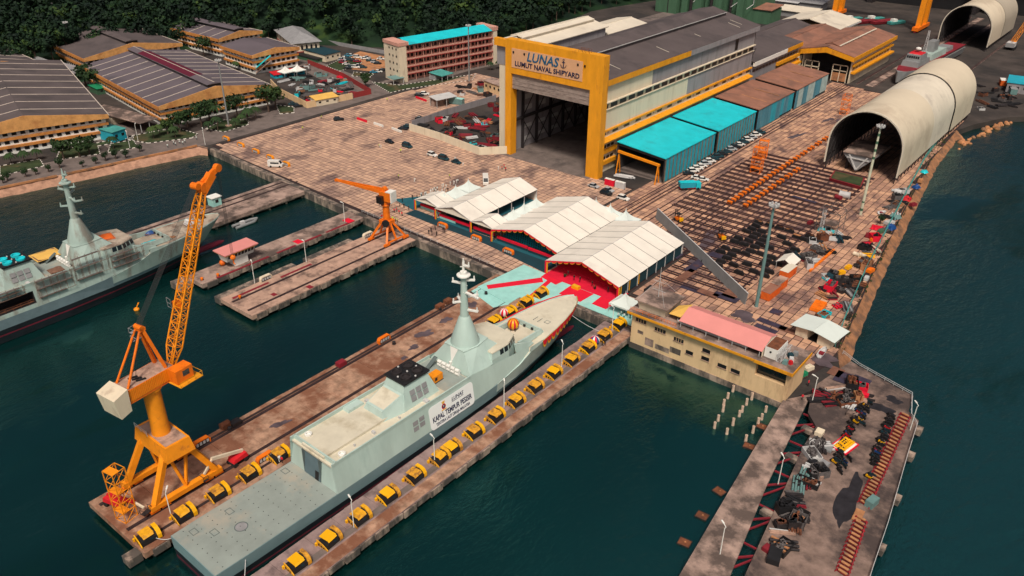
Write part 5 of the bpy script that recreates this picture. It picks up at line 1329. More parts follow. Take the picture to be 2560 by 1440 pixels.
# pagoda tents
def pagoda_mesh(w, ze, zp):
 q = MB(); n = 8; rows = []
 for i in range(n + 1):
  t = i / n; r = (1 - t) ** 1.9; z = ze + (zp - ze) * (t ** 1.15)
  h = max(.04, w / 2 * r); row = []
  for a, b in ((-1, -1), (0, -1), (1, -1), (1, 0), (1, 1), (0, 1), (-1, 1), (-1, 0)):
   k = 1 if a and b else 1 - .10 * (1 - t) * (1 - r) - .02
   row.append((a * h * k, b * h * k, z - (.0 if a and b else .12 * (1 - t))))
  rows.append(row)
 q.loft(rows, cap=False); return q
def pagoda_proto(w=6.2):
 s = thing('pagoda_tent', 'x', 'tent', (0, 0, 0), 0, 'pale pagoda tents')
 pagoda_mesh(w, 2.9, 6.2).build('canopy', 'tent_pale', s, True)
 for a in (-1, 1):
  for b in (-1, 1): q = MB(); q.beam((a * w / 2 * .98, b * w / 2 * .98, 0), (a * w / 2 * .98, b * w / 2 * .98, 2.9), .1); q.build('post', 'light_grey', s)
 q = MB()
 for a in (-1, 1): q.box(-w / 2, w / 2, a * w / 2 - .03, a * w / 2 + .03, 2.5, 2.92); q.box(a * w / 2 - .03, a * w / 2 + .03, -w / 2 + .03, w / 2 - .03, 2.5, 2.92)
 q.build('valance', 'tent_pale', s)
 q = MB(); q.ball((0, 0, 6.2), .12, 6); q.build('finial', 'light_grey', s)
 return s
pp = pagoda_proto()
pag = [(1110, 478, 'pale pagoda tent nearest the crowd in white, left end of the row'), (1139, 463, 'pale pagoda tent second from the crowd behind the narrow marquee'), (1171, 448, 'pale pagoda tent third from the crowd, beside the parked van'),
  (1283, 528, 'pale pagoda tent nearest the smallest gabled tent, in the gap between marquees'), (1310, 513, 'pale pagoda tent in the middle of the gap between marquees'), (1340, 498, 'pale pagoda tent at the far end of the gap between marquees'),
  (1490, 503, 'pale pagoda tent behind the middle marquee, left of three'), (1526, 517, 'pale pagoda tent behind the two widest marquees, middle of three'), (1565, 530, 'pale pagoda tent behind the largest marquee, right of three')]
for i, (px, py, lb) in enumerate(pag):
 x, y = g(px, py, 6.2)
 if i == 0: pp.location = (x, y, 0); pp['label'] = lb
 else: dup(pp, (x, y, 0), 0, lb, scale=1.2 if i > 2 else 1.05)
x, y = g(1565, 728, 6.2); dup(pp, (x, y, 0), 0, 'pale pagoda tent on the quay corner beside the yellow lodge', scale=1.0)
# carpets (kept a few millimetres above each other)
def flat(name, pts, m, z, t=.012):
 q = MB(); q.prism(pts, z - t, z); return struct(name, q, m)
flat('teal_carpet', [(-134.8, 152), (-133.2, 171), (-124.6, 170.6), (-98.6, 171), (-90, 169), (-90, 161.8), (-113.5, 162.2), (-117, 155.5), (-122, 155), (-122, 150)], 'teal_carpet', .16, .15)
flat('teal_carpet', [(-131, 140), (-122, 138), (-121.8, 150), (-134.6, 151.9)][2:] + [(-134.6, 149), (-124, 146)], 'teal_carpet', .05)
flat('red_carpet', [(-133.4, 154.2), (-131.6, 152.8), (-122.2, 166), (-124.2, 168)], 'crimson', .178)
flat('red_carpet', [(-119.6, 151), (-118.0, 151.2), (-120.6, 168.2), (-122.0, 168)], 'crimson', .19)
flat('red_carpet', [(-124.6, 168), (-118.5, 167), (-118, 170.9), (-124.8, 170.9)], 'crimson', .185)
flat('red_carpet', [(-114.8, 163.4), (-107.6, 163.4), (-107.2, 169.5), (-115.0, 169.5)], 'crimson', .185)
flat('red_carpet', [(-104.6, 164.6), (-100, 164.6), (-99.6, 171), (-105, 171)], 'crimson', .186)
flat('red_carpet', [(-124.8, 169.6), (-99.9, 169.6), (-99.9, 175.9), (-124.8, 175.9)], 'red_stage', .20)
flat('blue_carpet', [(-199, 181), (-187.2, 178.6), (-187.2, 188), (-193, 190)], 'teal_floor', .03)
flat('blue_carpet', [(-187, 174.8), (-151, 174.4), (-151, 179), (-187, 179.4)], 'dark_teal', .03)
flat('blue_carpet', [(-151, 174.4), (-125.6, 171), (-125.6, 179), (-151, 179)], 'dark_teal', .034)
x, y = g(1440, 716, .8)
s = thing('presentation_table', 'yellow skirted table on the red carpet in front of the stage', 'table', (x, y, .19))
q = MB(); q.cbox(x, y, .19, 2.3, 1.3, .85, 0, .96, .96); q.build('skirt', 'fender_yellow', s)
q = MB(); q.cbox(x, y, 1.04, 2.1, 1.1, .06); q.build('table_top', 'gold', s)
for i, (px, py) in enumerate(((1412, 694), (1487, 724))):
 x, y = g(px, py); s = thing('potted_plant', ['dark potted plant at the left of the yellow table', 'dark potted plant at the right of the yellow table'][i], 'plant', (x, y, .2))
 q = MB(); q.lathe([(.25, .2), (.35, .6)], (x, y, 0), 8); q.build('pot', 'black', s)
 q = MB()
 for k in range(30):
  a = R_.uniform(0, 6.28); r = R_.uniform(.2, .6); q.add([(x, y, .6), (x + r * math.cos(a), y + r * math.sin(a), R_.uniform(.7, 1.4)), (x + r * math.cos(a + .4), y + r * math.sin(a + .4), R_.uniform(.7, 1.3))], [(0, 1, 2)])
 o = q.build('leaves', 'grass', s)
# orange arch guards on quay and piers
def guard_proto():
 s = thing('winch_guard', 'x', 'winch guard', (0, 0, 0), 0, 'orange arched winch guards')
 q = MB(); prof = [(-1.9, 0), (-1.9, 1.0), (-1.5, 1.5), (1.5, 1.5), (1.9, 1.0), (1.9, 0)]
 for (a, b), (c, d) in zip(prof, prof[1:]): q.beam((a, 0, b), (c, 0, d), .9, .28, (0, 1, 0)) if False else q.add([(a, -.5, b), (c, -.5, d), (c, .5, d), (a, .5, b), (a * .88, -.5, b * .84), (c * .88, -.5, d * .84), (c * .88, .5, d * .84), (a * .88, .5, b * .84)], [(3, 2, 1, 0), (4, 5, 6, 7), (0, 1, 5, 4), (2, 3, 7, 6)])
 q.build('arch', 'orange', s)
 q = MB(); q.box(-1.6, 1.6, -.3, .3, .05, 1.2); q.build('winch', 'steel_dark', s)
 for k in range(4): q = MB(); q.box(-1.4 + k * .8, -.9 + k * .8, -.42, -.3, .3, 1.0); q.build('grille', 'light_grey', s)
 return s
gp = guard_proto()
gl = [(1107, 568, 'orange'), (1191, 600, 'orange'), (1271, 633, 'orange'), (566, 350, 'crane_yellow'), (603, 366, 'crane_yellow'), (640, 382, 'crane_yellow'), (676, 397, 'crane_yellow'), (716, 414, 'crane_yellow'), (505, 1112, 'orange'), (663, 1150, 'orange'), (960, 853, 'orange'), (920, 592, 'cream'), (665, 700, 'cream')]
gn = ['orange winch guard on the quay below the narrow marquee', 'orange winch guard on the quay below the smallest tent', 'orange winch guard on the quay left of the teal carpet', 'yellow winch guard at the far left corner of the apron', 'yellow winch guard second from the far left corner of the apron', 'yellow winch guard third from the far left corner of the apron', 'yellow winch guard fourth from the corner, beside the white van', 'yellow winch guard fifth from the corner, right of the white van', 'orange winch guard on the pier behind the big crane', 'orange winch guard between two yellow fender machines by the flight deck', 'orange winch guard on the outer edge of the crane pier', 'cream winch guard beside the small pedestal crane', 'cream winch guard at the head of the crane berth pier']
for i, (px, py, m) in enumerate(gl):
 x, y = g(px, py); rz = 0 if i < 8 else math.pi / 2
 if i == 0: gp.location = (x, y, .02); gp['label'] = gn[0]; gp.rotation_euler = (0, 0, 0)
 else: dup(gp, (x, y, .02), rz, gn[i], swap={'arch': m})
# railing along the quay
s = thing('quay_railing', 'low pale railing along the quay edge below the marquees', 'railing', (-170, 165.5, 0))
y = lambda x: 163.2 + (-172 - x) * .031 + 2.2
xx = -199
while xx < -138:
 q = MB(); q.beam((xx, y(xx), 0), (xx, y(xx), 1.0), .08); q.build('post', 'light_grey', s); xx += 3
for z in (.5, 1.0): q = MB(); q.beam((-199, y(-199), z), (-139, y(-139), z), .06); q.build('rail', 'light_grey', s)
mat('shelter_cloth', (.60, .52, .40), .75, var=.05, scale=.08, stain=(.44, .36, .27), samt=.42, sscale=.05)
mat('shelter_grey', (.40, .35, .28), .75, var=.06, scale=.08)
def arch(name, label, xa, xb, y0, y1, ztop, z0, bays):
 s = thing(name, label, 'shelter', ((xa + xb) / 2, y0, 0), 0, 'arched fabric shelters')
 r = (xb - xa) / 2; xm = (xa + xb) / 2; zs = ztop - r
 def sec(y, k=1., zl=z0):
  row = [(xm - r * k, y, zl), (xm - r * k, y, (zl + zs) / 2)]
  for i in range(25): a = math.pi - math.pi * i / 24; row.append((xm + r * k * math.cos(a), y, zs + r * k * math.sin(a)))
  row += [(xm + r * k, y, (zl + zs) / 2), (xm + r * k, y, zl)]
  return row
 for i, (a, b, m, k) in enumerate(bays):
  ya, yb = y0 + (y1 - y0) * a, y0 + (y1 - y0) * b
  n = max(2, int((yb - ya) / 2.2)); q = MB(); rows = []
  for j in range(n + 1):
   y = ya + (yb - ya) * j / n
   rows.append(sec(y, k));
   if j < n: rows.append(sec(y + (yb - ya) / n * .5, k * .994))
  q.loft(rows, cap=False, closed=False); q.build('membrane', m, s, True)
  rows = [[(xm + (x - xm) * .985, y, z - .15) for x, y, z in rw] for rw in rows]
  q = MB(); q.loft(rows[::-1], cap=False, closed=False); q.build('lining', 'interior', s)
 q = MB(); n = int((y1 - y0) / 4.4)
 for j in range(n + 1):
  y = y0 + .3 + (y1 - y0 - .6) * j / n; p = sec(y, .965, 0)
  for a, b in zip(p[::2], p[2::2]): q.beam(a, b, .28, .3)
 for t in (3, 8, 14, 20, 25): a = sec(y0, .965, 0)[t]; b = sec(y1, .965, 0)[t]; q.beam(a, b, .2)
 for j in range(n):
  for x in (xa + .5, xb - .5):
   y = y0 + .3 + (y1 - y0 - .6) * j / n; yy = y0 + .3 + (y1 - y0 - .6) * (j + 1) / n
   q.beam((x, y, 0), (x, yy, zs * .5), .16); q.beam((x, y, zs * .5), (x, yy, zs), .16); q.beam((x, y, zs * .5), (x, yy, zs * .5), .2)
 o = q.build('steel_ribs', 'steel_dark', s); o['kind'] = 'stuff'
 q = MB(); p = sec(y0 - .1, 1.01)
 for a, b in zip(p, p[1:]): q.beam(a, b, .5, .5)
 q.build('front_rim', 'roof_white', s)
 return s
arch('arched_shelter', 'long cream arched fabric shelter beside the shoreline', -95.2, -68.6, 309.5, 416, 24.6, 2.6, [(0, .38, 'shelter_cloth', 1.), (.38, .665, 'roof_white', 1.0), (.67, 1., 'shelter_cloth', 1.03)])
arch('arched_shelter', 'far grey-cream arched fabric shelter in the upper right yard', -121.5, -94, 567, 640, 25, 2.6, [(0, .5, 'shelter_cloth', 1.), (.5, 1, 'shelter_grey', 1.01)])
# hull block and green platform in the shelter's mouth
s = thing('hull_block', 'grey prefabricated bow hull block inside the arched shelter', 'hull block', (-84, 316, 0))
q = MB(); q.loft([[(-84 + a * w, y, zz) for a, zz in ((-1, 7.2), (1, 7.2), (1, 6.6), (.1, zb), (-.1, zb), (-1, 6.6))] for y, w, zb in ((312, 5.6, 1.2), (318, 6, 1.0), (330, 6.2, .8))]); q.build('hull_plating', 'grey', s)
q = MB(); q.box(-89.8, -78.2, 311.4, 330, 7.2, 7.5); q.build('deck', 'concrete_old', s)
q = MB()
for x in (-87.4, -80.6): q.beam((x, 311.7, 6.8), (-84, 311.7, 1.3), .5, .5)
q.beam((-88, 311.7, 5.6), (-80, 311.7, 5.6), .4, .4); q.build('frame_web', 'light_grey', s)
q = MB()
for y in (315, 322): q.box(-85, -83, y, y + 1.5, 0, 1.2); q.box(-89, -88, y, y + 1, 0, 6.5); q.box(-80, -79, y, y + 1, 0, 6.5)
o = q.build('keel_supports', 'steel_dark', s); o['kind'] = 'stuff'
s = thing('green_pontoon', 'green decked maroon pontoon in the mouth of the arched shelter', 'pontoon', (-82.5, 301, 0))
q = MB(); q.hexa([(-88.2, 297, .1), (-76.9, 296, .1), (-78.4, 305.4, .1), (-89.6, 305.6, .1), (-88.4, 296.6, 1.3), (-76.5, 295.6, 1.3), (-78.2, 305.8, 1.3), (-90, 306, 1.3)]); q.build('pontoon_hull', 'dark_red', s)
q = MB(); q.hexa([(-88, 297.2, 1.31), (-77, 296.3, 1.31), (-78.8, 305.3, 1.31), (-89.4, 305.5, 1.31), (-88, 297.2, 1.4), (-77, 296.3, 1.4), (-78.8, 305.3, 1.4), (-89.4, 305.5, 1.4)]); q.build('deck', 'green_paint' if 'green_paint' in MATS else 'grass', s)
def rails(name, pts, label=None, w=.35, h=.14, m='rail_steel'):
 q = MB();
 for a, b in zip(pts, pts[1:]): q.beam((a[0], a[1], .03 + h / 2), (b[0], b[1], .03 + h / 2), w, h)
 return struct(name, q, m)
for x in (-133.2, -131.6, -129.8, -128.4): rails('rail_track', [(x, 214.7), (x, 438)])
for x in (-123.6, -121.4, -118, -115.6, -112.5, -110): rails('rail_track', [(x, 222 if x < -117 else 206), (x, 300)])
for x in (-107.8, -106.2, -102.4, -100.8, -97, -94.6, -88, -85.6, -79.4, -77): rails('rail_track', [(x, 200), (x, 309)])
for x, w in ((-124, 5), (-112, 4), (-62, 3), (-48, 3), (-128.5, 1.2), (-90.5, 1.2), (-36, 6)):
 q = MB(); q.box(x, x + w, 442 if x < -70 else 462, 680, -.12, -.03); struct('slip_track', q, 'concrete_old')
 for dx in (.3, w - .3): q = MB(); q.box(x + dx - .2, x + dx + .2, 442 if x < -70 else 462, 680, -.03, .12); struct('rail_track', q, 'rail_steel')
k = 0
for i in range(30):
 y = 190 + i * 4.1
 x0 = -112 if y > 206 else -99; x1 = -76
 if y > 236: x0 = -122
 q = MB(); q.box(x0, x1, y, y + .5, .02, .26); q.box(x0, x1, y + 1.2, y + 1.7, .02, .24); struct('transfer_beam', q, 'rail_steel')
# water puddles and dark oily patches with ragged outline
def blob(cx, cy, rx, ry, m, z, rz, seed, name='puddle'):
 rr = random.Random(seed); n = 40; pts = []; ph = [rr.uniform(0, 6.3) for _ in range(5)]
 for i in range(n):
  a = 2 * math.pi * i / n; k = 1 + sum(math.sin((j + 2) * a + ph[j]) * .16 / (1 + .3 * j) for j in range(5)) + rr.uniform(-.07, .07)
  x, y = rx * k * math.cos(a), ry * k * math.sin(a)
  pts.append((cx + x * math.cos(rz) - y * math.sin(rz), cy + x * math.sin(rz) + y * math.cos(rz)))
 q = MB(); q.prism(pts, z - .012, z); return struct(name, q, m)
mat('wet_concrete', (.10, .075, .085), .35, var=.3, scale=.4, spec=.4)
rb = random.Random(77)
for px, py, rx, ry in ((1770, 600, 3, 12), (1860, 790, 5, 4), (1760, 640, 2, 14), (2060, 900, 5, 4), (1060, 835, 2.4, 3.4), (1115, 800, 2, 2.4), (1035, 868, 1.6, 2), (1180, 762, 2.6, 2), (1010, 895, 1.2, 1.2), (700, 1060, 1.4, 3), (2070, 300, 2, 6), (1960, 455, 1.8, 5), (2100, 300, 2.5, 4), (1990, 340, 2, 8), (1850, 500, 1.5, 6)):
 x, y = g(px, py); blob(x, y, rx * .6, ry * .7, 'wet_concrete', .055, rb.uniform(-.3, .3), rb.random())
# orange transfer carriages on the rails, chained in rows
def carriage_proto():
 s = thing('transfer_carriage', 'x', 'carriage', (0, 0, 0), 0, 'orange transfer carriages')
 q = MB(); q.box(-.7, .7, -2.1, 2.1, .45, .8); q.build('bed', 'rail_steel', s)
 for y in (-1.5, 1.5): q = MB(); q.box(-.85, .85, y - .5, y + .5, .25, 1.15); b = q.build('bogie', 'orange', s); q = MB(); q.tube((-.9, y, .25), (.9, y, .25), .25, n=8); q.build('axle', 'black', b)
 q = MB(); q.tube((0, 2.1, .6), (0, 2.9, .6), .14, n=6); q.build('coupling', 'rust', s)
 return s
kp = carriage_proto()
cars_l = []
for row, (a, b, n) in enumerate((((1845, 545), (2035, 415), 12), ((1880, 515), (2010, 428), 8), ((2000, 375), (1690 + 330, 350), 0))):
 for i in range(n):
  t = i / max(1, n - 1); cars_l.append((row, i, a[0] + (b[0] - a[0]) * t, a[1] + (b[1] - a[1]) * t))
nfirst = True
for row, i, px, py in [(0, i, 1845 + (2070 - 1845) * i / 13, 512 + (352 - 512) * i / 13) for i in range(14)] + [(1, i, 1880 + (2000 - 1880) * i / 6, 518 + (432 - 518) * i / 6) for i in range(7)]:
 x, y = g(px, py); x = (-107 if row == 0 else -101.6)
 lb = 'orange transfer carriage, %s from the near end of its %s row' % (ordn[i], ['long', 'short'][row])
 if nfirst: kp.location = (x, y, .1); kp['label'] = lb; nfirst = False
 else: dup(kp, (x, y, .1), 0, lb)
# long dark screen wall
s = thing('screen_wall', 'long dark grey leaning screen wall crossing the yard behind the big marquee', 'wall', (-97, 208.5, 0))
a = Vector((-120.8, 226, 0)); b = Vector((-72.4, 191.2, 0)); d = (b - a); n = 16; nrm = Vector((-d.y, d.x, 0)).normalized()
for i in range(n):
 p = a + d * (i / n) + d.normalized() * .04; e = a + d * ((i + 1) / n) - d.normalized() * .04
 q = MB(); q.hexa([tuple(p), tuple(e), tuple(e + nrm * .25), tuple(p + nrm * .25), tuple(p + Vector((0, 0, 3.4)) + nrm * .5), tuple(e + Vector((0, 0, 3.4)) + nrm * .5), tuple(e + Vector((0, 0, 3.4)) + nrm * .7), tuple(p + Vector((0, 0, 3.4)) + nrm * .7)])
 q.build('wall_panel', 'mast_grey', s)
q = MB(); q.beam(a + Vector((0, 0, 3.45)) + nrm * .6, b + Vector((0, 0, 3.45)) + nrm * .6, .3, .12); q.build('coping', 'light_grey', s)
# keel block field (black timber stacks)
kb = thing('keel_block', 'x', 'keel block', (0, 0, 0), 0, 'black keel blocks in the yard')
q = MB(); q.box(-1.5, 1.5, -.5, .5, 0, .5); q.box(-1.3, 1.3, -.45, .45, .5, .9); q.build('timber_base', 'black', kb)
q = MB(); q.box(-1.1, 1.1, -.35, .35, .9, 1.15); q.build('timber_cap', 'steel_dark', kb)
first = True; rr = random.Random(9)
for i in range(6):
 for j in range(13):
  if rr.random() < .12: continue
  x = -87 + i * 3.4 + rr.uniform(-.3, .3) - 5; y = 207 + j * 3.1 + rr.uniform(-.3, .3)
  lb = 'black timber keel block in the dense field beside the teal mast'
  if first: kb.location = (x, y, .2); kb['label'] = lb; first = False
  elif rr.random() < .75: dup(kb, (x, y, .2), rr.uniform(-.15, .15), lb)
 else: c_ = rr.choice(['rust', 'sand', 'dark_red']); dup(kb, (x, y, .2), rr.uniform(-.15, .15), '%s capped keel block in the dense field beside the teal mast' % {'rust': 'rusty', 'sand': 'tan', 'dark_red': 'dark red'}[c_], swap={'timber_cap': c_})
mat('plate_purple', (.055, .045, .075), .5, .2, var=.3, scale=.5, stain=(.12, .05, .04), samt=.4, sscale=.3)
mat('plate_rust', (.17, .075, .05), .8, var=.3, scale=.5)
for i, (px, py, w, d, m) in enumerate(((1700, 770, 9, 2.4, 'plate_purple'), (1760, 795, 10, 2.6, 'plate_purple'), (1740, 665, 3, 10, 'plate_purple'), (1715, 690, 2.6, 9, 'plate_rust'), (1735, 725, 8, 2.4, 'plate_purple'), (1770, 735, 6, 2.6, 'plate_rust'), (1830, 735, 4, 6, 'plate_rust'), (1815, 745, 7, 3, 'plate_purple'), (1930, 810, 8, 2.2, 'plate_purple'), (1915, 822, 6, 2, 'plate_purple'), (1980, 830, 7, 2.4, 'plate_rust'), (1940, 780, 3, 3, 'plate_purple'), (2010, 500, 9, 1.6, 'plate_purple'), (1790, 640, 4, 3, 'plate_purple'), (1690, 640, 3, 4, 'plate_purple'), (2110, 945, 4, 5, 'plate_purple'), (2150, 955, 4, 4.5, 'plate_purple'), (2090, 930, 3, 4, 'plate_rust'))):
 x, y = g(px, py); s = thing('steel_plate', '%s steel plate lying flat on the paving, %s counted from the marquee side' % ({'plate_purple': 'dark purple-grey', 'plate_rust': 'rusty brown'}[m], ordn[i]), 'steel plate', (x, y, .04), R_.uniform(-.06, .06)); T = WM[s.name]
 z = .27 if (190 < y < 312 and -122 < x < -76) else .06
 q = MB(T); q.box(-w / 2, w / 2, -d / 2, d / 2, z - .04, z); q.build('plate', m, s)
 q = MB(T); q.box(-w * .4, w * .4, -.1, .1, .0, z - .045); q.box(-w * .4, w * .4, d * .3, d * .3 + .2, .0, z - .045); q.build('bearers', 'timber_brown' if 'timber_brown' in MATS else 'rust', s)
mat('lodge_cream', (.70, .49, .28), .85, var=.1, scale=.3, streak=.3, stain=(.42, .27, .15), samt=.38, sscale=.25)
mat('pink_roof', (.66, .25, .23), .7, var=.05, scale=.2)
mat('yellow_canvas', (.72, .43, .10), .8, var=.08)
Lg = thing('waterside_lodge', 'cream lodge with wheelhouse and pink roof standing over the basin', 'building', (-66, 161, 0))
x0, x1, y0, y1 = -87.3, -46.2, 156.6, 166.2
q = MB(); q.box(x0, x1 - 9, y0, y1, -.9, 8.0); q.box(x1 - 9, x1, y0 + .02, y1, -.9, 3.6); q.box(x1 - 9, x1 - 8, y0, y1, 3.6, 8.0); q.box(x1 - .8, x1, y0, y1, 3.6, 8); q.box(x1 - 8, x1 - .8, y1 - .6, y1, 3.6, 8); q.build('wall', 'lodge_cream', Lg)
q = MB(); q.box(x0 - .1, x1 + .1, y0 - .15, y1, -3.0, -.9); q.build('plinth', 'wall_stain', Lg)
q = MB(); q.box(x0 - .9, x1 + .7, y0 - 1.1, y1 + .5, 8.0, 8.35); q.build('roof_slab', 'concrete_old', Lg)
for a, b in ((x0 - .9, -62), (-61.9, -54.6), (-54.5, x1 + .7)):
 q = MB(); q.box(a, b, y0 - 1.25, y0 - 1.1, 7.5 if a > -56 else 7.7, 8.3); q.build('fascia', 'yellow', Lg)
q = MB(); q.box(x1 + .7, x1 + .85, y0 - 1.25, y1 + .5, 7.5, 8.3); q.build('fascia', 'yellow', Lg)
B = []
for x, z, w in ((-84.7, 6.2, 2.9), (-79.2, 5.6, 3.0), (-74, 4.9, 2.6), (-70.8, 2.6, 1.9), (-66.6, 4.9, 2.0), (-66.6, 2.7, 2.0), (-62.2, 2.5, 2.2), (-58.8, 2.5, 2.2)):
 B.append(((x, y0 - .02, z), (w, .12, .95), 0))
repeat('window', 'window_dark', Lg, B)
repeat('window_sill', 'concrete', Lg, [((c[0], y0 - .1, c[2] - .56), (s[0] + .3, .22, .12), 0) for c, s, r in B])
repeat('mullion', 'lodge_cream', Lg, [((c[0] + k * s[0] / 4, y0 - .09, c[2]), (.1, .06, .95), 0) for c, s, r in B[:3] for k in (-1, 0, 1)])
for x, z, w, h in ((-84.6, 2.9, 1.6, .9), (-81.9, 1.0, 2.4, 2.2), (-74.6, 1.5, 3, 1.6), (-78.2, .7, 4, 1.4)):
 q = MB(); q.box(x - w / 2, x + w / 2, y0 - .035, y0 - .005, z - h / 2, z + h / 2); q.build('repair_patch', 'concrete_old' if x < -80 else 'wall_stain', Lg)
q = MB(); q.box(x1 - 8, x1 - .8, y0 + 1.2, y0 + 1.4, 3.6, 8); q.build('loggia_glazing', 'glass', Lg)
# wheelhouse
q = MB(); q.prism([(-86.6, 158.4), (-79.4, 158.4), (-79.4, 165.8), (-86.6, 165.8)], 8.35, 10.9, [(-87, 157.8), (-78.8, 157.8), (-78.8, 166), (-87, 166)]); wh = q.build('wheelhouse', 'cream', Lg)
q = MB(); q.box(-87.5, -78.3, 157.3, 166.4, 10.9, 11.2); q.build('wheelhouse_roof', 'concrete_old', wh)
for k in range(6): q = MB(); x = -86.2 + k * 1.2; q.add([(x, 158.2 - .02, 9.3), (x + 1.0, 158.2 - .02, 9.3), (x + 1.0, 157.96 - .03, 10.5), (x, 157.96 - .03, 10.5)], [(0, 1, 2, 3)]); q.build('wheelhouse_window', 'glass', wh)
for k in range(4): q = MB(); y = 159 + k * 1.6; q.add([(-79.22, y, 9.3), (-79.22, y + 1.2, 9.3), (-78.95, y + 1.2, 10.5), (-78.95, y, 10.5)], [(0, 1, 2, 3)]); q.build('wheelhouse_window', 'glass', wh)
am = thing('antenna_mast', 'stayed antenna mast on the lodge wheelhouse roof', 'antenna', (-83.5, 162, 11.2))
q = MB(); q.tube((-83.5, 162, 11.2), (-83.5, 162, 19.5), .09, .05); q.build('pole', 'light_grey', am)
for z in (13, 15.4): q = MB(); q.beam((-85.3, 162, z), (-81.7, 162, z), .07); q.build('crossarm', 'light_grey', am)
q = MB()
for dx, dy in ((-3.4, -4), (4, -4), (4, 4), (-3.4, 4)): q.tube((-83.5 + dx, 162 + dy, 11.2), (-83.5, 162, 16.5), .03, n=4)
q.build('stays', 'light_grey', am)
s = thing('dark_water_tank', 'black panel tank behind the lodge wheelhouse', 'tank', (-87.5, 168.5, 0))
q = MB(); q.box(-90.6, -85, 167.4, 170.4, .05, 8.6); q.build('tank_panel', 'black', s); q = MB()
for k in range(5): q.box(-90.62 + k * 1.35, -90.5 + k * 1.35, 167.3, 167.4, .05, 8.7)
q.build('stiffener', 'steel_dark', s)
# pink terrace roof
q = MB(); xa, xb = -74.8, -53.6
q.sheet([(xa, 157.0, 9.9), (xb, 157.0, 9.9), (xb, 161.6, 11.7), (xa, 161.6, 11.7)], .12); q.sheet([(xa, 161.6, 11.7), (xb, 161.6, 11.7), (xb, 165.6, 10.2), (xa, 165.6, 10.2)], .12); tr = q.build('terrace_roof', 'pink_roof', Lg)
q = MB(); q.sheet([(-78.4, 158.6, 9.8), (-75, 158.2, 10.2), (-75, 164, 11.2), (-78.4, 163.4, 9.9)], .06); q.build('yellow_awning', 'yellow_canvas', Lg)
for k in range(7): q = MB(); x = xa + .5 + k * 3.35; q.beam((x, 157.2, 8.35), (x, 157.2, 9.9), .12); q.build('terrace_post', 'light_grey', Lg)
q = MB(); q.add([(xb, 157, 8.35), (xb, 165.4, 8.35), (xb, 165.4, 10.2), (xb, 161.6, 11.6), (xb, 157, 9.85)], [(0, 1, 2, 3, 4)]); q.build('terrace_end_wall', 'cream', Lg)
repeat('terrace_window', 'window_dark', Lg, [((xb + .03, 158.6 + k * 1.6, 9.2), (.06, .7, .9), 0) for k in range(4)])
q = MB(); q.box(xa, xb - 4, 158.4, 158.6, 8.36, 9.3); q.build('terrace_parapet', 'light_grey', Lg); q = MB(); q.box(xa, xb - .5, 161, 161.2, 8.36, 10.8); q.build('terrace_inner_wall', 'interior', Lg)
for i, (a, b) in enumerate((((-79, 156.2), (-75, 156.2)), ((-87.8, 156.2), (-79, 156.2)))):
 q = MB(); q.beam((a[0], a[1], 9.3), (b[0], b[1], 9.3), .07); q.beam((a[0], a[1], 8.85), (b[0], b[1], 8.85), .06)
 for k in range(6): x = a[0] + (b[0] - a[0]) * k / 5; q.beam((x, a[1], 8.35), (x, a[1], 9.3), .06)
 q.build('roof_railing', 'orange', Lg)
rm = thing('round_raft', 'white and teal round life raft on the lodge roof', 'life raft', (-79.8, 158.4, 8.36)); x, y = g(1703, 800, 8.5)
q = MB(); q.lathe([(1.0, 8.36), (1.0, 8.75), (.8, 8.8)], (x, y, 0), 16); q.build('ring', 'white', rm); q = MB(); q.lathe([(.75, 8.81), (.7, 8.86)], (x, y, 0), 14); q.build('floor', 'dark_teal', rm)
s = thing('rooftop_cabin', 'white box cabin with rusty roof on the right end of the lodge', 'cabin', (-52, 161, 8.36)); q = MB(); q.box(-53.4, -50.4, 158, 163.6, 8.36, 11.0); q.build('box', 'white', s); q = MB(); q.box(-53.3, -50.5, 158.1, 163.5, 11.0, 11.05); q.build('roof', 'rust', s)
q = MB(); q.tube((-52, 157.9, 10), (-52, 158, 10), .25, n=10); q.build('porthole', 'black', s)
s = thing('rooftop_machinery', 'grey lattice frame with machinery on the right end of the lodge roof', 'machinery', (-48.5, 160, 8.36)); q = MB(); lattice(q, (-49.8, 157.6, 9.4), (-49.8, 163.6, 9.4), 1.0, 1.8, 6, .08, .06); q.build('frame', 'light_grey', s)
for k, (x, y, w, m) in enumerate(((-48.4, 158.2, 1.2, 'mast_teal'), (-47.8, 160.2, 1.1, 'light_grey'), (-48.6, 161.6, 1.3, 'dark_teal'), (-47.4, 158.8, .8, 'red'), (-48, 163, 1.2, 'mast_grey'))): q = MB(); q.cbox(x, y, 8.36, w, w, .9, k * .4, .8, .8); q.build('machine', m, s)
q = MB(); wk = [g(1690, 1452), g(1820, 1452), g(1918, 1210), g(2028, 985), g(1958, 1000), g(1880, 1130)];
q.prism(wk, -.6, .0); J = struct('jetty_walkway', q, 'concrete_old')
for px, py in ((1740, 1420), (1830, 1270), (1900, 1130), (1960, 1030)):
 x, y = g(px + 30, py); q = MB(); q.tube((x, y, -7), (x, y, -.55), .5); q.build('pile', 'wall_stain', J)
ext = Vector(g(1690, 1452)); ext2 = Vector(g(1820, 1452)); dd = Vector((8.2, -60)).normalized()
q = MB(); q.prism([tuple(ext + dd * .05), tuple(ext2 + dd * .05), tuple(ext2 + dd * 40), tuple(ext + dd * 40)], -.6, 0); q.build('span', 'concrete_old', J)
WH = [(-42.6, 163), (-43, 168), (-40.3, 182.3), (-24.2, 177.3), (-23.4, 170.6), (-20.6, 168.4), (-17.4, 142), (-14.2, 116), (-8, 70), (-24, 66), (-31.3, 103.9), (-36.9, 144.6), (-37.3, 152), (-40.6, 155.8)]
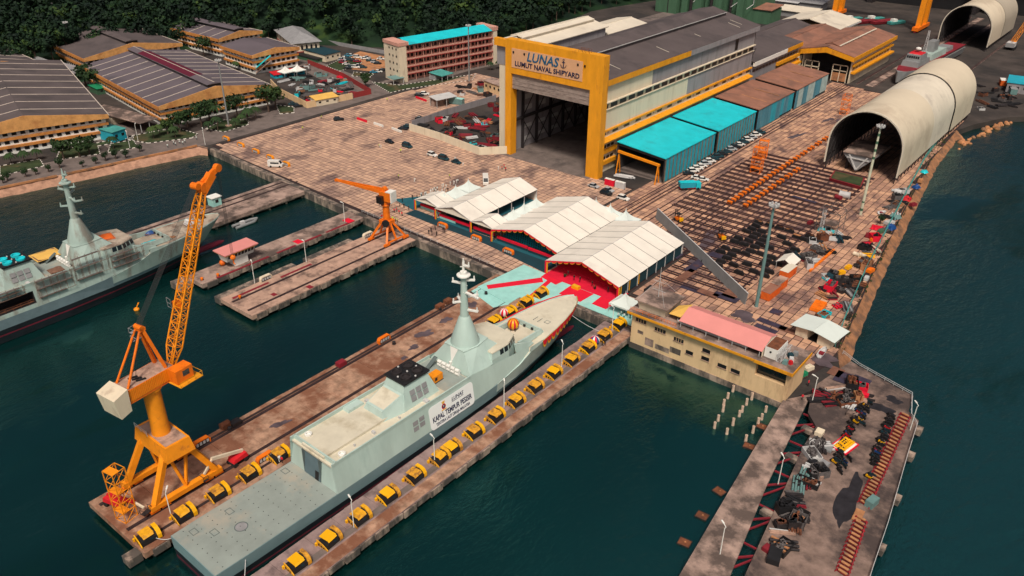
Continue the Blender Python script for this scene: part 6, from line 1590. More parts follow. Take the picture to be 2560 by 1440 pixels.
q = MB(); q.prism(WH, -1.1, -.01); mat('wharf_deck', (.21, .145, .12), .9, var=.35, scale=.4, stain=(.035, .027, .028), samt=.78, sscale=.10, bump=.4); WF = struct('storage_wharf', q, 'wharf_deck')
for (px, py) in ((2040, 1060), (2000, 1150), (1960, 1250), (1920, 1350), (2270, 1050), (2245, 1150), (2220, 1250), (2190, 1350), (2140, 1030)):
 x, y = g(px, py); q = MB(); q.tube((x, y, -7), (x, y, -1), .5); q.build('pile', 'wall_stain', WF)
for i in (0, 2, 5, 8):
 t = i / 9; x, y = -21.9 + 5.2 * t + .6, 165 - 45 * t; q = MB(); q.box(x, x + 2.2, y, y + 2.2, -1.5, -.3); q.build('fender_block', 'wall_stain', WF)
q = MB()
for i in range(5):
 y = 150 - i * 11; xa_, xb_ = -42.2 + (156 - y) * .13, -37.2 + (150 - y) * .13
 q.beam((xa_, y, -.7), (xb_ + .6, y + 5, -.7), .35, .3); q.beam((xa_ + .4, y - 4, -.7), (xb_ + .6, y + 5, -.7), .3, .3); q.beam((xa_, y + 5.5, -.7), (xb_ + 1, y + 5.5, -.7), .3, .3)
q.build('tie_beams', 'dark_red', WF)
for px, py in ((1930, 1290), (1990, 1150), (2030, 1080)): x, y = g(px, py, -.8); q = MB(); q.cbox(x, y, -1.3, 4.5, 1.6, .9, -.13); q.build('cross_head', 'wall_stain', WF)
mat('wet_asphalt', (.022, .02, .024), .55, var=.4, scale=.6, spec=.4)
# outer handrail in short sections
s = thing('wharf_handrail', 'pale handrail along the outer edge of the storage wharf', 'railing', (-20, 160, 0))
PR = [(-43, 184.2), (-38, 181.2), (-24.6, 177), (-22.4, 168.8), (-20.4, 166), (-19.2, 156), (-17.6, 144), (-16, 132), (-14.6, 119), (-12, 98)]
for a, b in zip(PR, PR[1:]):
 q = MB(); n = max(2, int((Vector(b) - Vector(a)).length / 2.2))
 for z in (.5, .95): q.beam((a[0], a[1], z), (b[0], b[1], z), .09)
 for k in range(n + 1): t = k / n; x, y = a[0] + (b[0] - a[0]) * t, a[1] + (b[1] - a[1]) * t; q.beam((x, y, 0), (x, y, .95), .09)
 q.build('rail_section', 'light_grey', s)
for i, (px, py, rx, ry, rz) in enumerate(((2200, 1020, 3.2, 1.6, 0), (2235, 1000, 2, 1.2, 0), (2120, 1250, 1.6, 9, .13))):
 x, y = g(px, py); blob(x, y, rx, ry, 'wet_asphalt', .006 + .001 * i, rz, 100 + i)
# mooring piles standing in the basin
mp = thing('mooring_pile', 'x', 'pile', (0, 0, 0), 0, 'pale concrete piles standing in the basin')
mat('trestle_red', (.27, .012, .02), .7, var=.25)
mat('pile_concrete', (.58, .42, .32), .85, var=.15, scale=2)
q = MB(); q.lathe([(.34, -6), (.34, -.6), (.31, -.5), (.31, .6), (.2, .62), (.18, .45)], (0, 0, 0), 10); q.build('shaft', 'pile_concrete', mp); q = MB(); q.lathe([(.16, .46), (.16, .47)], (0, 0, 0), 8); q.build('bore', 'black', mp)
PL = [(1833, 972), (1820, 989), (1810, 1007), (1808, 1022), (1796, 1045), (1787, 1063), (1880, 992), (1867, 1005), (1856, 1023), (1849, 1034), (1833, 1056), (1818, 1078), (1915, 1023), (1905, 1042), (1896, 1053), (1883, 1075), (1865, 1097)]
for i, (px, py) in enumerate(PL):
 x, y = g(px, py, -1.7); lb = 'pale concrete pile standing in the basin below the lodge, %s of the cluster' % ordn[i]
 if i == 0: mp.location = (x, y, -1.35); mp['label'] = lb
 else: dup(mp, (x, y, -1.35 + R_.uniform(-.25, .2)), R_.uniform(0, 6), lb)
fl = thing('rusty_float', 'x', 'float', (0, 0, 0), 0, 'rusty square floats along the jetty')
q = MB(); q.box(-1.15, 1.15, -.95, .95, -.5, .22); q.build('tank', 'rust', fl); q = MB(); q.box(-1.2, 1.2, -1.0, -.9, .1, .3); q.box(-1.2, 1.2, .9, 1.0, .1, .3); q.box(-1.2, -1.1, -.9, .9, .1, .3); q.box(1.1, 1.2, -.9, .9, .1, .3); q.build('rim', 'steel_dark', fl); q = MB(); q.lathe([(.16, .22), (.16, .4)], (.1, .1, 0), 8); q.build('cap', 'sand', fl)
for i, (px, py) in enumerate(((1905, 1068), (1872, 1117), (1798, 1230), (1755, 1291), (1711, 1358))):
 x, y = g(px, py, WZ); lb = 'rusty square float in the water, %s from the lodge' % ordn[i]
 if i == 0: fl.location = (x, y, WZ); fl['label'] = lb
 else: dup(fl, (x, y, WZ), R_.uniform(-.2, .2), lb)
# buoy floating by the second ship
x, y = g(342, 775, WZ); s = thing('mooring_buoy', 'yellow buoy with topmark floating off the weathered warship', 'buoy', (x, y, WZ))
q = MB(); q.ball((x, y, WZ + .25), .8, 8, .7); q.build('float', 'crane_yellow', s); q = MB(); q.beam((x, y, WZ + .5), (x + .5, y + .6, WZ + 2.2), .25); q.beam((x + .1, y + .9, WZ + 1.9), (x + .9, y + .3, WZ + 2.0), .3, .2); q.build('topmark', 'crane_yellow', s)
# motorcycles on the wharf
def bike_proto(m):
 s = thing('motorcycle', 'x', 'motorcycle', (0, 0, 0), 0, 'motorcycles parked on the storage wharf')
 for y in (-.62, .62):
  q = MB(); q.tube((-.06, y, .3), (.06, y, .3), .3, n=12); q.build('wheel', 'rubber', s)
 q = MB(); q.hexa([(-.12, -.5, .4), (.12, -.5, .4), (.12, .45, .35), (-.12, .45, .35), (-.14, -.75, .8), (.14, -.75, .8), (.1, .5, .75), (-.1, .5, .75)]); q.build('body', m, s)
 q = MB(); q.box(-.13, .13, -.65, .1, .8, .9); q.build('seat', 'black', s)
 q = MB(); q.beam((0, .6, .3), (0, .42, .95), .1); q.beam((-.32, .4, 1.0), (.32, .4, 1.0), .06); q.box(-.12, .12, .42, .56, .75, .98); q.build('handlebar', 'steel_dark', s)
 return s
mat('blue', (.01, .06, .22), .4, var=.2)
bp_ = bike_proto('black'); first = True
rr = random.Random(21); bi = 0
spots = []
for (a, b, n, ang) in (((2228, 1040), (2180, 1165), 22, 1.35), ((2150, 1020), (2085, 1160), 26, 1.1), ((2168, 1010), (2150, 1060), 8, 1.2), ((2120, 1150), (2095, 1180), 5, .9), ((2175, 1192), (2170, 1196), 2, 1.2)):
 for i in range(n):
  t = i / max(1, n - 1); spots.append((a[0] + (b[0] - a[0]) * t + rr.uniform(-5, 5), a[1] + (b[1] - a[1]) * t + rr.uniform(-2, 2), ang))
for px, py, ang in spots:
 x, y = g(px, py); m = rr.choice(['black', 'black', 'black', 'blue', 'steel_dark', 'red', 'dark_teal', 'fender_yellow'])
 lb = '%s motorcycle in the packed rows parked on the storage wharf' % {'steel_dark': 'grey', 'dark_teal': 'dark green', 'fender_yellow': 'yellow'}.get(m, m)
 if first: lb = 'black motorcycle in the packed rows parked on the storage wharf'
 if first: bp_.location = (x, y, 0); bp_.rotation_euler = (0, 0, ang); bp_['label'] = lb; first = False
 else: dup(bp_, (x, y, 0), ang + rr.uniform(-.12, .12), lb, swap={'body': m}, scale=1.15)
# red framed trestles along the outer edge
tp = thing('red_trestle', 'x', 'trestle', (0, 0, 0), 0, 'red trestles stacked along the wharf edge')
q = MB(); q.box(-.75, .75, -.22, .22, .55, .75); q.build('timber_top', 'sand', tp)
q = MB()
for x in (-1.2, 1.2): q.beam((x, -.35, 0), (x * .8, 0, .7), .14); q.beam((x, .35, 0), (x * .8, 0, .7), .14)
q.beam((-1.2, 0, .3), (1.2, 0, .3), .2, .3); q.build('frame', 'trestle_red', tp)
first = True
for a, b, n, tx in (((2262, 1042), (2160, 1262), 27, 'upper'), ((2152, 1302), (2105, 1436), 14, 'lower')):
 for i in range(n):
  t = i / (n - 1); x, y = g(a[0] + (b[0] - a[0]) * t, a[1] + (b[1] - a[1]) * t)
  lb = 'red trestle with timber top, %s from the top of the %s row on the wharf' % (ordn[i], tx)
  if first: tp.location = (x, y, 0); tp['label'] = lb; first = False; tp.rotation_euler = (0, 0, -.15)
  else: dup(tp, (x, y, 0), -.15 + rr.uniform(-.05, .05), lb)
# yellow raft on a trailer
x, y = g(2110, 1117); s = thing('inflatable_raft', 'yellow inflatable raft on a red-edged white tray on the wharf', 'raft', (x, y, 0), -.2); T = WM[s.name]
q = MB(T); q.box(-1.9, 1.9, -2.6, 2.6, .25, .5); q.build('tray', 'crimson', s); q = MB(T); q.box(-1.6, 1.6, -2.3, 2.3, .5, .53); q.build('tray_floor', 'white', s)
for xx in (-.9, -.3, .3, .9): q = MB(T); q.tube((xx, -1.9, .75), (xx, 1.9, .75), .3, n=10); q.build('tube', 'fender_yellow', s)
q = MB(T); q.tube((-1.1, -1.9, .75), (1.1, -1.9, .75), .3, n=10); q.tube((-1.1, 1.9, .75), (1.1, 1.9, .75), .3, n=10); q.build('end_tube', 'fender_yellow', s)
# assorted stores lying on the wharf: each item a thing of its own
def crate(px, py, w, d, h, m, name, label, cat, rz=0., z=0., tw=1.):
 x, y = g(px, py, z); s = thing(name, label, cat, (x, y, z), rz); T = WM[s.name]
 q = MB(T); q.cbox(0, 0, 0, w, d, h, 0, tw, tw); q.build('body', m, s)
 q = MB(T); q.cbox(0, 0, h, w * .9 * tw, d * .9 * tw, .06); q.build('lid', m, s)
 return s
st = [(2068, 1120, 2.2, 2.6, .5, 'mast_grey', 'flat grey-brown sheet pile beside the yellow raft'), (2048, 1085, 1.6, 2.0, .9, 'cream', 'cream crate by the inner edge of the wharf'), (2035, 1110, 2.2, 1.4, .8, 'light_grey', 'pale grey box below the cream crate'), (2030, 1130, 1.8, 2.4, .7, 'steel_dark', 'dark steel bin nearest the tie beams'), (2060, 1165, 1.6, 1.6, .9, 'grey', 'grey bin with open top left of the raft'), (2045, 1170, 1.4, 1.8, .8, 'steel_dark', 'dark bin in the corner of the wharf bins'), (2030, 1160, 1.6, 1.4, 1., 'black', 'black bin at the left end of the wharf bins'), (2025, 1185, 1.4, 1.0, .7, 'red', 'red box below the wharf bins'), (2050, 1195, 1.2, 1.2, .8, 'concrete', 'pale small box below the wharf bins'), (2155, 1005, 2.0, 1.8, .7, 'concrete', 'pale box next to the red tarpaulin'), (2155, 995, 2.4, 1.2, 1.4, 'crimson', 'box under a bright red tarpaulin on the wharf'), (2130, 1040, 2.2, 1.6, .9, 'concrete_old', 'weathered box left of the motorcycles'), (2178, 1262, 1.5, 2.6, 1.5, 'mast_teal', 'small teal cabin at the gap in the trestle rows'), (2145, 1290, 1.6, 3.4, .3, 'sand', 'long tan plank stack at the gap in the trestle rows'), (1935, 1395, 2.2, 3.6, 1.2, 'black', 'black covered machine at the bottom of the wharf'), (1925, 1380, 2.6, 1.6, .8, 'dark_red', 'dark red crate at the bottom of the wharf')]
for a in st: crate(a[0], a[1], a[2], a[3], a[4], a[5], 'storage_box', a[6], 'box', R_.uniform(-.3, .3))
def bundle(px, py, n, L, r, m, label, rz, name='timber_bundle', cat='timber', z0=0., kind='tube', spread=1.):
 x, y = g(px, py, z0); s = thing(name, label, cat, (x, y, z0), rz); T = WM[s.name]; rr = random.Random(px * 7 + py)
 for k in range(n):
  row, c = divmod(k, max(3, int(n * .6))); o = rr.uniform(-.15, .15)
  yy = (c - n * .3) * r * 2.15 * spread + row * r; q = MB(T); a = rr.uniform(-.05, .05) * spread
  q.beam((-L / 2 + o, yy - a * L, r + row * r * 1.9), (L / 2 + o, yy + a * L, r + row * r * 1.9), r * 1.9, r * 1.8)
  q.build('timber' if name == 'timber_bundle' else 'piece', m if isinstance(m, str) else rr.choice(m), s)
 return s
mat('timber_grey', (.10, .09, .09), .9, var=.3, scale=2); mat('timber_brown', (.17, .09, .06), .9, var=.3, scale=2)
bl = [(2000, 1210, 9, 3.0, 'black bundle of timbers on the wharf, nearest the red box'), (1985, 1235, 9, 3.2, 'grey bundle of timbers, second down the wharf edge'), (1995, 1262, 8, 2.6, 'mixed timber bundle, third down the wharf edge'), (1972, 1290, 9, 3.4, 'dark timber bundle, fourth down the wharf edge'), (1955, 1330, 7, 4.6, 'long pale timbers leaning along the wharf edge'), (2005, 1300, 6, 2.4, 'small timber bundle beside the fourth wharf bundle'), (2040, 1000, 10, 4.0, 'black timber bundle beside the lamp at the wharf root'), (2075, 1010, 8, 3.5, 'dark red and black bundle beside the wharf root'), (2110, 980, 7, 4.4, 'red steel sections piled on the upper wharf'), (2090, 970, 5, 5.5, 'pale boat shaped timber pile on the upper wharf')]
for i, (px, py, n, L, lb) in enumerate(bl): bundle(px, py, n, L, .16 if i != 4 else .12, [['black', 'steel_dark'], ['timber_grey', 'steel_dark'], ['black', 'dark_red', 'timber_grey'], ['black', 'timber_grey'], ['light_grey', 'timber_grey', 'concrete'], ['steel_dark'], ['black', 'steel_dark'], ['dark_red', 'black'], ['dark_red', 'red', 'black'], ['concrete', 'sand', 'light_grey']][i], lb, R_.uniform(.5, 1.2))
mat('container_orange', (.66, .12, .015), .6, var=.12, scale=1., stain=(.4, .06, .02), samt=.4)
mat('green_paint', (.012, .22, .10), .6, var=.15); mat('teal_paint', (.06, .30, .28), .6, var=.2)
def container(px, py, w, d, h, m, label, rz=0., roof=None, name='container', cat='container', z0=0.):
 x, y = g(px, py, z0); s = thing(name, label, cat, (x, y, z0 + .03), rz); T = WM[s.name]
 q = MB(T); q.box(-w / 2, w / 2, -d / 2, d / 2, .1, h); b = q.build('body', m, s)
 q = MB(T); n = int(d / .4)
 for k in range(n):
  yy = -d / 2 + .15 + k * (d - .3) / n
  q.box(w / 2, w / 2 + .05, yy, yy + .2, .2, h - .15); q.box(-w / 2 - .05, -w / 2, yy, yy + .2, .2, h - .15)
 o = q.build('corrugation', m, s); o['kind'] = 'stuff'
 q = MB(T); q.box(-w / 2 - .05, w / 2 + .05, -d / 2 - .05, d / 2 + .05, h, h + .08); q.build('roof', roof or m, s)
 for xx in (-w / 4, w / 4): q = MB(T); q.box(xx - w / 4 + .06, xx + w / 4 - .06, -d / 2 - .06, -d / 2, .2, h - .15); q.build('door', m, s)
 return s
container(1945, 722, 2.5, 6.1, 2.6, 'container_orange', 'orange container with maroon patched roof beside the teal mast', -.05, 'concrete')
container(1968, 690, 2.5, 6.1, 2.6, 'container_orange', 'orange container with pale dirty roof behind the first', -.05, 'roof_white')
container(1925, 740, 2.6, 6.6, 2.4, 'container_orange', 'orange walled workshop with brown plank roof by the teal mast', -.05, 'roof_brown')
s = thing('canvas_shelter', 'small cream ridge tent behind the orange containers', 'tent', (*g(1965, 672), 0)); x, y = g(1968, 668)
q = MB(); gable(q, x - 2.6, x + 2.6, y - 3, y + 3, 2.2, 3.6, .08); q.build('canopy', 'tent_white', s)
for a in (-2.4, 2.4):
 for b in (-2.8, 2.8): q = MB(); q.beam((x + a, y + b, 0), (x + a, y + b, 2.2), .1); q.build('post', 'light_grey', s)
# white double-roof shed at the corner
s = thing('corner_shed', 'cream shed with two pale roof halves at the shoreline corner', 'shed', (-51, 187, 0)); T = Matrix.Translation((-50.6, 187.6, .03)) @ Matrix.Rotation(-.12, 4, 'Z')
q = MB(T); q.box(-4.8, -1.6, -3, 3, 0, 2.7); q.box(1.2, 4.6, -3, 3, 0, 2.6); q.box(-1.6, 1.2, 2.4, 3, 0, 2.7); q.build('wall', 'cream', s)
q = MB(T); q.sheet([(-6, -4, 2.9), (0, -4, 3.7), (0, 4, 3.7), (-6, 4, 2.9)], .1); q.build('roof', 'pale_roof' if 'pale_roof' in MATS else 'tent_pale', s)
q = MB(T); q.sheet([(.08, -4, 3.7), (6, -4, 2.9), (6, 4, 2.9), (.08, 4, 3.7)], .1); q.build('roof', 'tent_pale', s)
q = MB(T); q.box(-1.5, 1.1, -2.6, 2.3, .0, .05); q.build('floor', 'black', s)
# teal fence along the shore
s = thing('shore_fence', 'teal mesh fence along the top of the shoreline bank', 'fence', (-55, 250, 0))
FP = [(-45.6, 186), (-48.3, 200), (-53.3, 231), (-59.5, 279), (-67.8, 345), (-71, 392)]
for a, b in zip(FP, FP[1:]):
 n = int((Vector(b) - Vector(a)).length / 3.2)
 for k in range(n):
  t, u = k / n, (k + 1) / n; p = Vector(a).lerp(Vector(b), t); r = Vector(a).lerp(Vector(b), u)
  q = MB(); q.beam((p.x, p.y, 0), (p.x, p.y, 2.2), .1); q.beam((p.x, p.y, 2.15), (r.x, r.y, 2.15), .1)
  for z in (.5, 1.1, 1.65): q.beam((p.x, p.y, z), (r.x, r.y, z), .05)
  for w in range(1, 6): m_ = p.lerp(r, w / 6); q.beam((m_.x, m_.y, .1), (m_.x, m_.y, 2.1), .035)
  q.build('fence_bay', 'teal_paint', s)
# welded test frame
s = thing('test_frame', 'open steel frame structure with a roof truss in the yard', 'steel frame', (*g(2070, 570), 0)); x, y = g(2072, 575); q = MB()
w, d, h = 7, 6, 7
for a in (-1, 1):
 for b in (-1, 1): q.beam((x + a * w / 2, y + b * d / 2, 0), (x + a * w / 2, y + b * d / 2, h), .16)
 q.beam((x + a * w / 2, y - d / 2, h), (x + a * w / 2, y + d / 2, h), .14); q.beam((x - w / 2, y + a * d / 2, h), (x + w / 2, y + a * d / 2, h), .14); q.beam((x - w / 2, y + a * d / 2, h), (x, y + a * d / 2, h + 2), .12); q.beam((x + w / 2, y + a * d / 2, h), (x, y + a * d / 2, h + 2), .12)
 for z in (2.5, 4.8): q.beam((x - w / 2, y + a * d / 2, z), (x + w / 2, y + a * d / 2, z), .1); q.beam((x + a * w / 2, y - d / 2, z), (x + a * w / 2, y + d / 2, z), .1)
 q.beam((x - w / 2, y + a * d / 2, 0), (x + w / 2, y + a * d / 2, h), .08)
q.beam((x, y - d / 2, h + 2), (x, y + d / 2, h + 2), .12); q.build('frame', 'timber_grey', s)
q = MB(); q.box(x - 2.6, x + 2.4, y - 2, y + 2, 2.5, 2.6); q.build('floor_plate', 'concrete_old', s)
q = MB(); lattice(q, (x - 1.5, y - 3.2, 0), (x - 1.5, y - 3.2, 8), .9, .9, 8, .07, .05, up=(0, 1, 0)); q.build('access_ladder', 'light_grey', s)
# forklifts
def forklift(px, py, label, rz):
 x, y = g(px, py); s = thing('forklift', label, 'forklift', (x, y, .2), rz, 'yard forklifts'); T = WM[s.name]
 q = MB(T); q.box(-.75, .75, -1.3, 1.0, .4, 1.3); q.build('chassis', 'orange', s)
 q = MB(T); q.box(-.75, .75, -1.7, -1.3, .4, 1.5); q.build('counterweight', 'fender_yellow', s)
 q = MB(T)
 for a in (-.65, .65): q.beam((a, .9, 1.2), (a, .7, 2.6), .1); q.beam((a, -1.0, 1.3), (a, -.8, 2.6), .1)
 q.box(-.75, .75, -.9, .8, 2.55, 2.65); q.build('overhead_guard', 'black', s)
 q = MB(T)
 for a in (-.5, .5): q.box(a - .08, a + .08, 1.1, 1.3, .2, 3.6)
 q.box(-.6, .6, 1.1, 1.25, 3.4, 3.6); q.box(-.6, .6, 1.1, 1.25, 1.8, 1.95); q.build('mast', 'black', s)
 for a in (-.4, .4): q = MB(T); q.box(a - .08, a + .08, 1.3, 2.6, .25, .33); q.build('fork', 'black', s)
 for a in (-.7, .7):
  for yy in (-1.1, .8): q = MB(T); q.tube((a - .18, yy, .42), (a + .18, yy, .42), .42, n=12); q.build('wheel', 'rubber', s)
forklift(1695, 553, 'orange forklift near the top end of the screen wall', 1.2); forklift(1803, 598, 'orange and black forklift in the middle of the rail grid', .9)
# boom lifts on the crane pier
def boomlift(px, py, label, rz, folded):
 x, y = g(px, py); s = thing('boom_lift', label, 'boom lift', (x, y, 0), rz, 'red boom lifts'); T = WM[s.name]
 for a in (-1, 1):
  for b in (-1.3, 1.3): q = MB(T); q.tube((a * .8, b, .5), (a * 1.2, b, .5), .5, n=12); q.build('wheel', 'rubber', s)
 q = MB(T); q.box(-.8, .8, -1.7, 1.7, .5, 1.0); q.build('chassis', 'steel_dark', s)
 q = MB(T); q.hexa([(-1.1, -1.9, 1.0), (1.1, -1.9, 1.0), (1.1, 1.6, 1.0), (-1.1, 1.6, 1.0), (-1.0, -1.7, 2.0), (1.0, -1.7, 2.0), (1.0, 1.2, 1.7), (-1.0, 1.2, 1.7)]); q.build('turret', 'red', s)
 q = MB(T); q.beam((0, -1.5, 2.1), (0, 5.5, 2.8 if folded else 4.6), .5, .6); q.build('boom', 'red' if folded else 'cream', s)
 q = MB(T); q.beam((0, 5.3, 2.7 if folded else 4.5), (0, 7.6, 2.2), .35, .4); q.build('fly_jib', 'cream', s)
 q = MB(T); q.box(-.9, .9, 7.4, 8.4, 1.2, 1.3)
 for a in (-.9, .9): q.beam((a, 7.4, 1.2), (a, 7.4, 2.3), .07); q.beam((a, 8.4, 1.2), (a, 8.4, 2.3), .07); q.beam((a, 7.4, 2.3), (a, 8.4, 2.3), .07)
 q.beam((-.9, 8.4, 2.3), (.9, 8.4, 2.3), .07); q.build('basket', 'steel_dark', s)
boomlift(595, 1155, 'red boom lift with cream boom parked on the crane pier', -1.2 + math.pi * 1.4, False); boomlift(290, 1262, 'red boom lift with folded boom under the scaffold tower', -1.3, True)
# shore clutter: sheet piles, crates, boats, tarps in a strip along the fence
rr = random.Random(5)
strip = [(2245, 485, 'light_grey', 2.2, 'pale cylinder tank'), (2265, 500, 'red', 3, 'bright red tarpaulin bale'), (2282, 515, 'dark_red', 2.4, 'dark red scrap skip'), (2205, 535, 'light_grey', 2.6, 'small white workboat hull'), (2236, 545, 'mast_teal', 3.2, 'olive tarpaulin bale with red edge'), (2222, 560, 'light_grey', 3.4, 'pale panel stack'), (2226, 572, 'blue', 2.6, 'blue tarpaulin bale'), (2186, 572, 'crimson', 2.4, 'crimson tarpaulin heap'), (2200, 582, 'green_sheet', 2.2, 'dark green machine'), (2180, 603, 'orange', 1.6, 'orange steel cabinet'), (2168, 592, 'dark_red', 2.2, 'maroon steel rack'), (2140, 640, 'cream', 1.6, 'cream cable drum'), (2155, 643, 'cream', 1.6, 'second cream cable drum'), (2120, 672, 'fender_yellow', 2.2, 'yellow steel bin'), (2102, 685, 'fender_yellow', 2.4, 'long yellow steel bin'), (2160, 668, 'orange', 2.8, 'orange trestle pile'), (2175, 680, 'orange', 2.6, 'second orange trestle pile'), (2078, 700, 'dark_teal', 2.4, 'dark teal drum row'), (2165, 700, 'light_grey', 2.0, 'pale scrap bin'), (2045, 770, 'orange', 5.5, 'long orange beam rack'), (2060, 845, 'concrete_old', 2, 'weathered pallet'), (2025, 560, 'dark_red', 2.2, 'dark red winch'), (2095, 498, 'dark_red', 2.0, 'dark red boiler end'), (2110, 495, 'light_grey', 3.2, 'large pale pipe drum'), (2055, 885, 'light_grey', 4.2, 'upturned pale workboat'), (2020, 925, 'cream', 2.6, 'cream shade canopy'), (2004, 940, 'green_paint', 2.6, 'green mat with parked things'), (2290, 470, 'blue', 2.4, 'blue and crimson tarp roll'), (2300, 455, 'sand', 2.6, 'tan awning frame'), (2310, 432, 'cyan', 2.2, 'cyan tarpaulin on the fence')]
for i, (px, py, m, w, lb) in enumerate(strip):
 x, y = g(px, py); s = thing('yard_store', lb + ' in the stores along the shore', 'stores', (x, y, .02), rr.uniform(-.5, .2)); T = WM[s.name]
 if 'drum' in lb or 'cylinder' in lb or 'boiler' in lb:
  q = MB(T); q.tube((-w / 2, 0, w * .38), (w / 2, 0, w * .38), w * .38, n=14); q.build('drum', m, s)
  for a in (-1, 1): q = MB(T); q.tube((a * w * .5, 0, w * .38), (a * w * .56, 0, w * .38), w * .44, n=14); q.build('flange', m, s)
 elif 'boat' in lb:
  q = MB(T); q.loft([[(a * k, yy, z) for a, z in ((-1, .9), (-.7, .25), (0, .05), (.7, .25), (1, .9), (.85, .85), (.5, .35), (-.5, .35), (-.85, .85))] for yy, k in ((-w * .6, .75), (0, .85), (w * .45, .5), (w * .65, .08))]); q.build('hull', m, s)
  q = MB(T); q.box(-.6, .6, -w * .3, 0, .4, .8); q.build('thwart', 'dark_red', s)
 elif 'tarp' in lb or 'heap' in lb:
  q = MB(T); n = 7
  vs = [((a / n - .5) * w, (b / n - .5) * w * 1.1, (.25 + rr.uniform(.1, 1.3)) * (0.12 if a in (0, n) or b in (0, n) else 1)) for a in range(n + 1) for b in range(n + 1)]
  q.add(vs, [(a * (n + 1) + b, (a + 1) * (n + 1) + b, (a + 1) * (n + 1) + b + 1, a * (n + 1) + b + 1) for a in range(n) for b in range(n)]); q.build('cover', m, s, True)
  q = MB(T); q.box(-w * .4, w * .4, -w * .45, w * .45, 0, .12); q.build('pallet', 'timber_brown', s)
 else:
  q = MB(T); q.cbox(0, 0, .15, w * .6, w, .9, 0, .92, .96); q.build('body', m, s)
  for k in range(4): q = MB(T); q.cbox(0, -w * .4 + k * w * .26, .0, w * .7, .16, .15); q.build('bearer', 'timber_brown', s)
  for k in range(3): q = MB(T); q.cbox(0, -w * .33 + k * w * .33, 1.05, w * .5, w * .12, .1); q.build('top_slat', m, s)
bl2 = [(2130, 735, 12, 4.2, ['timber_grey', 'steel_dark', 'grey'], 'upper stack of grey sheet piles by the shore fence'), (2120, 770, 12, 4.6, ['timber_grey', 'steel_dark', 'grey'], 'lower stack of grey sheet piles by the shore fence'), (2075, 745, 9, 3.0, ['dark_red', 'black', 'timber_brown'], 'jumble of rusty pipes left of the sheet piles'), (2060, 725, 8, 2.6, ['black', 'dark_red', 'steel_dark'], 'heap of black scrap near the yard containers'), (2100, 725, 7, 2.4, ['steel_dark', 'black'], 'dark coiled scrap between pipes and sheet piles'), (2055, 790, 8, 3.2, ['timber_brown', 'rust'], 'brown timber stack above the corner shed'), (2165, 640, 8, 4.4, ['light_grey', 'fender_yellow', 'dark_red'], 'mixed steel bars below the orange cabinet'), (2190, 625, 8, 3.8, ['timber_grey', 'cream', 'dark_red'], 'long pale and maroon bars along the fence'), (2120, 700, 9, 3.2, ['steel_dark', 'timber_grey'], 'dark plate stack beside the yellow bins'), (1990, 640, 8, 4.2, ['steel_dark', 'dark_teal', 'black'], 'dark steel plates behind the ridge tent'), (2015, 650, 7, 3.2, ['black', 'dark_red'], 'black box sections beside the orange beam'), (2100, 600, 9, 5.0, ['dark_teal', 'black'], 'dark green pipe rack under the test frame'), (2165, 610, 6, 2.6, ['dark_red', 'crimson'], 'crimson bars beside the maroon rack'), (1250, 300, 8, 6, ['dark_red', 'rust'], 'x')][:13]
for px, py, n, L, ms, lb in bl2: bundle(px, py, n, L, .2, ms, lb, R_.uniform(-1.2, -.6) + 1.57 * (px % 2), name='timber_bundle' if 'timber' in lb else 'steel_bundle', cat='timber' if 'timber' in lb else 'steel stock', z0=.02)
s = thing('orange_beam', 'long orange steel beam lying beside the shore lane', 'beam', (*g(2040, 665), .05)); a = g3(2025, 678, .3); b = g3(2085, 625, .3); q = MB(); q.beam(a, b, .5, .45); q.build('web', 'orange', s); q = MB(); q.beam(a + Vector((0, 0, .3)), b + Vector((0, 0, .3)), .8, .08); q.build('flange', 'orange', s)
# rocks on the far beach
for i in range(60):
 px, py = rr.uniform(2395, 2555), 0; py = 362 - (px - 2395) * .52 + rr.uniform(-10, 10); x, y = g(px, py, -1.5); q = MB(); r = rr.uniform(.5, 1.3); n = 7
 rows = [[(x + r * k * math.cos(6.28 * j / n) * rr.uniform(.8, 1.2), y + r * k * math.sin(6.28 * j / n) * rr.uniform(.8, 1.2), -2.8 + zz * r + rr.uniform(-.1, .1)) for j in range(n)] for k, zz in ((1, 0), (1.05, .5), (.75, 1.0), (.3, 1.25))]
 q.loft(rows); o = tag(q.build('boulder', 'sand'), 'tan boulder in the rock heap at the far shore corner', 'boulder', 'tan boulders at the far shore corner')
mat('roof_lilac', (.115, .095, .11), .7, var=.12, scale=.08, stain=(.075, .065, .078), samt=.45, sscale=.05)
mat('stripe', (.55, .48, .42), .8, var=.1); mat('maroon', (.10, .006, .022), .7, var=.15)
mat('brick_orange', (.52, .21, .05), .85, var=.15, scale=.3, streak=.3, stain=(.30, .11, .035), samt=.4, sscale=.25)
mat('fascia_worn', (.60, .30, .10), .85, var=.2, scale=.4, stain=(.40, .16, .05), samt=.5, sscale=.2)
mat('dorm_pink', (.56, .29, .23), .85, var=.1, scale=.3); mat('dorm_red', (.28, .03, .03), .8, var=.1)
def rwin(s, rz, B, m='window_dark', nm='window'):
 T = WM[s.name]; repeat(nm, m, s, [(T @ Vector(c), z, rz) for c, z in B])
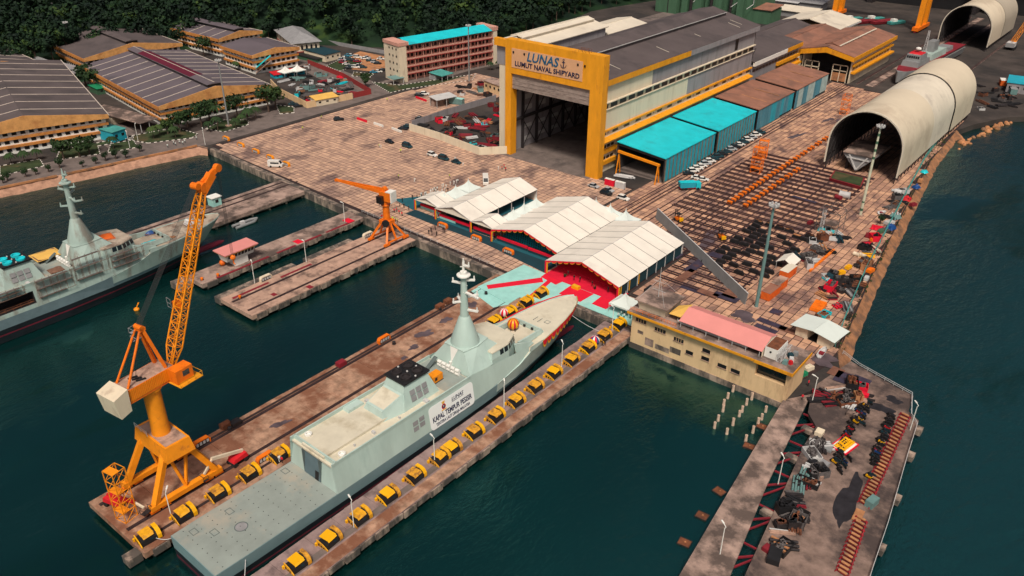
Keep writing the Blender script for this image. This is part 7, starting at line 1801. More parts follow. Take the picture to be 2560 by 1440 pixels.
def block(name, label, FL, FR, BL, h, rise, floors, roof='roof_lilac', stripes=0, mon=None, cat='workshop', skip=()):
 P = Vector(g(*FL, h)); Q = Vector(g(*FR, h)); Bk = Vector(g(*BL, h)); u = (Q - P); L = u.length; u.normalize(); v = Vector((-u.y, u.x)); D = (Bk - P).dot(v); rz = math.atan2(u.y, u.x)
 s = thing(name, label, cat, (P.x, P.y, -.07), rz); T = WM[s.name]; B = lambda: MB(T)
 q = B(); q.box(1.2, L - 1.2, 1.2, D - 1.2, -.02, h - .2); q.build('wall', 'white', s)
 fh = (h - .6) / floors
 for f in range(floors):
  z = fh * (f + 1) - .1
  if f < floors - 1:
   q = B(); q.box(.5, L - .5, .5, 1.18, z - fh * .16, z + fh * .16); q.build('floor_band', 'brick_orange', s)
   q = B(); q.box(.5, 1.18, 1.19, D - 1, z - fh * .16, z + fh * .16); q.build('floor_band', 'brick_orange', s)
  n = int(L / 3.3); W = [((2.2 + (L - 4.4) * (i + .5) / n, 1.15, z - fh * .44), (1.7, .14, fh * .40)) for i in range(n) if (f, i) not in skip]
  n = int(D / 3.3); W += [((1.15, 2.2 + (D - 4.4) * (i + .5) / n, z - fh * .44), (.14, 1.7, fh * .40)) for i in range(n)]
  rwin(s, rz, W)
 q = B(); m_ = L / 2
 q.sheet([(0, 0, h), (m_, 0, h + rise), (m_, D, h + rise), (0, D, h)][::1], .25) if False else q.add([(0, 0, h), (m_, 0, h + rise), (m_, D, h + rise), (0, D, h), (L, 0, h), (L, D, h)], [(0, 1, 2, 3), (1, 4, 5, 2)]); q.build('roof', roof, s)
 q = B(); q.add([(-.05, -.3, h - 1.5), (m_, -.3, h - 1.0), (L + .05, -.3, h - 1.5), (L + .05, -.3, h + .12), (m_, -.3, h + rise + .12), (-.05, -.3, h + .12), (-.05, .05, h - 1.5), (m_, .05, h - 1.0), (L + .05, .05, h - 1.5), (L + .05, .05, h + .12), (m_, .05, h + rise + .12), (-.05, .05, h + .12)],
     [(0, 1, 4, 5), (1, 2, 3, 4), (7, 6, 11, 10), (8, 7, 10, 9), (5, 4, 10, 11), (4, 3, 9, 10), (0, 6, 7, 1), (1, 7, 8, 2), (5, 11, 6, 0), (2, 8, 9, 3)]); q.build('gable_fascia', 'fascia_worn', s)
 q = B(); q.box(-.35, .0, -.3, D + .2, h - 1.5, h + .1); q.build('eaves_fascia', 'brick_orange', s)
 q = B(); q.box(L, L + .3, -.3, D + .2, h - .3, h + .18); q.build('gutter', 'stripe', s)
 for k in range(stripes):
  y = D * (k + .8) / (stripes + .6)
  for a, b in ((.3, m_ - (3.4 if mon else .2)), (m_ + (3.4 if mon else .2), L - .3)):
   za = h + rise * (1 - abs(a - m_) / m_); zb = h + rise * (1 - abs(b - m_) / m_)
   q = B(); q.beam((a, y, za + .1), (b, y, zb + .1), .3, .18); q.build('roof_strip', 'stripe', s)
 if mon:
  q = B(); q.box(m_ - 3, m_ + 3, 1, D - 1, h + rise - 1.0, h + rise + .9); q.build('monitor_wall', 'window_dark', s)
  q = B(); q.add([(m_ - 3.5, .6, h + rise + .9), (m_, .6, h + rise + 1.6), (m_ + 3.5, .6, h + rise + .9), (m_ - 3.5, D - .6, h + rise + .9), (m_, D - .6, h + rise + 1.6), (m_ + 3.5, D - .6, h + rise + .9)], [(0, 1, 4, 3), (1, 2, 5, 4), (0, 2, 1)]); q.build('monitor_roof', roof, s)
  if mon != roof:
   q = B(); q.add([(m_ - 3.2, D * .2, h + rise + 1.0), (m_, D * .2, h + rise + 1.66), (m_ + 3.2, D * .2, h + rise + 1.0), (m_ - 3.2, D * .85, h + rise + 1.0), (m_, D * .85, h + rise + 1.66), (m_ + 3.2, D * .85, h + rise + 1.0)], [(0, 1, 4, 3), (1, 2, 5, 4)]); q.build('monitor_cover', mon, s)
   q = B(); q.beam((m_, .6, h + rise + 1.7), (m_, D - .6, h + rise + 1.7), .3, .12); q.build('ridge_cap', 'stripe', s)
 return s, T, L, D
W1, T_w1, L1, D1 = block('long_workshop', 'big grey striped roof workshop at the left edge of the picture', (-160, 352), (270, 286), (-310, 205), 10, 4.5, 3, 'roof_grey', 8)
block('long_workshop', 'gabled workshop with lilac striped roof and maroon ridge cover', (395, 267), (678, 212), (233, 160), 9, 4.2, 3, 'roof_lilac', 9, 'maroon')
block('back_workshop', 'gabled workshop with plain grey roof at the forest edge', (208, 147), (455, 108), (152, 101), 9, 4.2, 2, 'roof_grey', 0, 'roof_grey')
block('back_workshop', 'yellow-brown hall with lilac roof and raised ridge before the forest', (546, 98), (655, 77), (460, 63), 10, 2.5, 3, 'roof_lilac', 4, 'roof_lilac')
block('office_building', 'three-storey office with lilac roof and teal outside stair', (629, 139), (748, 117), (565, 111), 10, 2.0, 3, 'roof_lilac', 0, None, 'office')
block('back_workshop', 'striped grey roofed workshop behind the left edge workshop', (-90, 190), (104, 158), (-140, 140), 10, 4, 2, 'roof_grey', 4)
def lean(name, label, FL, FR, BL, h, m, wall, cat='shed', drop=.6, posts=False):
 P = Vector(g(*FL, h)); Q = Vector(g(*FR, h)); Bk = Vector(g(*BL, h)); u = (Q - P); L = u.length; u.normalize(); v = Vector((-u.y, u.x)); D = (Bk - P).dot(v); rz = math.atan2(u.y, u.x)
 s = thing(name, label, cat, (P.x, P.y, -.07), rz); T = WM[s.name]
 q = MB(T); q.sheet([(-.4, -.4, h), (L + .4, -.4, h), (L + .4, D + .4, h + drop), (-.4, D + .4, h + drop)], .2); q.build('roof', m, s)
 if posts:
  for x in (0, L / 2, L):
   for y in (0, D): q = MB(T); q.beam((x, y, 0), (x, y, h), .2); q.build('post', 'light_grey', s)
  q = MB(T); q.box(.2, L - .2, D * .55, D, 0, h - .4); q.build('wall', wall, s)
 else:
  q = MB(T); q.box(0, L, 0, D, 0, h - .25); q.build('wall', wall, s)
  n = max(1, int(L / 3)); rwin(s, rz, [((L * (i + .5) / n, -.02, h * .55), (1.2, .08, h * .25)) for i in range(n)])
 return s
lean('lean_to', 'low grey canopy in front of the maroon ridged workshop', (350, 308), (392, 295), (288, 257), 4, 'concrete_old', 'cream', posts=True)
lean('teal_annex', 'teal roofed annex beside the left edge workshop', (280, 330), (312, 320), (245, 268), 4.5, 'teal_paint', 'shed_wall')
lean('grey_shed', 'dark grey barrel shed between the two left workshops', (130, 182), (180, 172), (85, 133), 6, 'grey', 'wall_grey', drop=1.5)
lean('grey_shed', 'small grey lean-to beside the dark barrel shed', (185, 183), (224, 174), (160, 157), 5, 'wall_grey', 'green_sheet')
lean('guard_house', 'low guard house with dark flat roof near the prayer hall', (812, 137), (850, 128), (783, 120), 4, 'dark_teal', 'cream')
lean('tank_yard', 'dark green walled tank yard beside the guard house', (790, 148), (815, 142), (762, 128), 2, 'black', 'green_sheet')
lean('pump_house', 'cream flat roofed building with orange gate beside the great hall', (1210, 200), (1252, 215), (1205, 188), 5, 'concrete_old', 'lodge_cream')
lean('green_cabin', 'small green cabin by the annex lane', (243, 222), (262, 218), (228, 213), 3, 'green_paint', 'green_sheet')
lean('teal_shelter', 'teal canopy in front of the dormitory', (1105, 190), (1132, 182), (1085, 180), 3, 'teal_paint', 'grey', posts=True)
lean('site_shed', 'open site shed with lilac sheet roof on the apron', (1092, 250), (1140, 240), (1075, 243), 4, 'light_grey', 'concrete_old', posts=True)
container(1130, 258, 2.6, 12, 2.7, 'mast_teal', 'pale green site container in front of the lilac shed', -1.30, 'teal_carpet')
# teal stair on the office building
s = thing('outside_stair', 'teal covered outside stair climbing the office front', 'stair', (*g(665, 180), 0)); a = g3(640, 182, .5); b = g3(678, 150, 6.5); q = MB(); q.beam(a, b, 1.8, .3); q.build('flight', 'concrete', s); q = MB(); q.beam(a + Vector((0, 0, 2.4)), b + Vector((0, 0, 2.4)), 2.2, .15); q.build('canopy', 'cyan', s)
# prayer hall with hip roof
P = Vector(g(730, 110, 8)); Q = Vector(g(803, 103, 8)); Bk = Vector(g(675, 75, 8)); u = (Q - P); L = u.length; u.normalize(); v = Vector((-u.y, u.x)); D = (Bk - P).dot(v); rz = math.atan2(u.y, u.x)
s = thing('prayer_hall', 'cream hall with hipped grey roof and pointed arch windows at the forest edge', 'building', (P.x, P.y, -.07), rz); T = WM[s.name]
q = MB(T); q.box(1, L - 1, 1, D - 1, 0, 8); q.build('wall', 'cream', s); q = MB(T); q.add([(-.4, -.4, 8), (L + .4, -.4, 8), (L + .4, D + .4, 8), (-.4, D + .4, 8), (L / 2, D * .3, 12), (L / 2, D * .7, 12)], [(0, 1, 4), (1, 2, 5, 4), (2, 3, 5), (3, 0, 4, 5)]); q.build('roof', 'grey', s)
q = MB(T); q.box(.7, L - .7, .7, .98, 2.8, 3.3); q.box(.7, .98, 1, D - 1, 2.8, 3.3); q.build('floor_band', 'dorm_red', s)
def lancet(o, x, y, ax):
 q = MB(T); pr = [(-.6, 4), (.6, 4), (.6, 5.8), (.35, 6.5), (0, 7), (-.35, 6.5), (-.6, 5.8)]
 q.add([(x + a, y, z) for a, z in pr] if ax else [(x, y + a, z) for a, z in pr], [tuple(range(7)) if ax else tuple(range(6, -1, -1))]); q.build('lancet_window', 'window_dark', s)
for i in range(5): lancet(0, 3 + i * (L - 6) / 4, .96, True)
for i in range(6): lancet(0, .96, 3 + i * (D - 6) / 5, False)
for i in range(5): q = MB(T); x = 3 + i * (L - 6) / 4; q.box(x - .7, x + .7, .92, .99, .6, 2.3); q.build('lower_window', 'window_dark', s)
# dormitory
P = Vector(g(1003, 207)); Q = Vector(g(1240, 160)); u = (Q - P); L = u.length; u.normalize(); rz = math.atan2(u.y, u.x); D = 13; hD = 18
s = thing('dormitory', 'long five-storey pink dormitory with bright cyan roof before the forest', 'building', (P.x, P.y, -.07), rz); T = WM[s.name]
q = MB(T); q.box(0, L, 2.2, D, 0, hD); q.build('wall', 'dorm_pink', s); q = MB(T); q.box(-.6, 4, -.2, D + .4, 0, hD + .6); q.build('stair_tower', 'cream', s); q = MB(T); q.box(L - 2, L + .6, -.2, D + .4, 0, hD + .6); q.build('stair_tower', 'cream', s)
q = MB(T); q.box(-1, 5.4, -.5, D + .6, hD + .4, hD + 2.0); q.box(L - 3, L + 1, -.5, D + .6, hD + .4, hD + 2.4); q.build('parapet', 'dorm_pink', s)
q = MB(T); q.sheet([(5.2, -.6, hD + .6), (L - 3, -.6, hD + .6), (L - 3, D * .55, hD + 2.8), (5.2, D * .55, hD + 2.8)], .2); q.sheet([(5.2, D * .55, hD + 2.8), (L - 3, D * .55, hD + 2.8), (L - 3, D + .6, hD + .8), (5.2, D + .6, hD + .8)], .2); q.build('roof', 'cyan', s)
for f in range(5):
 z = f * hD / 5
 if f: q = MB(T); q.box(4, L - 2, 0, 2.2, z - .18, z + .12); q.build('gallery_floor', 'dorm_pink', s); q = MB(T); q.box(4, L - 2, 0, .18, z + .12, z + 1.0); q.build('gallery_parapet', 'dorm_pink', s); q = MB(T); q.box(4, L - 2, -.06, 0, z - .2, z + .22); q.build('parapet_stripe', 'dorm_red', s)
 n = 22; rwin(s, rz, [((5.2 + (L - 8.4) * (i + .5) / n, 2.16, z + 1.9), (1.5, .1, 1.7)) for i in range(n)])
 rwin(s, rz, [((-.62, 2 + k * 3.2, z + 2.2), (.06, 1.0, 1.1)) for k in range(3)])
 q = MB(T)
 for i in range(12): x = 4.6 + (L - 7) * i / 11; q.box(x - .12, x + .12, .2, .4, z + .12, z + hD / 5 - .18)
 o = q.build('gallery_posts', 'dorm_pink', s); o['kind'] = 'stuff'
q = MB(T); q.sheet([(-6, -2, 3), (1, -2, 3), (1, 4, 3.4), (-6, 4, 3.4)], .15); q.build('porch_roof', 'mast_teal', s)
for x in (-5.6, .4): q = MB(T); q.beam((x, -1.6, 0), (x, -1.6, 3), .2); q.build('porch_post', 'light_grey', s)
def wall(name, label, pts, h, m, t=.3, cat='wall', seg=6., z=0.):
 s = thing(name, label, cat, (*g(*pts[0]), 0))
 W_ = [Vector(g(*p)) for p in pts]
 for a, b in zip(W_, W_[1:]):
  n = max(1, int((b - a).length / seg))
  for k in range(n):
   p = a.lerp(b, k / n); r = a.lerp(b, (k + 1) / n); d = (r - p).normalized() * .02
   q = MB(); q.beam((p.x + d.x, p.y + d.y, h / 2 - .08), (r.x - d.x, r.y - d.y, h / 2 - .08), t, h); q.build('wall_panel', m, s)
 return s
wall('boundary_wall', 'cream boundary wall of the scrap enclosure beside the great hall', [(1024, 326), (1095, 348), (1198, 387), (1272, 384)], 3.2, 'hall_cream')
wall('sheet_fence', 'dark grey sheet fence behind the scrap enclosure', [(1030, 318), (1120, 287), (1240, 252)], 3, 'wall_grey', .15)
wall('scrap_wall', 'yellow-pink wall round the left scrap yard', [(678, 212), (700, 235), (768, 270), (882, 247)], 3, 'lodge_cream')
wall('scrap_fence', 'brown picket fence along the branch road side of the scrap yard', [(770, 160), (860, 195), (928, 235), (884, 245)], 2.6, 'dorm_red', .15, 'fence')
wall('forest_fence', 'grey mesh fence at the foot of the forest', [(815, 108), (880, 120), (962, 135)], 2.2, 'grey', .08, 'fence')
for i, (a, b, m) in enumerate((((893, 298), (917, 306), 'crimson'), ((935, 310), (958, 318), 'white'), ((980, 323), (1004, 332), 'white'), ((1040, 245), (1066, 254), 'crimson'))):
 wall('road_barrier', ['red plastic barrier row on the apron', 'white plastic barrier row beside the red row', 'white plastic barrier row near the cream wall', 'red plastic barrier row beside the site shed'][i], [a, b], 1.0, m, .5, 'barrier', 2.)
# red dirt parking lot
sheet('parking_lot', [g(845, 150), g(870, 172), g(930, 178), g(968, 168), g(960, 140), g(900, 128)], 'sand', -.035)
rr = random.Random(42); kinds = [('steel_bundle', 'steel stock'), ('scrap_bin', 'bin'), ('scrap_frame', 'frame')]
cols = [('dark_red', 'dark red'), ('rust', 'rusty'), ('black', 'black'), ('timber_grey', 'grey'), ('cyan', 'cyan'), ('crimson', 'crimson'), ('light_grey', 'pale'), ('steel_dark', 'dark'), ('sand', 'tan'), ('mast_teal', 'grey-green')]
def scatter(poly, n, where, wts, Lm=10):
 cnt = {}
 for i in range(n):
  for _ in range(60):
   px = rr.uniform(min(p[0] for p in poly), max(p[0] for p in poly)); py = rr.uniform(min(p[1] for p in poly), max(p[1] for p in poly))
   if inside(px, py, poly): break
  m, cn = rr.choices(cols, wts)[0]; x, y = g(px, py); rz = rr.uniform(-.9, .9) + (1.57 if rr.random() < .3 else 0)
  k = rr.random()
  if k < .5:
   nm, ct, ad = 'steel_bundle', 'steel stock', 'steel bundle'; L = rr.uniform(.4, 1) * Lm
  elif k < .85: nm, ct, ad = 'scrap_bin', 'bin', 'open scrap bin'
  else: nm, ct, ad = 'pipe_rack', 'pipes', 'pipe pile'
  s = thing(nm, '%s %s among the scrap in %s' % (cn, ad, where), ct, (x, y, .02), rz, '%s scrap in %s' % (cn, where)); T = WM[s.name]
  if nm == 'steel_bundle':
   for j in range(rr.randrange(3, 6)): q = MB(T); o = rr.uniform(-.6, .6); q.beam((-L / 2 + o, j * .55 - 1, .3 + .2 * (j % 2)), (L / 2 + o, j * .55 - 1 + rr.uniform(-.4, .4), .3 + .2 * (j % 2)), .4, .35); q.build('section', m, s)
  elif nm == 'scrap_bin':
   w, d, h = rr.uniform(1.6, 3), rr.uniform(2, 4.5), rr.uniform(.8, 2.2); q = MB(T)
   q.box(-w / 2, w / 2, -d / 2, -d / 2 + .1, 0, h); q.box(-w / 2, w / 2, d / 2 - .1, d / 2, 0, h); q.box(-w / 2, -w / 2 + .1, -d / 2 + .1, d / 2 - .1, 0, h); q.box(w / 2 - .1, w / 2, -d / 2 + .1, d / 2 - .1, 0, h); q.box(-w / 2 + .1, w / 2 - .1, -d / 2 + .1, d / 2 - .1, 0, .1); q.build('bin_shell', m, s)
   q = MB(T)
   for j in range(6): q.cbox(rr.uniform(-w * .3, w * .3), rr.uniform(-d * .35, d * .35), h * .5, rr.uniform(.3, .9), rr.uniform(.3, .9), h * .6, rr.uniform(0, 3))
   o = q.build('scrap_pieces', rr.choice(['rust', 'black', 'timber_grey']), s); o['kind'] = 'stuff'
  else:
   for j in range(5): q = MB(T); q.tube((-2.5, j * .5 - 1, .3 + .35 * (j % 2)), (2.5, j * .5 - 1, .3 + .35 * (j % 2)), .24, n=8); q.build('pipe', m, s)
scatter([(1045, 318), (1240, 258), (1262, 262), (1265, 372), (1200, 375), (1110, 338)], 62, 'the enclosure beside the great hall', [9, 4, 5, 4, 2, 2, 3, 4, 1, 2])
scatter([(690, 190), (765, 165), (850, 195), (915, 230), (770, 255), (715, 228)], 60, 'the left scrap yard', [2, 2, 4, 5, 2, 2, 5, 4, 2, 6])
scatter([(1170, 205), (1250, 225), (1255, 245), (1160, 240), (1130, 225)], 14, 'the ground behind the site shed', [4, 3, 3, 3, 1, 1, 2, 3, 1, 1])
scatter([(2445, 215), (2545, 225), (2550, 262), (2450, 275)], 22, 'the dark heap beyond the arched shelter', [1, 1, 8, 3, 0, 1, 1, 8, 0, 0])
lean('scrap_office', 'small yellow roofed office at the front of the left scrap yard', (790, 250), (845, 240), (778, 242), 3, 'yellow_canvas', 'cream')
for i, (px, py, lb) in enumerate(((700, 187, 'bright red tarpaulin shed at the back of the left scrap yard'), (745, 180, 'red and cyan tarpaulin shed beside the branch road'))): lean('tarpaulin_shed', lb, (px - 14, py), (px + 16, py - 5), (px - 20, py - 6), 2, 'red', 'shed_wall')
for i, (px, py) in enumerate(((712, 162), (742, 158))): x, y = g(px, py, 6.2); dup(pp, (x, y, 0), 0, ['white pagoda tent at the foot of the office, left of two', 'white pagoda tent at the foot of the office, right of two'][i], swap={'canopy': 'white'})
scatter([(2060, 690), (2110, 690), (2170, 600), (2235, 480), (2285, 470), (2190, 640), (2125, 750), (2060, 790), (2050, 720)], 46, 'the shore fence stores', [3, 2, 7, 7, 1, 2, 3, 7, 2, 3], 5)
scatter([(1975, 640), (2030, 600), (2085, 560), (2110, 600), (2020, 680)], 22, 'the yard by the test frame', [2, 2, 6, 4, 1, 2, 4, 5, 2, 3], 5)
scatter([(2045, 1090), (2090, 1090), (2010, 1290), (1945, 1410), (1900, 1420), (2010, 1140)], 30, 'the storage wharf', [3, 2, 8, 7, 0, 1, 3, 8, 2, 2], 3.6)
scatter([(2050, 985), (2145, 955), (2170, 1000), (2080, 1040)], 18, 'the wharf root', [6, 3, 7, 4, 1, 2, 2, 6, 3, 1], 4.5)
# dark hangars across the far end of the yard
for i, (x0, x1, y0, y1, h) in enumerate(((-205, -128, 690, 740, 34), (-124, -20, 700, 750, 36), (-14, 90, 660, 720, 30))):
 s = thing('dark_hangar', ['dark grey hangar across the far yard behind the gantry legs', 'tall dark hangar behind the far arched shelter', 'dark hangar at the upper right corner of the yard'][i], 'hangar', (x0, y0, -.06))
 q = MB(); q.box(x0, x0 + 4, y0, y1, -.05, h); q.box(x1 - 4, x1, y0, y1, -.05, h); q.box(x0 + 4, x1 - 4, y1 - 1, y1, -.05, h); q.box(x0 + 4, x1 - 4, y0, y0 + 1, h - 7, h); q.build('wall', 'steel_dark', s)
 q = MB(); gable(q, x0 - 1, x1 + 1, y0 - 1, y1 + 1, h + .4, h + 6, .5); q.build('roof', 'roof_grey', s); q = MB(); q.box(x0 + 4, x1 - 4, y0 + 10, y0 + 10.5, 0, h); q.build('inner_dark_sheet', 'black', s)  # black sheet paints in the shade of the open mouth
lean('blue_shed', 'blue roofed shed at the right edge beyond the arched shelter', (2520, 205), (2575, 212), (2530, 190), 5, 'shed_wall', 'wall_grey')
container(2505, 212, 2.6, 6, 2.8, 'container_orange', 'orange and white site container left of the blue shed', .3, 'white')
container(2530, 232, 3, 9, 2.8, 'mast_teal', 'grey-green container below the blue shed', .3, 'grey')
def leaf_material(name, a, b, c):
 m = bpy.data.materials.new(name); MATS[name] = m; m.use_nodes = True
 n = m.node_tree.nodes; l = m.node_tree.links; p = n['Principled BSDF']; p.inputs['Roughness'].default_value = .75; p.inputs['Specular IOR Level'].default_value = .2
 ge = n.new('ShaderNodeNewGeometry'); t = n.new('ShaderNodeTexNoise'); t.inputs['Scale'].default_value = .06; t.inputs['Detail'].default_value = 4; l.new(ge.outputs['Position'], t.inputs['Vector'])
 r = n.new('ShaderNodeValToRGB'); e = r.color_ramp.elements; e[0].position = .35; e[0].color = a + (1,); e[1].position = .62; e[1].color = b + (1,); q = e.new(.74); q.color = c + (1,)
 ad = n.new('ShaderNodeMath'); ad.operation = 'MULTIPLY_ADD'; l.new(ge.outputs['Random Per Island'], ad.inputs[0]); ad.inputs[1].default_value = .22; l.new(t.outputs['Fac'], ad.inputs[2])
 sb = n.new('ShaderNodeMath'); sb.operation = 'SUBTRACT'; l.new(ad.outputs[0], sb.inputs[0]); sb.inputs[1].default_value = .11
 l.new(sb.outputs[0], r.inputs['Fac']); l.new(r.outputs[0], p.inputs['Base Color'])
leaf_material('forest_leaf', (.004, .012, .008), (.011, .032, .012), (.042, .075, .015))
leaf_material('tree_leaf', (.012, .030, .012), (.026, .055, .016), (.05, .08, .02))
mat('bark', (.09, .06, .045), .9, var=.3)
def crown(q, rr, c, rx, rz, n, s):
 for k in range(n):
  u = rr.uniform(-1, 1); a = rr.uniform(0, 6.283); r = rr.uniform(.55, 1.05) ** .6
  w = math.sqrt(1 - u * u); d = Vector((w * math.cos(a), w * math.sin(a), u))
  p = Vector(c) + Vector((d.x * rx * r, d.y * rx * r, d.z * rz * r))
  nn = (d + Vector((rr.uniform(-.7, .7), rr.uniform(-.7, .7), rr.uniform(-.2, .9)))).normalized()
  t = nn.cross(Vector((rr.uniform(-1, 1), rr.uniform(-1, 1), .3))).normalized(); b = nn.cross(t); e = s * rr.uniform(.6, 1.3)
  q.v += [tuple(p + t * e), tuple(p + b * e * .8), tuple(p - t * e), tuple(p - b * e * .8 - nn * e * .3)]
  o = len(q.v) - 4; q.f.append((o, o + 1, o + 2, o + 3)); q.mi.append(0)
def forest_ground(x, y):
 d = max(0, (-x - 345 - max(0, (y - 330)) * -.28))
 return d
fr_ = random.Random(3); q = MB()
# hill terrain under the wood
def edge_x(y):     # forest edge as x(y)
 P = [(-200, -420), (60, -445), (150, -455), (215, -470), (280, -448), (310, -420), (360, -335), (420, -325), (520, -345), (600, -330), (800, -330), (1200, -330)]
 for a, b in zip(P, P[1:]):
  if a[0] <= y <= b[0]: return a[1] + (b[1] - a[1]) * (y - a[0]) / (b[0] - a[0])
 return -330
def hill(x, y): d = max(0, edge_x(y) - x); return -.1 + d * .16 + 5 * (1 - math.exp(-d / 30))
vs = []; fs = []; NX, NY = 30, 60
for j in range(NY + 1):
 y = -180 + j * 24
 for i in range(NX + 1): x = edge_x(y) - i * 16 * (1 + i * .03); vs.append((x, y, hill(x, y)))
for j in range(NY):
 for i in range(NX): a = j * (NX + 1) + i; fs.append((a + 1, a, a + NX + 1, a + NX + 2))
q.add(vs, fs); struct('forest_hill', q, 'forest_leaf', True)
# the wood itself: leafy crowns, one mass
q = MB(); cnt = 0; NR = CR; edge = []
for j in range(130):
 for i in range(34):
  y = -60 + j * 7.4 + fr_.uniform(-3, 3); x = edge_x(y) - 5 - i * 8.2 + fr_.uniform(-3, 3)
  d = Vector((x, y, hill(x, y) + 10)) - Vector((0, 0, CAM_H)); dep = d.dot(CF); sx, sy = 1280 + FPX * d.dot(CR) / dep, 720 - FPX * d.dot(CU) / dep
  if sx < -120 or sx > 2200 or sy < -90 or dep < 0: continue
  h = fr_.uniform(9, 17); r = fr_.uniform(3.8, 6.6)
  if i == 0 and fr_.random() < .5: edge.append((x, y, h, r)); continue
  nb = fr_.randrange(2, 5)
  for b in range(nb):
   a = fr_.uniform(0, 6.28); o = r * .5 * (b > 0)
   crown(q, fr_, (x + o * math.cos(a), y + o * math.sin(a), hill(x, y) + h * fr_.uniform(.62, .85)), r * fr_.uniform(.55, .8), r * fr_.uniform(.5, .75), 34 if sy > 30 else 22, 1.0 + .3 * (sy < 30))
  cnt += 1
for j in range(70):      # wood behind the yard, top right
 for i in range(6):
  x = -330 + j * 9 + fr_.uniform(-3, 3); y = 800 + i * 12 + fr_.uniform(-4, 4); crown(q, fr_, (x, y, 12 + i * 4), 6, 6, 46, 1.6)
fo = q.build('forest', 'forest_leaf'); tag(fo, None, None, None, 'stuff')
# trees one can tell apart
def tree_proto(h, r, seed, leaf='tree_leaf', n=420, s=.42):
 rr = random.Random(seed); t = thing('broadleaf_tree', 'x', 'tree', (0, 0, 0), 0, 'broadleaf trees')
 q = MB(); q.lathe([(.3, 0), (.22, h * .3), (.14, h * .6)], (0, 0, 0), 7)
 for k in range(5): a = k * 1.3 + rr.random(); q.tube((0, 0, h * (.3 + .06 * k)), (r * .55 * math.cos(a), r * .55 * math.sin(a), h * (.62 + .05 * k)), .11, .05, 5)
 q.build('trunk', 'bark', t)
 q = MB()
 for k in range(9):
  a = rr.uniform(0, 6.28); o = r * rr.uniform(.15, .6); crown(q, rr, (o * math.cos(a), o * math.sin(a), h * rr.uniform(.55, .86)), r * rr.uniform(.38, .6), r * rr.uniform(.32, .5), n // 9, s)
 q.build('crown', leaf, t); return t
TP = [tree_proto(7, 3.4, 1), tree_proto(9, 4.2, 2), tree_proto(4, 2.0, 3, n=260, s=.3), tree_proto(14, 5.5, 4, 'forest_leaf', 620, .8)]
def palm_proto(h, seed):
 rr = random.Random(seed); t = thing('palm_tree', 'x', 'palm', (0, 0, 0), 0, 'palm trees')
 q = MB(); q.tube((0, 0, 0), (.15, .1, h * .5), .16, .12, 7); q.tube((.15, .1, h * .5), (.2, .2, h), .12, .09, 7); q.build('trunk', 'bark', t)
 for k in range(13):
  a = k * 6.283 / 13 + rr.uniform(-.15, .15); L = h * .36 + 1.0; up = rr.uniform(.2, .9); q = MB(); pts = []
  for j in range(6): u = j / 5; pts.append(Vector((.2 + L * u * math.cos(a), .2 + L * u * math.sin(a), h + up * u * 1.6 - 2.6 * u * u)))
  sd = Vector((-math.sin(a), math.cos(a), 0))
  for j in range(5):
   w0 = .5 * math.sin(math.pi * (j + .3) / 5.6); w1 = .5 * math.sin(math.pi * min(1, (j + 1.3) / 5.6)); dr = Vector((0, 0, .22))
   for sg in (1, -1): f = [pts[j], pts[j + 1], pts[j + 1] + sd * w1 * sg - dr, pts[j] + sd * w0 * sg - dr]; q.add(f if sg > 0 else f[::-1], [(0, 1, 2, 3)])
  q.build('frond', 'tree_leaf', t)
 return t
PP = [palm_proto(5, 7), palm_proto(8.5, 8)]
used = set()
def plant(proto, px, py, label, sc_=1., group=None, loc=None):
 x, y = loc if loc else g(px, py)
 z = hill(x, y) if x < edge_x(y) else -.05
 if proto.name not in used: used.add(proto.name); proto.location = (x, y, z); proto.rotation_euler = (0, 0, R_.uniform(0, 6)); proto['label'] = label; proto['group'] = group or proto['group']; proto.scale = (sc_,) * 3; return
 dup(proto, (x, y, z), R_.uniform(0, 6), label, group, scale=sc_)
for i, (px, py, k, sc_) in enumerate(((450, 330, 0, 1), (470, 318, 0, .9), (505, 318, 1, 1), (525, 305, 0, 1.1), (595, 300, 1, 1.05), (672, 280, 1, 1.15), (690, 270, 0, 1.1), (160, 398, 0, .9), (200, 392, 0, .85), (225, 385, 0, .8), (510, 140, 1, 1), (530, 130, 0, 1), (390, 80, 1, .9), (1047, 190, 1, .9), (1180, 165, 0, .9), (730, 143, 0, .9), (240, 228, 1, 1), (215, 215, 0, 1.2), (915, 218, 0, .8), (420, 335, 0, .7), (2200, 560, 2, .6), (880, 115, 0, 1))):
 plant(TP[k], px, py, '%s broadleaf tree by the left buildings, %s in order from the basin corner' % (['small', 'tall', 'bushy', 'high'][k], ordn[i]), sc_ * 1.3)
for i, (px, py) in enumerate(((8, 458), (65, 442), (90, 437), (122, 430), (150, 420), (207, 418), (240, 410), (265, 402), (290, 397), (315, 395), (350, 380), (20, 452))):
 plant(TP[2], px, py, 'small round shrub tree on the left bank, %s from the left' % ordn[i], R_.uniform(.6, .95))
for i, (px, py, k) in enumerate(((30, 410, 0), (62, 405, 0), (95, 400, 0), (285, 372, 0), (545, 312, 1), (430, 325, 0), (640, 297, 0), (605, 310, 0), (620, 303, 0), (590, 320, 0), (545, 325, 0), (525, 330, 0), (400, 338, 0), (440, 345, 0), (590, 175, 0), (1250, 172, 0), (1225, 175, 0), (570, 48, 1), (385, 345, 0))):
 plant(PP[k], px, py, '%s palm by the road, %s from the left edge workshop' % (['short', 'tall'][k], ordn[i]), R_.uniform(.85, 1.15))
for i, (x, y, h, r) in enumerate(edge[:70]):
 plant(TP[3], 0, 0, 'dark forest tree standing at the front edge of the wood', h / 14, 'trees along the front edge of the wood', loc=(x, y))
q = MB(); rg = random.Random(4)
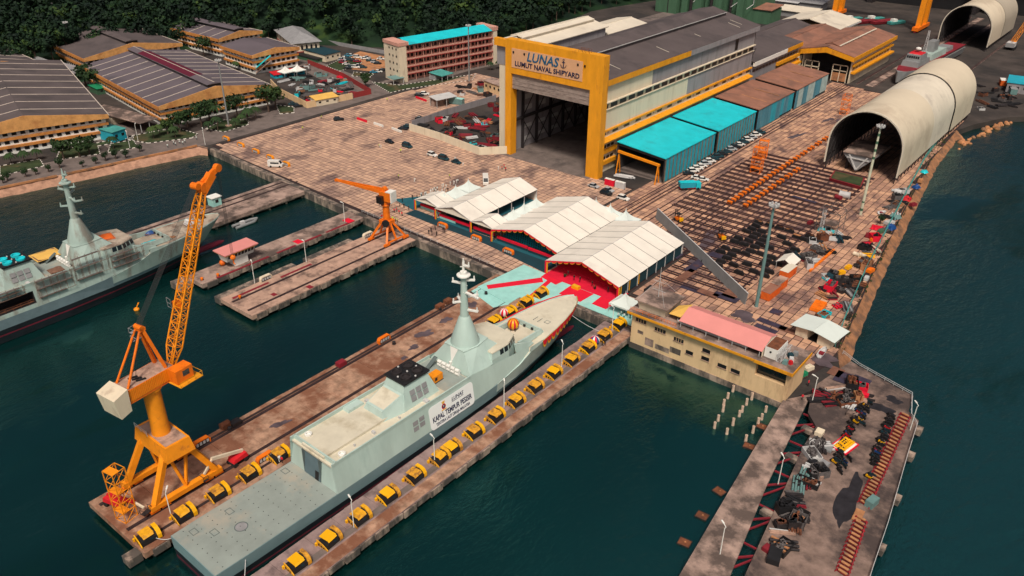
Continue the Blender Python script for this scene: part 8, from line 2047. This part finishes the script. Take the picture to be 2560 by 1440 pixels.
for a, b in zip(FP, FP[1:]):
 n = int((Vector(b) - Vector(a)).length / .55)
 for k in range(n):
  if rg.random() < .45: p = Vector(a).lerp(Vector(b), k / n); crown(q, rg, (p.x + rg.uniform(.3, 2.4), p.y, .15 - .2 * rg.random()), .55, .4, 7, .26)
tag(q.build('bank_weeds', 'tree_leaf'), None, None, None, 'stuff')
for nm, c in (('car_white', (.72, .70, .66)), ('car_black', (.012, .014, .018)), ('car_teal', (.012, .05, .065)), ('car_silver', (.38, .40, .42)), ('car_red', (.30, .01, .03)), ('car_blue', (.03, .22, .34))): mat(nm, c, .25, .0, var=.04, spec=.6)
mat('headlight', (.7, .7, .65), .2); mat('taillight', (.4, .01, .01), .3)
def car_proto(kind):
 s = thing({'sedan': 'sedan_car', 'suv': 'sport_utility_car', 'van': 'people_carrier'}[kind], 'x', 'car', (0, 0, 0), 0, 'cars')
 w, L, h, hb_ = {'sedan': (.9, 2.2, 1.42, .82), 'suv': (.95, 2.3, 1.72, 1.0), 'van': (.97, 2.45, 1.95, 1.05)}[kind]
 q = MB(); q.loft([[(-w * k, y, .3), (w * k, y, .3), (w * k * 1.02, y, zt - .18), (w * k * .92, y, zt), (-w * k * .92, y, zt), (-w * k * 1.02, y, zt - .18)] for y, k, zt in ((-L, .86, hb_ * .9), (-L * .92, .96, hb_), (-L * .3, 1, hb_), (L * .45, 1, hb_ * .97), (L * .86, .95, hb_ * .84), (L, .8, hb_ * .7))]); q.build('body', 'car_white', s, True)
 f0, f1 = {'sedan': (-.68, .42), 'suv': (-.88, .42), 'van': (-.94, .62)}[kind]
 q = MB(); q.hexa([(-w * .93, L * f0, hb_ - .02), (w * .93, L * f0, hb_ - .02), (w * .93, L * f1, hb_ - .02), (-w * .93, L * f1, hb_ - .02), (-w * .76, L * (f0 + .16), h), (w * .76, L * (f0 + .16), h), (w * .76, L * (f1 - .28), h), (-w * .76, L * (f1 - .28), h)]); q.build('glasshouse', 'glass', s)
 q = MB(); q.hexa([(-w * .79, L * (f0 + .15), h - .04), (w * .79, L * (f0 + .15), h - .04), (w * .79, L * (f1 - .27), h - .04), (-w * .79, L * (f1 - .27), h - .04), (-w * .72, L * (f0 + .19), h + .05), (w * .72, L * (f0 + .19), h + .05), (w * .72, L * (f1 - .31), h + .05), (-w * .72, L * (f1 - .31), h + .05)]); q.build('roof', 'car_white', s)
 for a in (-1, 1):
  for y in (-.6, .62): q = MB(); q.tube((a * w * .8, y * L, .34), (a * w * 1.02, y * L, .34), .34, n=12); q.build('wheel', 'rubber', s)
  q = MB(); q.cbox(a * w * .6, L * .965, hb_ * .52, .3, .1, .16); q.build('headlight', 'headlight', s)
  q = MB(); q.cbox(a * w * .68, -L * .97, hb_ * .6, .22, .08, .2); q.build('taillight', 'taillight', s)
 return s
CP = {k: car_proto(k) for k in ('sedan', 'suv', 'van')}; cu = set()
def car(kind, px, py, rz, col, label, group='cars'):
 x, y = g(px, py); c = 'car_' + col; p = CP[kind]
 if kind not in cu:
  cu.add(kind); p.location = (x, y, .03); p.rotation_euler = (0, 0, rz); p['label'] = label
  for k in kids(p):
   if k.name.split('.')[0] in ('body', 'roof'): k.data.materials[0] = MATS[c]
  return
 dup(p, (x, y, .03), rz, label, group, swap={'body': c, 'roof': c})
E_ = -math.pi / 2
for a in (('suv', 847, 301, -.5, 'black', 'black off-roader alone near the road at the far left of the apron'), ('sedan', 974, 357, E_, 'black', 'dark car leading the convoy on the apron'), ('van', 1018, 368, E_, 'teal', 'dark people carrier second in the apron convoy'), ('suv', 1081, 390, E_, 'white', 'white car third in the apron convoy'), ('van', 1109, 399, E_, 'teal', 'dark people carrier behind the white convoy car'), ('sedan', 1141, 408, E_, 'teal', 'dark car at the right end of the apron convoy'),
   ('sedan', 1050, 298, -.9, 'black', 'black car beside the sheet fence'), ('sedan', 1008, 324, -1, 'black', 'black car at the corner of the cream wall'), ('sedan', 1020, 318, -1, 'teal', 'dark car tucked behind the corner of the cream wall'), ('suv', 1048, 240, -.9, 'black', 'black car by the red barriers and site shed'), ('suv', 1062, 237, -.9, 'white', 'white car by the red barriers and site shed'),
   ('sedan', 1484, 468, E_, 'silver', 'silver car left of the portable toilets'), ('sedan', 1521, 478, E_, 'silver', 'silver car in front of the portable toilets'), ('suv', 1515, 486, E_, 'black', 'black off-roader in front of the portable toilets'), ('suv', 1558, 499, E_, 'white', 'white car nearest the pagoda tents'), ('sedan', 733, 262, -.4, 'teal', 'dark car at the corner of the scrap wall, upper'), ('sedan', 745, 267, -.4, 'black', 'dark car at the corner of the scrap wall, lower'), ('sedan', 935, 182, -.9, 'blue', 'bright blue car left of the dormitory end'), ('sedan', 946, 181, -.9, 'white', 'white car left of the dormitory end'), ('sedan', 957, 177, -.9, 'black', 'black car closest to the dormitory end')): car(*a)
pk = [(855, 152, 'silver'), (862, 147, 'white'), (871, 141, 'blue'), (879, 140, 'silver'), (858, 158, 'red'), (866, 162, 'white'), (875, 166, 'black'), (882, 168, 'teal'), (890, 170, 'white'), (897, 165, 'black'), (884, 153, 'black'), (893, 155, 'red'), (895, 145, 'white'), (912, 148, 'white'), (918, 146, 'silver'), (925, 153, 'teal'), (937, 157, 'silver'), (952, 149, 'white'), (944, 160, 'black'), (908, 170, 'teal'), (872, 150, 'teal'), (870, 172, 'black')]
cnm = {'silver': 'silver', 'white': 'white', 'blue': 'blue', 'red': 'maroon', 'black': 'black', 'teal': 'dark'}; cc = {}
for i, (px, py, c) in enumerate(pk):
 cc[c] = cc.get(c, 0) + 1; car('suv' if i % 4 == 0 else 'sedan', px, py, -.9 + R_.uniform(-.1, .1), c, '%s car in the red dirt car park, %s of its colour from the left' % (cnm[c], ordn[cc[c] - 1]))
rw = ['black', 'white', 'white', 'white', 'silver', 'white', 'teal', 'teal', 'black', 'teal', 'silver', 'black', 'white', 'teal', 'white', 'silver', 'white', 'teal']
for i, c in enumerate(rw):
 px = 1722 + i * 10.4 + (i > 8) * 2; py = 436 - i * 6.0; car('suv' if i % 3 else 'sedan', px, py, -.75, c, '%s car in the row beside the cyan sheds, %s from the blue truck' % (cnm[c], ordn[i]))
car('sedan', 1757, 451, -1.2, 'white', 'white car behind the blue truck, lower'); car('sedan', 1742, 447, -1.2, 'white', 'white car beside the blue truck cab')
# white vans and the blue truck
def van(px, py, rz, label, L=5.6, h=2.6):
 x, y = g(px, py); s = thing('delivery_van', label, 'van', (x, y, .03), rz); T = WM[s.name]
 q = MB(T); q.extr([(-L / 2, .4), (L / 2, .4), (L / 2, 1.2), (L / 2 - .5, 1.4), (L / 2 - 1.3, h), (-L / 2, h)], 'x', -1.0, 1.0); q.build('body', 'car_white', s)
 q = MB(T); q.sheet([(-.85, L / 2 - .52, 1.47), (.85, L / 2 - .52, 1.47), (.8, L / 2 - 1.2, h - .12), (-.8, L / 2 - 1.2, h - .12)][::-1], .03) if False else q.add([(-.85, L / 2 - .5, 1.47), (-.8, L / 2 - 1.2, h - .1), (.8, L / 2 - 1.2, h - .1), (.85, L / 2 - .5, 1.47)], [(0, 1, 2, 3)]); q.build('windscreen', 'glass', s)
 for a in (-1, 1):
  q = MB(T); q.box(a * 1.0 - .02, a * 1.0 + .02, -L * .3, L * .28, 1.5, 2.1); q.build('side_window', 'glass', s)
  for yy in (-L * .3, L * .32): q = MB(T); q.tube((a * .8, yy, .4), (a * 1.03, yy, .4), .4, n=12); q.build('wheel', 'rubber', s)
van(690, 417, -.95, 'white ambulance-like van at the basin corner of the apron'); van(1214, 458, -2.4, 'white camper van parked behind the pagoda tents', 6.2, 2.8)
x, y = g(1722, 473); s = thing('tipper_truck', 'blue tipper truck parked at the end of the car row', 'truck', (x, y, .03), -.75); T = WM[s.name]
q = MB(T); q.hexa([(-1.3, -3.6, 1.0), (1.3, -3.6, 1.0), (1.3, 2, 1.0), (-1.3, 2, 1.0), (-1.4, -3.9, 2.7), (1.4, -3.9, 2.7), (1.4, 2.1, 2.9), (-1.4, 2.1, 2.9)]); q.build('tipper_body', 'shed_wall', s); q = MB(T); q.box(-1.3, 1.3, -3.7, 2, 2.9, 2.95); q.build('load_cover', 'cyan', s)
q = MB(T); q.box(-1.2, 1.2, 2.3, 4.0, .6, 2.7); q.build('cab', 'cyan', s); q = MB(T); q.box(-1.1, 1.1, 4.0, 4.03, 1.6, 2.5); q.build('windscreen', 'glass', s); q = MB(T); q.box(-.9, .9, -3.6, 3.8, .5, .95); q.build('chassis', 'red', s)
for a in (-1, 1):
 for yy in (-2.6, -1.4, 3): q = MB(T); q.tube((a * .8, yy, .5), (a * 1.2, yy, .5), .5, n=12); q.build('wheel', 'rubber', s)
def toilets(px, py, m, label):
 x, y = g(px, py); s = thing('portable_toilets', label, 'toilets', (x, y, .03), .05); T = WM[s.name]
 for k in range(3): q = MB(T); q.box(-1.9 + k * 1.3, -.7 + k * 1.3, -.6, .6, 0, 2.3); c = q.build('cubicle', m, s); q = MB(T); q.box(-1.75 + k * 1.3, -.85 + k * 1.3, -.63, -.6, .15, 2.0); q.build('door', m, c); q = MB(T); q.box(-1.9 + k * 1.3, -.7 + k * 1.3, -.6, .6, 2.3, 2.42); q.build('cap', 'white', c)
toilets(1524, 463, 'crimson', 'row of red portable toilets in front of the cyan shed'); toilets(1550, 470, 'light_grey', 'row of grey portable toilets beside the red ones')
def person_mesh(nm, stride, arm, cols):
 J = [(0, 0, .95), (0, 0, 1.2), (0, .01, 1.42), (0, .02, 1.52), (0, .03, 1.66), (-.1, 0, .9), (-.11, stride * .5, .5), (-.11, -stride * .2, .08), (-.11, -stride * .2 + .16, .04), (.1, 0, .9), (.11, stride * .3, .5), (.11, stride, .08), (.11, stride + .16, .04), (-.2, 0, 1.4), (-.26, -arm * .3, 1.14), (-.25, arm * .3, .9), (.2, 0, 1.4), (.26, arm * .3, 1.14), (.25, arm + .05, .92)]
 E = [(0, 1), (1, 2), (2, 3), (3, 4), (0, 5), (5, 6), (6, 7), (7, 8), (0, 9), (9, 10), (10, 11), (11, 12), (2, 13), (13, 14), (14, 15), (2, 16), (16, 17), (17, 18)]
 Rd = [.16, .15, .15, .06, .11, .1, .075, .05, .05, .1, .075, .05, .05, .08, .055, .04, .08, .055, .04]
 me = bpy.data.meshes.new(nm); me.from_pydata(J, E, []); o = bpy.data.objects.new(nm, me); C.objects.link(o); o.modifiers.new('s', 'SKIN')
 for i, v in enumerate(me.skin_vertices[0].data): v.radius = (Rd[i], Rd[i] * .8); v.use_root = i == 0
 o.modifiers.new('u', 'SUBSURF').levels = 1
 m2 = bpy.data.meshes.new_from_object(o.evaluated_get(bpy.context.evaluated_depsgraph_get())); bpy.data.objects.remove(o)
 m2.materials.clear()
 for c in cols: m2.materials.append(MATS[c])       # shirt, trousers, skin, hair, shoes
 for p in m2.polygons:
  z = p.center.z; x = abs(p.center.x)
  p.material_index = 3 if z > 1.66 else 2 if z > 1.5 or (x > .19 and z < 1.0 and z > .75) else 0 if z > .95 else 4 if z < .09 else 1
  p.use_smooth = True
 return m2
PM = {}
for nm, c in (('white uniform', ['white', 'white', 'skin', 'white', 'white']), ('dark suit', ['black', 'black', 'skin', 'black', 'black']), ('red coverall', ['crimson', 'black', 'skin', 'fender_yellow', 'black']), ('yellow safety vest', ['vest', 'black', 'skin', 'white', 'black']), ('pale shirt', ['tent_pale', 'car_teal', 'skin', 'black', 'black'])):
 if 'vest' not in MATS: mat('vest', (.55, .75, .05), .7)
 PM[nm] = [person_mesh('person', 0., .05, c), person_mesh('person', .28, .2, c)]
pc = {}
def person(px, py, kind, where, z=.03, grp=True):
 x, y = g(px, py, z); o = bpy.data.objects.new('person', PM[kind][R_.random() < .4]); C.objects.link(o); o.location = (x, y, z); o.rotation_euler = (0, 0, R_.uniform(0, 6.28)); k = R_.uniform(.98, 1.08); o.scale = (k, k, k)
 lb = 'person in %s %s' % (kind, where); tag(o, lb, 'person', 'people in %s %s' % (kind, where))
rr = random.Random(8)
for i in range(26): t = rr.random(); person(1055 + t * 95 + rr.uniform(-6, 6), 494 - t * 34 + rr.uniform(-7, 7), 'white uniform' if rr.random() < .75 else 'pale shirt', 'standing in the crowd beside the pagoda tents')
for px, py in ((1031, 498), (1043, 497), (1075, 494), (1083, 490), (1120, 480)): person(px, py, 'dark suit', 'at the near edge of the white crowd')
for px, py in ((1006, 505), (1010, 520), (1022, 525), (1000, 517)): person(px, py, 'dark suit', 'on the teal carpet left of the entrance tent')
for px, py in ((986, 532), (992, 530), (998, 536), (1005, 541)): person(px, py, 'red coverall', 'behind the small pedestal crane')
for px, py in ((982, 552), (989, 554), (994, 557)): person(px, py, 'yellow safety vest', 'beside the small pedestal crane')
for px, py in ((1072, 586), (1078, 580), (1080, 588), (1088, 575), (1092, 590), (1108, 580), (1112, 582)): person(px, py, 'dark suit', 'on the quay below the narrow marquee')
for i, (px, py, w) in enumerate(((804, 297, 'near the left road edge of the apron'), (968, 253, 'walking on the road'), (757, 325, 'alone on the left of the apron'), (948, 369, 'beside the dark convoy car, left'), (1002, 382, 'left of a pair below the convoy'), (997, 446, 'alone in the middle of the apron'), (1124, 445, 'behind the white crowd'))): person(px, py, 'yellow safety vest', w)
for px, py in ((950, 370), (953, 371)): person(px, py, 'white uniform', 'beside the dark convoy car')
for px, py in ((1037, 455), (1158, 416), (1138, 402), (1246, 425)): person(px, py, 'white uniform', 'standing alone on the apron')
for px, py in ((1255, 425), (1260, 420), (1264, 428)): person(px, py, 'red coverall', 'in front of the great hall doorway')
for px, py in ((1545, 795), (1552, 790), (1560, 797), (1568, 790), (1575, 798), (1582, 795), (1548, 802), (1560, 785)): person(px, py, rr.choice(['dark suit', 'pale shirt']), 'gathered under the quay corner tent')
for px, py in ((1505, 865), (1512, 862)): person(px, py, 'dark suit', 'on the right pier near the flower bouquet')
for px, py in ((706, 1158),): person(px, py, 'red coverall', 'on the flight deck beside the hangar', 2.57)
person(700, 1155, 'white uniform', 'on the flight deck beside the hangar', 2.57)
for px, py in ((1277, 829), (1288, 830)): person(px, py, 'dark suit', 'under the striped balloon on the foredeck', 6.16)
for px, py in ((1420, 690), (1435, 700), (1450, 705), (1480, 715), (1520, 730)): person(px, py, 'dark suit', 'on the red stage of the largest marquee', .5)
for px, py in ((435, 362), (440, 365), (450, 360), (458, 362), (463, 358), (492, 350), (420, 370)): person(px, py, 'pale shirt', 'walking on the road along the left bank')
for px, py in ((1697, 428), (955, 548), (2020, 965), (2005, 1000)): person(px, py, 'red coverall', 'working alone in the yard')
# bouquets of balloons on the right pier
for i, (px, py, m) in enumerate(((1487, 851, ['white', 'crimson', 'blue']), (1260, 782, ['white', 'crimson']))):
 x, y = g(px, py, 1.2); ballthing('launch_garland', ['white red and blue garland ball on the right pier', 'white and red garland ball beside the port fender machines'][i], (x, y, 1.3), 1.25, m, 12)
s = thing('dock_office', 'white glazed dock office with red roof on the dolphin pier', 'office', (*g(598, 655), 0)); x, y = g(598, 655)
q = MB(); q.cbox(x, y, 0, 3, 4.5, 2.2); q.build('pedestal', 'white', s); q = MB(); q.cbox(x, y - .3, 2.2, 3.2, 9, 2.7, 0, 1.5, 1.12); q.build('cabin', 'white', s); q = MB(); q.cbox(x, y - .3, 4.9, 6.0, 11.5, .3); q.build('roof', 'pink_roof', s); q = MB(); q.cbox(x, y - .3, 4.55, 5.6, 11, .35); q.build('fascia', 'yellow', s)
for k in range(8): q = MB(); yy = y - 4.5 + k * 1.12; q.add([(x + 1.95, yy, 3.2), (x + 1.95, yy + .85, 3.2), (x + 2.3, yy + .85, 4.4), (x + 2.3, yy, 4.4)], [(0, 1, 2, 3)]); q.build('window', 'window_dark', s)
s = thing('pier_hut', 'pale turquoise hut with white roof on the far pier', 'hut', (*g(538, 512), 0)); x, y = g(538, 512)
q = MB(); q.cbox(x, y, 0, 3, 3.4, 3); q.build('wall', 'teal_carpet', s); q = MB(); q.cbox(x, y, 3, 3.6, 4, .25); q.build('roof', 'white', s); q = MB(); q.cbox(x + 1.5, y, 1.2, .08, 1.2, 1.1); q.build('window', 'window_dark', s)
s = thing('workboat', 'dark inflatable workboat moored at the far pier', 'boat', (*g(610, 560, WZ), WZ)); x, y = g(612, 562, WZ); T = Matrix.Translation((x, y, WZ))
for a in (-1.1, 1.1): q = MB(T); q.tube((a, -4, .5), (a, 3, .5), .5, n=10); q.tube((a, 3, .5), (0, 5, .8), .5, .35, 10); q.build('tube', 'mast_grey', s)
q = MB(T); q.box(-.9, .9, -3.8, 3, .1, .5); q.build('deck', 'black', s); q = MB(T); q.box(-.5, .5, -1.5, 0, .5, 1.6); q.build('console', 'light_grey', s)
x, y = g(556, 658, .7); ballthing('round_fender', 'orange striped round fender at the dolphin pier head', (x, y, .9), .9, ['orange', 'container_orange'], 10)
for i, (px, py) in enumerate(((545, 690), (505, 700), (600, 745), (985, 860), (860, 912), (1215, 735), (1100, 775), (575, 1075))):
 x, y = g(px, py); s = thing('mooring_bollard', 'squat bollard on the piers, %s listed from the far pier heads' % ordn[i], 'bollard', (x, y, 0), 0, 'mooring bollards'); q = MB(); q.lathe([(.35, 0), (.28, .4), (.45, .55), (.42, .75), (.15, .8)], (x, y, 0), 10); q.build('post', 'orange' if i < 3 else 'steel_dark', s); q = MB(); q.lathe([(.55, 0), (.55, .05)], (x, y, 0), 10); q.build('base', 'steel_dark', s)
for i, (px, py, m) in enumerate(((565, 1068, 'rust'), (853, 913, 'dark_red'), (1100, 770, 'rust'), (1120, 757, 'rust'), (590, 1062, 'steel_dark'))): crate(px, py, 1.6, 2.2, 1.1, m, 'ballast_box', 'rusty ballast box on the crane pier edge, %s' % ['nearest the crane', 'in the middle', 'left of a pair by the quay', 'right of a pair by the quay', 'dark one near the crane'][i], 'box')
def rope(label, pts, r=.07, m='light_grey'):
 a, b = Vector(pts[0]), Vector(pts[1]); P = [a.lerp(b, t / 10) - Vector((0, 0, math.sin(math.pi * t / 10) * .8)) for t in range(11)]; q = MB(); q.path(P, r, 5); tag(q.build('mooring_rope', m), label, 'rope')
rope('pale mooring rope from the warship bow to the right pier', (T1 @ Vector((3.4, 104, 5.8)), g3(1528, 838, .6))); rope('pale mooring rope from the warship bow to the crane pier', (T1 @ Vector((-3.4, 104, 5.8)), g3(1330, 752, .6))); rope('pale mooring rope from the stern to the crane pier', (T1 @ Vector((-6.6, 1, 2.4)), g3(390, 1345, .5)))
rope('pale mooring rope hanging from the stern quarter', (T1 @ Vector((6.8, 6, 2.0)), (-95.5, 47, .5)))
L2 = lambda: MB(T2)
for i, (y0, y1, z0, z1) in enumerate(((53, 62, 4.6, 9.6), (63, 72, 5.6, 12), (73, 82, 5.4, 9.2), (44, 50, 7.2, 9.6))):
 s = thing('hull_scaffold', 'tube scaffold on the weathered warship side, %s from its stern' % ordn[[1, 2, 3, 0][i]], 'scaffold', tuple(T2 @ Vector((7, y0, z0)))); n = int((y1 - y0) / 1.8)
 for k in range(n + 1): q = L2(); yy = y0 + (y1 - y0) * k / n; q.beam((7.5, yy, z0), (7.5, yy, z1), .08); q.beam((6.7, yy, z0), (6.7, yy, z1), .08); q.build('standard', 'timber_brown', s)
 for z in (z0 + .1, (z0 + z1) / 2, z1 - .3): q = L2(); q.beam((7.55, y0 - .4, z), (7.55, y1 + .4, z), .07); q.build('ledger', 'timber_brown', s); q = L2(); q.box(6.7, 7.5, y0, y1 - (z * 3 % 3), z - .12, z - .05); q.build('plank', 'timber_grey', s)
for i, (x, y, z, w, d, h, m, lb) in enumerate(((-1, 76, 10.95, 5, 4.5, .4, 'container_orange', 'orange scrap heap on the weathered bridge roof'), (2, 87, 6.1, 3, 4.5, .5, 'cyan', 'cyan tarpaulin on the weathered foredeck'), (-4, 90, 6.2, 2.6, 3, 1, 'blue', 'blue covered gear on the weathered foredeck'), (0, 101, 6.4, 2.4, 3, 1.6, 'light_grey', 'white winch housing near the weathered bow'), (-1.4, 106, 6.5, 1.8, 2, 1.2, 'black', 'dark bin with cyan lid at the weathered bow'), (-6.5, 62, 9.2, 6, 7, .2, 'yellow_canvas', 'tan work platform overhanging the far side of the weathered ship'), (3.5, 92, 6.2, 1.4, 4, .4, 'sand', 'tan planks on the weathered foredeck'), (-3.4, 80, 9.2, 3.4, 2.2, .7, 'timber_brown', 'brown timber heap beside the weathered bridge'), (3, 60, 8.4, 3.2, 3.6, .6, 'timber_brown', 'brown debris in the waist of the weathered ship'))):
 p = T2 @ Vector((x, y, z)); s = thing('deck_gear', lb, 'gear', tuple(p), R_.uniform(-.3, .3)); T = WM[s.name]; q = MB(T); n = 5; vs = [((a / n - .5) * w, (b / n - .5) * d, h * (rr.uniform(.6, 1.2) if 0 < a < n and 0 < b < n else .25)) for a in range(n + 1) for b in range(n + 1)]
 q.add(vs, [(a * 6 + b, (a + 1) * 6 + b, (a + 1) * 6 + b + 1, a * 6 + b + 1) for a in range(n) for b in range(n)]); q.build('cover', m, s, h < 1); q = MB(T); q.box(-w * .45, w * .45, -d * .45, d * .45, 0, h * .5); q.build('base', 'timber_brown', s)
# patrol ship laid up on the slip
A = Vector(g(2242, 192, 4)); Bq = Vector(g(2425, 100, 4)); d = Bq - A; Lp = d.length; rz = math.atan2(d.y, d.x) - math.pi / 2
s = thing('patrol_ship', 'grey patrol ship with red decks laid up beside the arched shelter', 'ship', (A.x, A.y, 0), rz); T = WM[s.name]; B = lambda: MB(T); yb = min(Lp, 95)
q = B(); q.loft([[(-w, y, z), (-w * .8, y + .4, 1), (w * .8, y + .4, 1), (w, y, z)] for y, w, z in ((0, .3, 6.5), (6, 3, 6.2), (14, 5.2, 5.8), (yb * .6, 5.6, 5), (yb, 5, 4.8))]); q.build('hull', 'mast_grey', s)
q = B(); q.prism([(-.2, .6), (2.8, 6), (4.9, 14), (5.3, yb * .6), (4.8, yb - .3), (-4.8, yb - .3), (-5.3, yb * .6), (-4.9, 14), (-2.8, 6)], 5.9, 6.3); q.build('deck', 'dark_red', s)
for y0, y1, w, z0, z1, m in ((16, 34, 4.4, 6.2, 9, 'mast_grey'), (19, 30, 3.8, 9, 12, 'mast_grey'), (21, 28, 3.2, 12, 12.5, 'red'), (38, 62, 4, 6.2, 9.5, 'navy_grey_worn'), (44, 52, 2, 9.5, 15, 'mast_grey'), (66, 76, 3.4, 6.2, 8.4, 'mast_grey')):
 q = B(); q.hexa([(-w, y0, z0), (w, y0, z0), (w, y1, z0), (-w, y1, z0), (-w * .9, y0 + .6, z1), (w * .9, y0 + .6, z1), (w * .9, y1, z1), (-w * .9, y1, z1)]); q.build('deckhouse', m, s)
for k in range(6): q = B(); q.box(-3.2 + k * 1.1, -2.4 + k * 1.1, 19.1, 19.3, 10.2, 11.4); q.build('bridge_window', 'glass', s)
q = B(); lattice(q, (0, 36, 9), (0, 36, 22), 1.6, 1.6, 7, .14, .1, .6, .6, up=(0, 1, 0)); q.build('mast', 'light_grey', s); q = B(); q.lathe([(1.4, 14), (1.4, 14.6), (.6, 15)], (0, 25, 0), 12); q.build('radar_dome', 'white', s)
for i, (px, py, m, w, d_) in enumerate(((2130, 52, 'teal_paint', 5, 16), (2155, 58, 'dark_red', 7, 22), (2185, 52, 'teal_paint', 5, 16), (2210, 58, 'dark_red', 7, 22), (2240, 60, 'teal_paint', 5, 14))):
 x, y = g(px, py); s = thing('stored_barge', ['teal workboat', 'dark red flat barge', 'second teal workboat', 'second dark red flat barge', 'small teal boat'][i] + ' stored in the far yard below the forest', 'barge', (x, y, 0), -.45); T = WM[s.name]; q = MB(T); q.loft([[(-w * k / 2, yy, 2), (-w * k / 2.4, yy, .3), (w * k / 2.4, yy, .3), (w * k / 2, yy, 2)] for yy, k in ((-d_ / 2, .7), (-d_ / 3, 1), (d_ / 3, 1), (d_ / 2, .7))]); q.build('hull', m, s); q = MB(T); q.cbox(0, -d_ * .2, 2, w * .6, d_ * .25, 1.6 if 'teal' in m else .4); q.build('deckhouse', 'white' if 'teal' in m else 'dark_red', s)
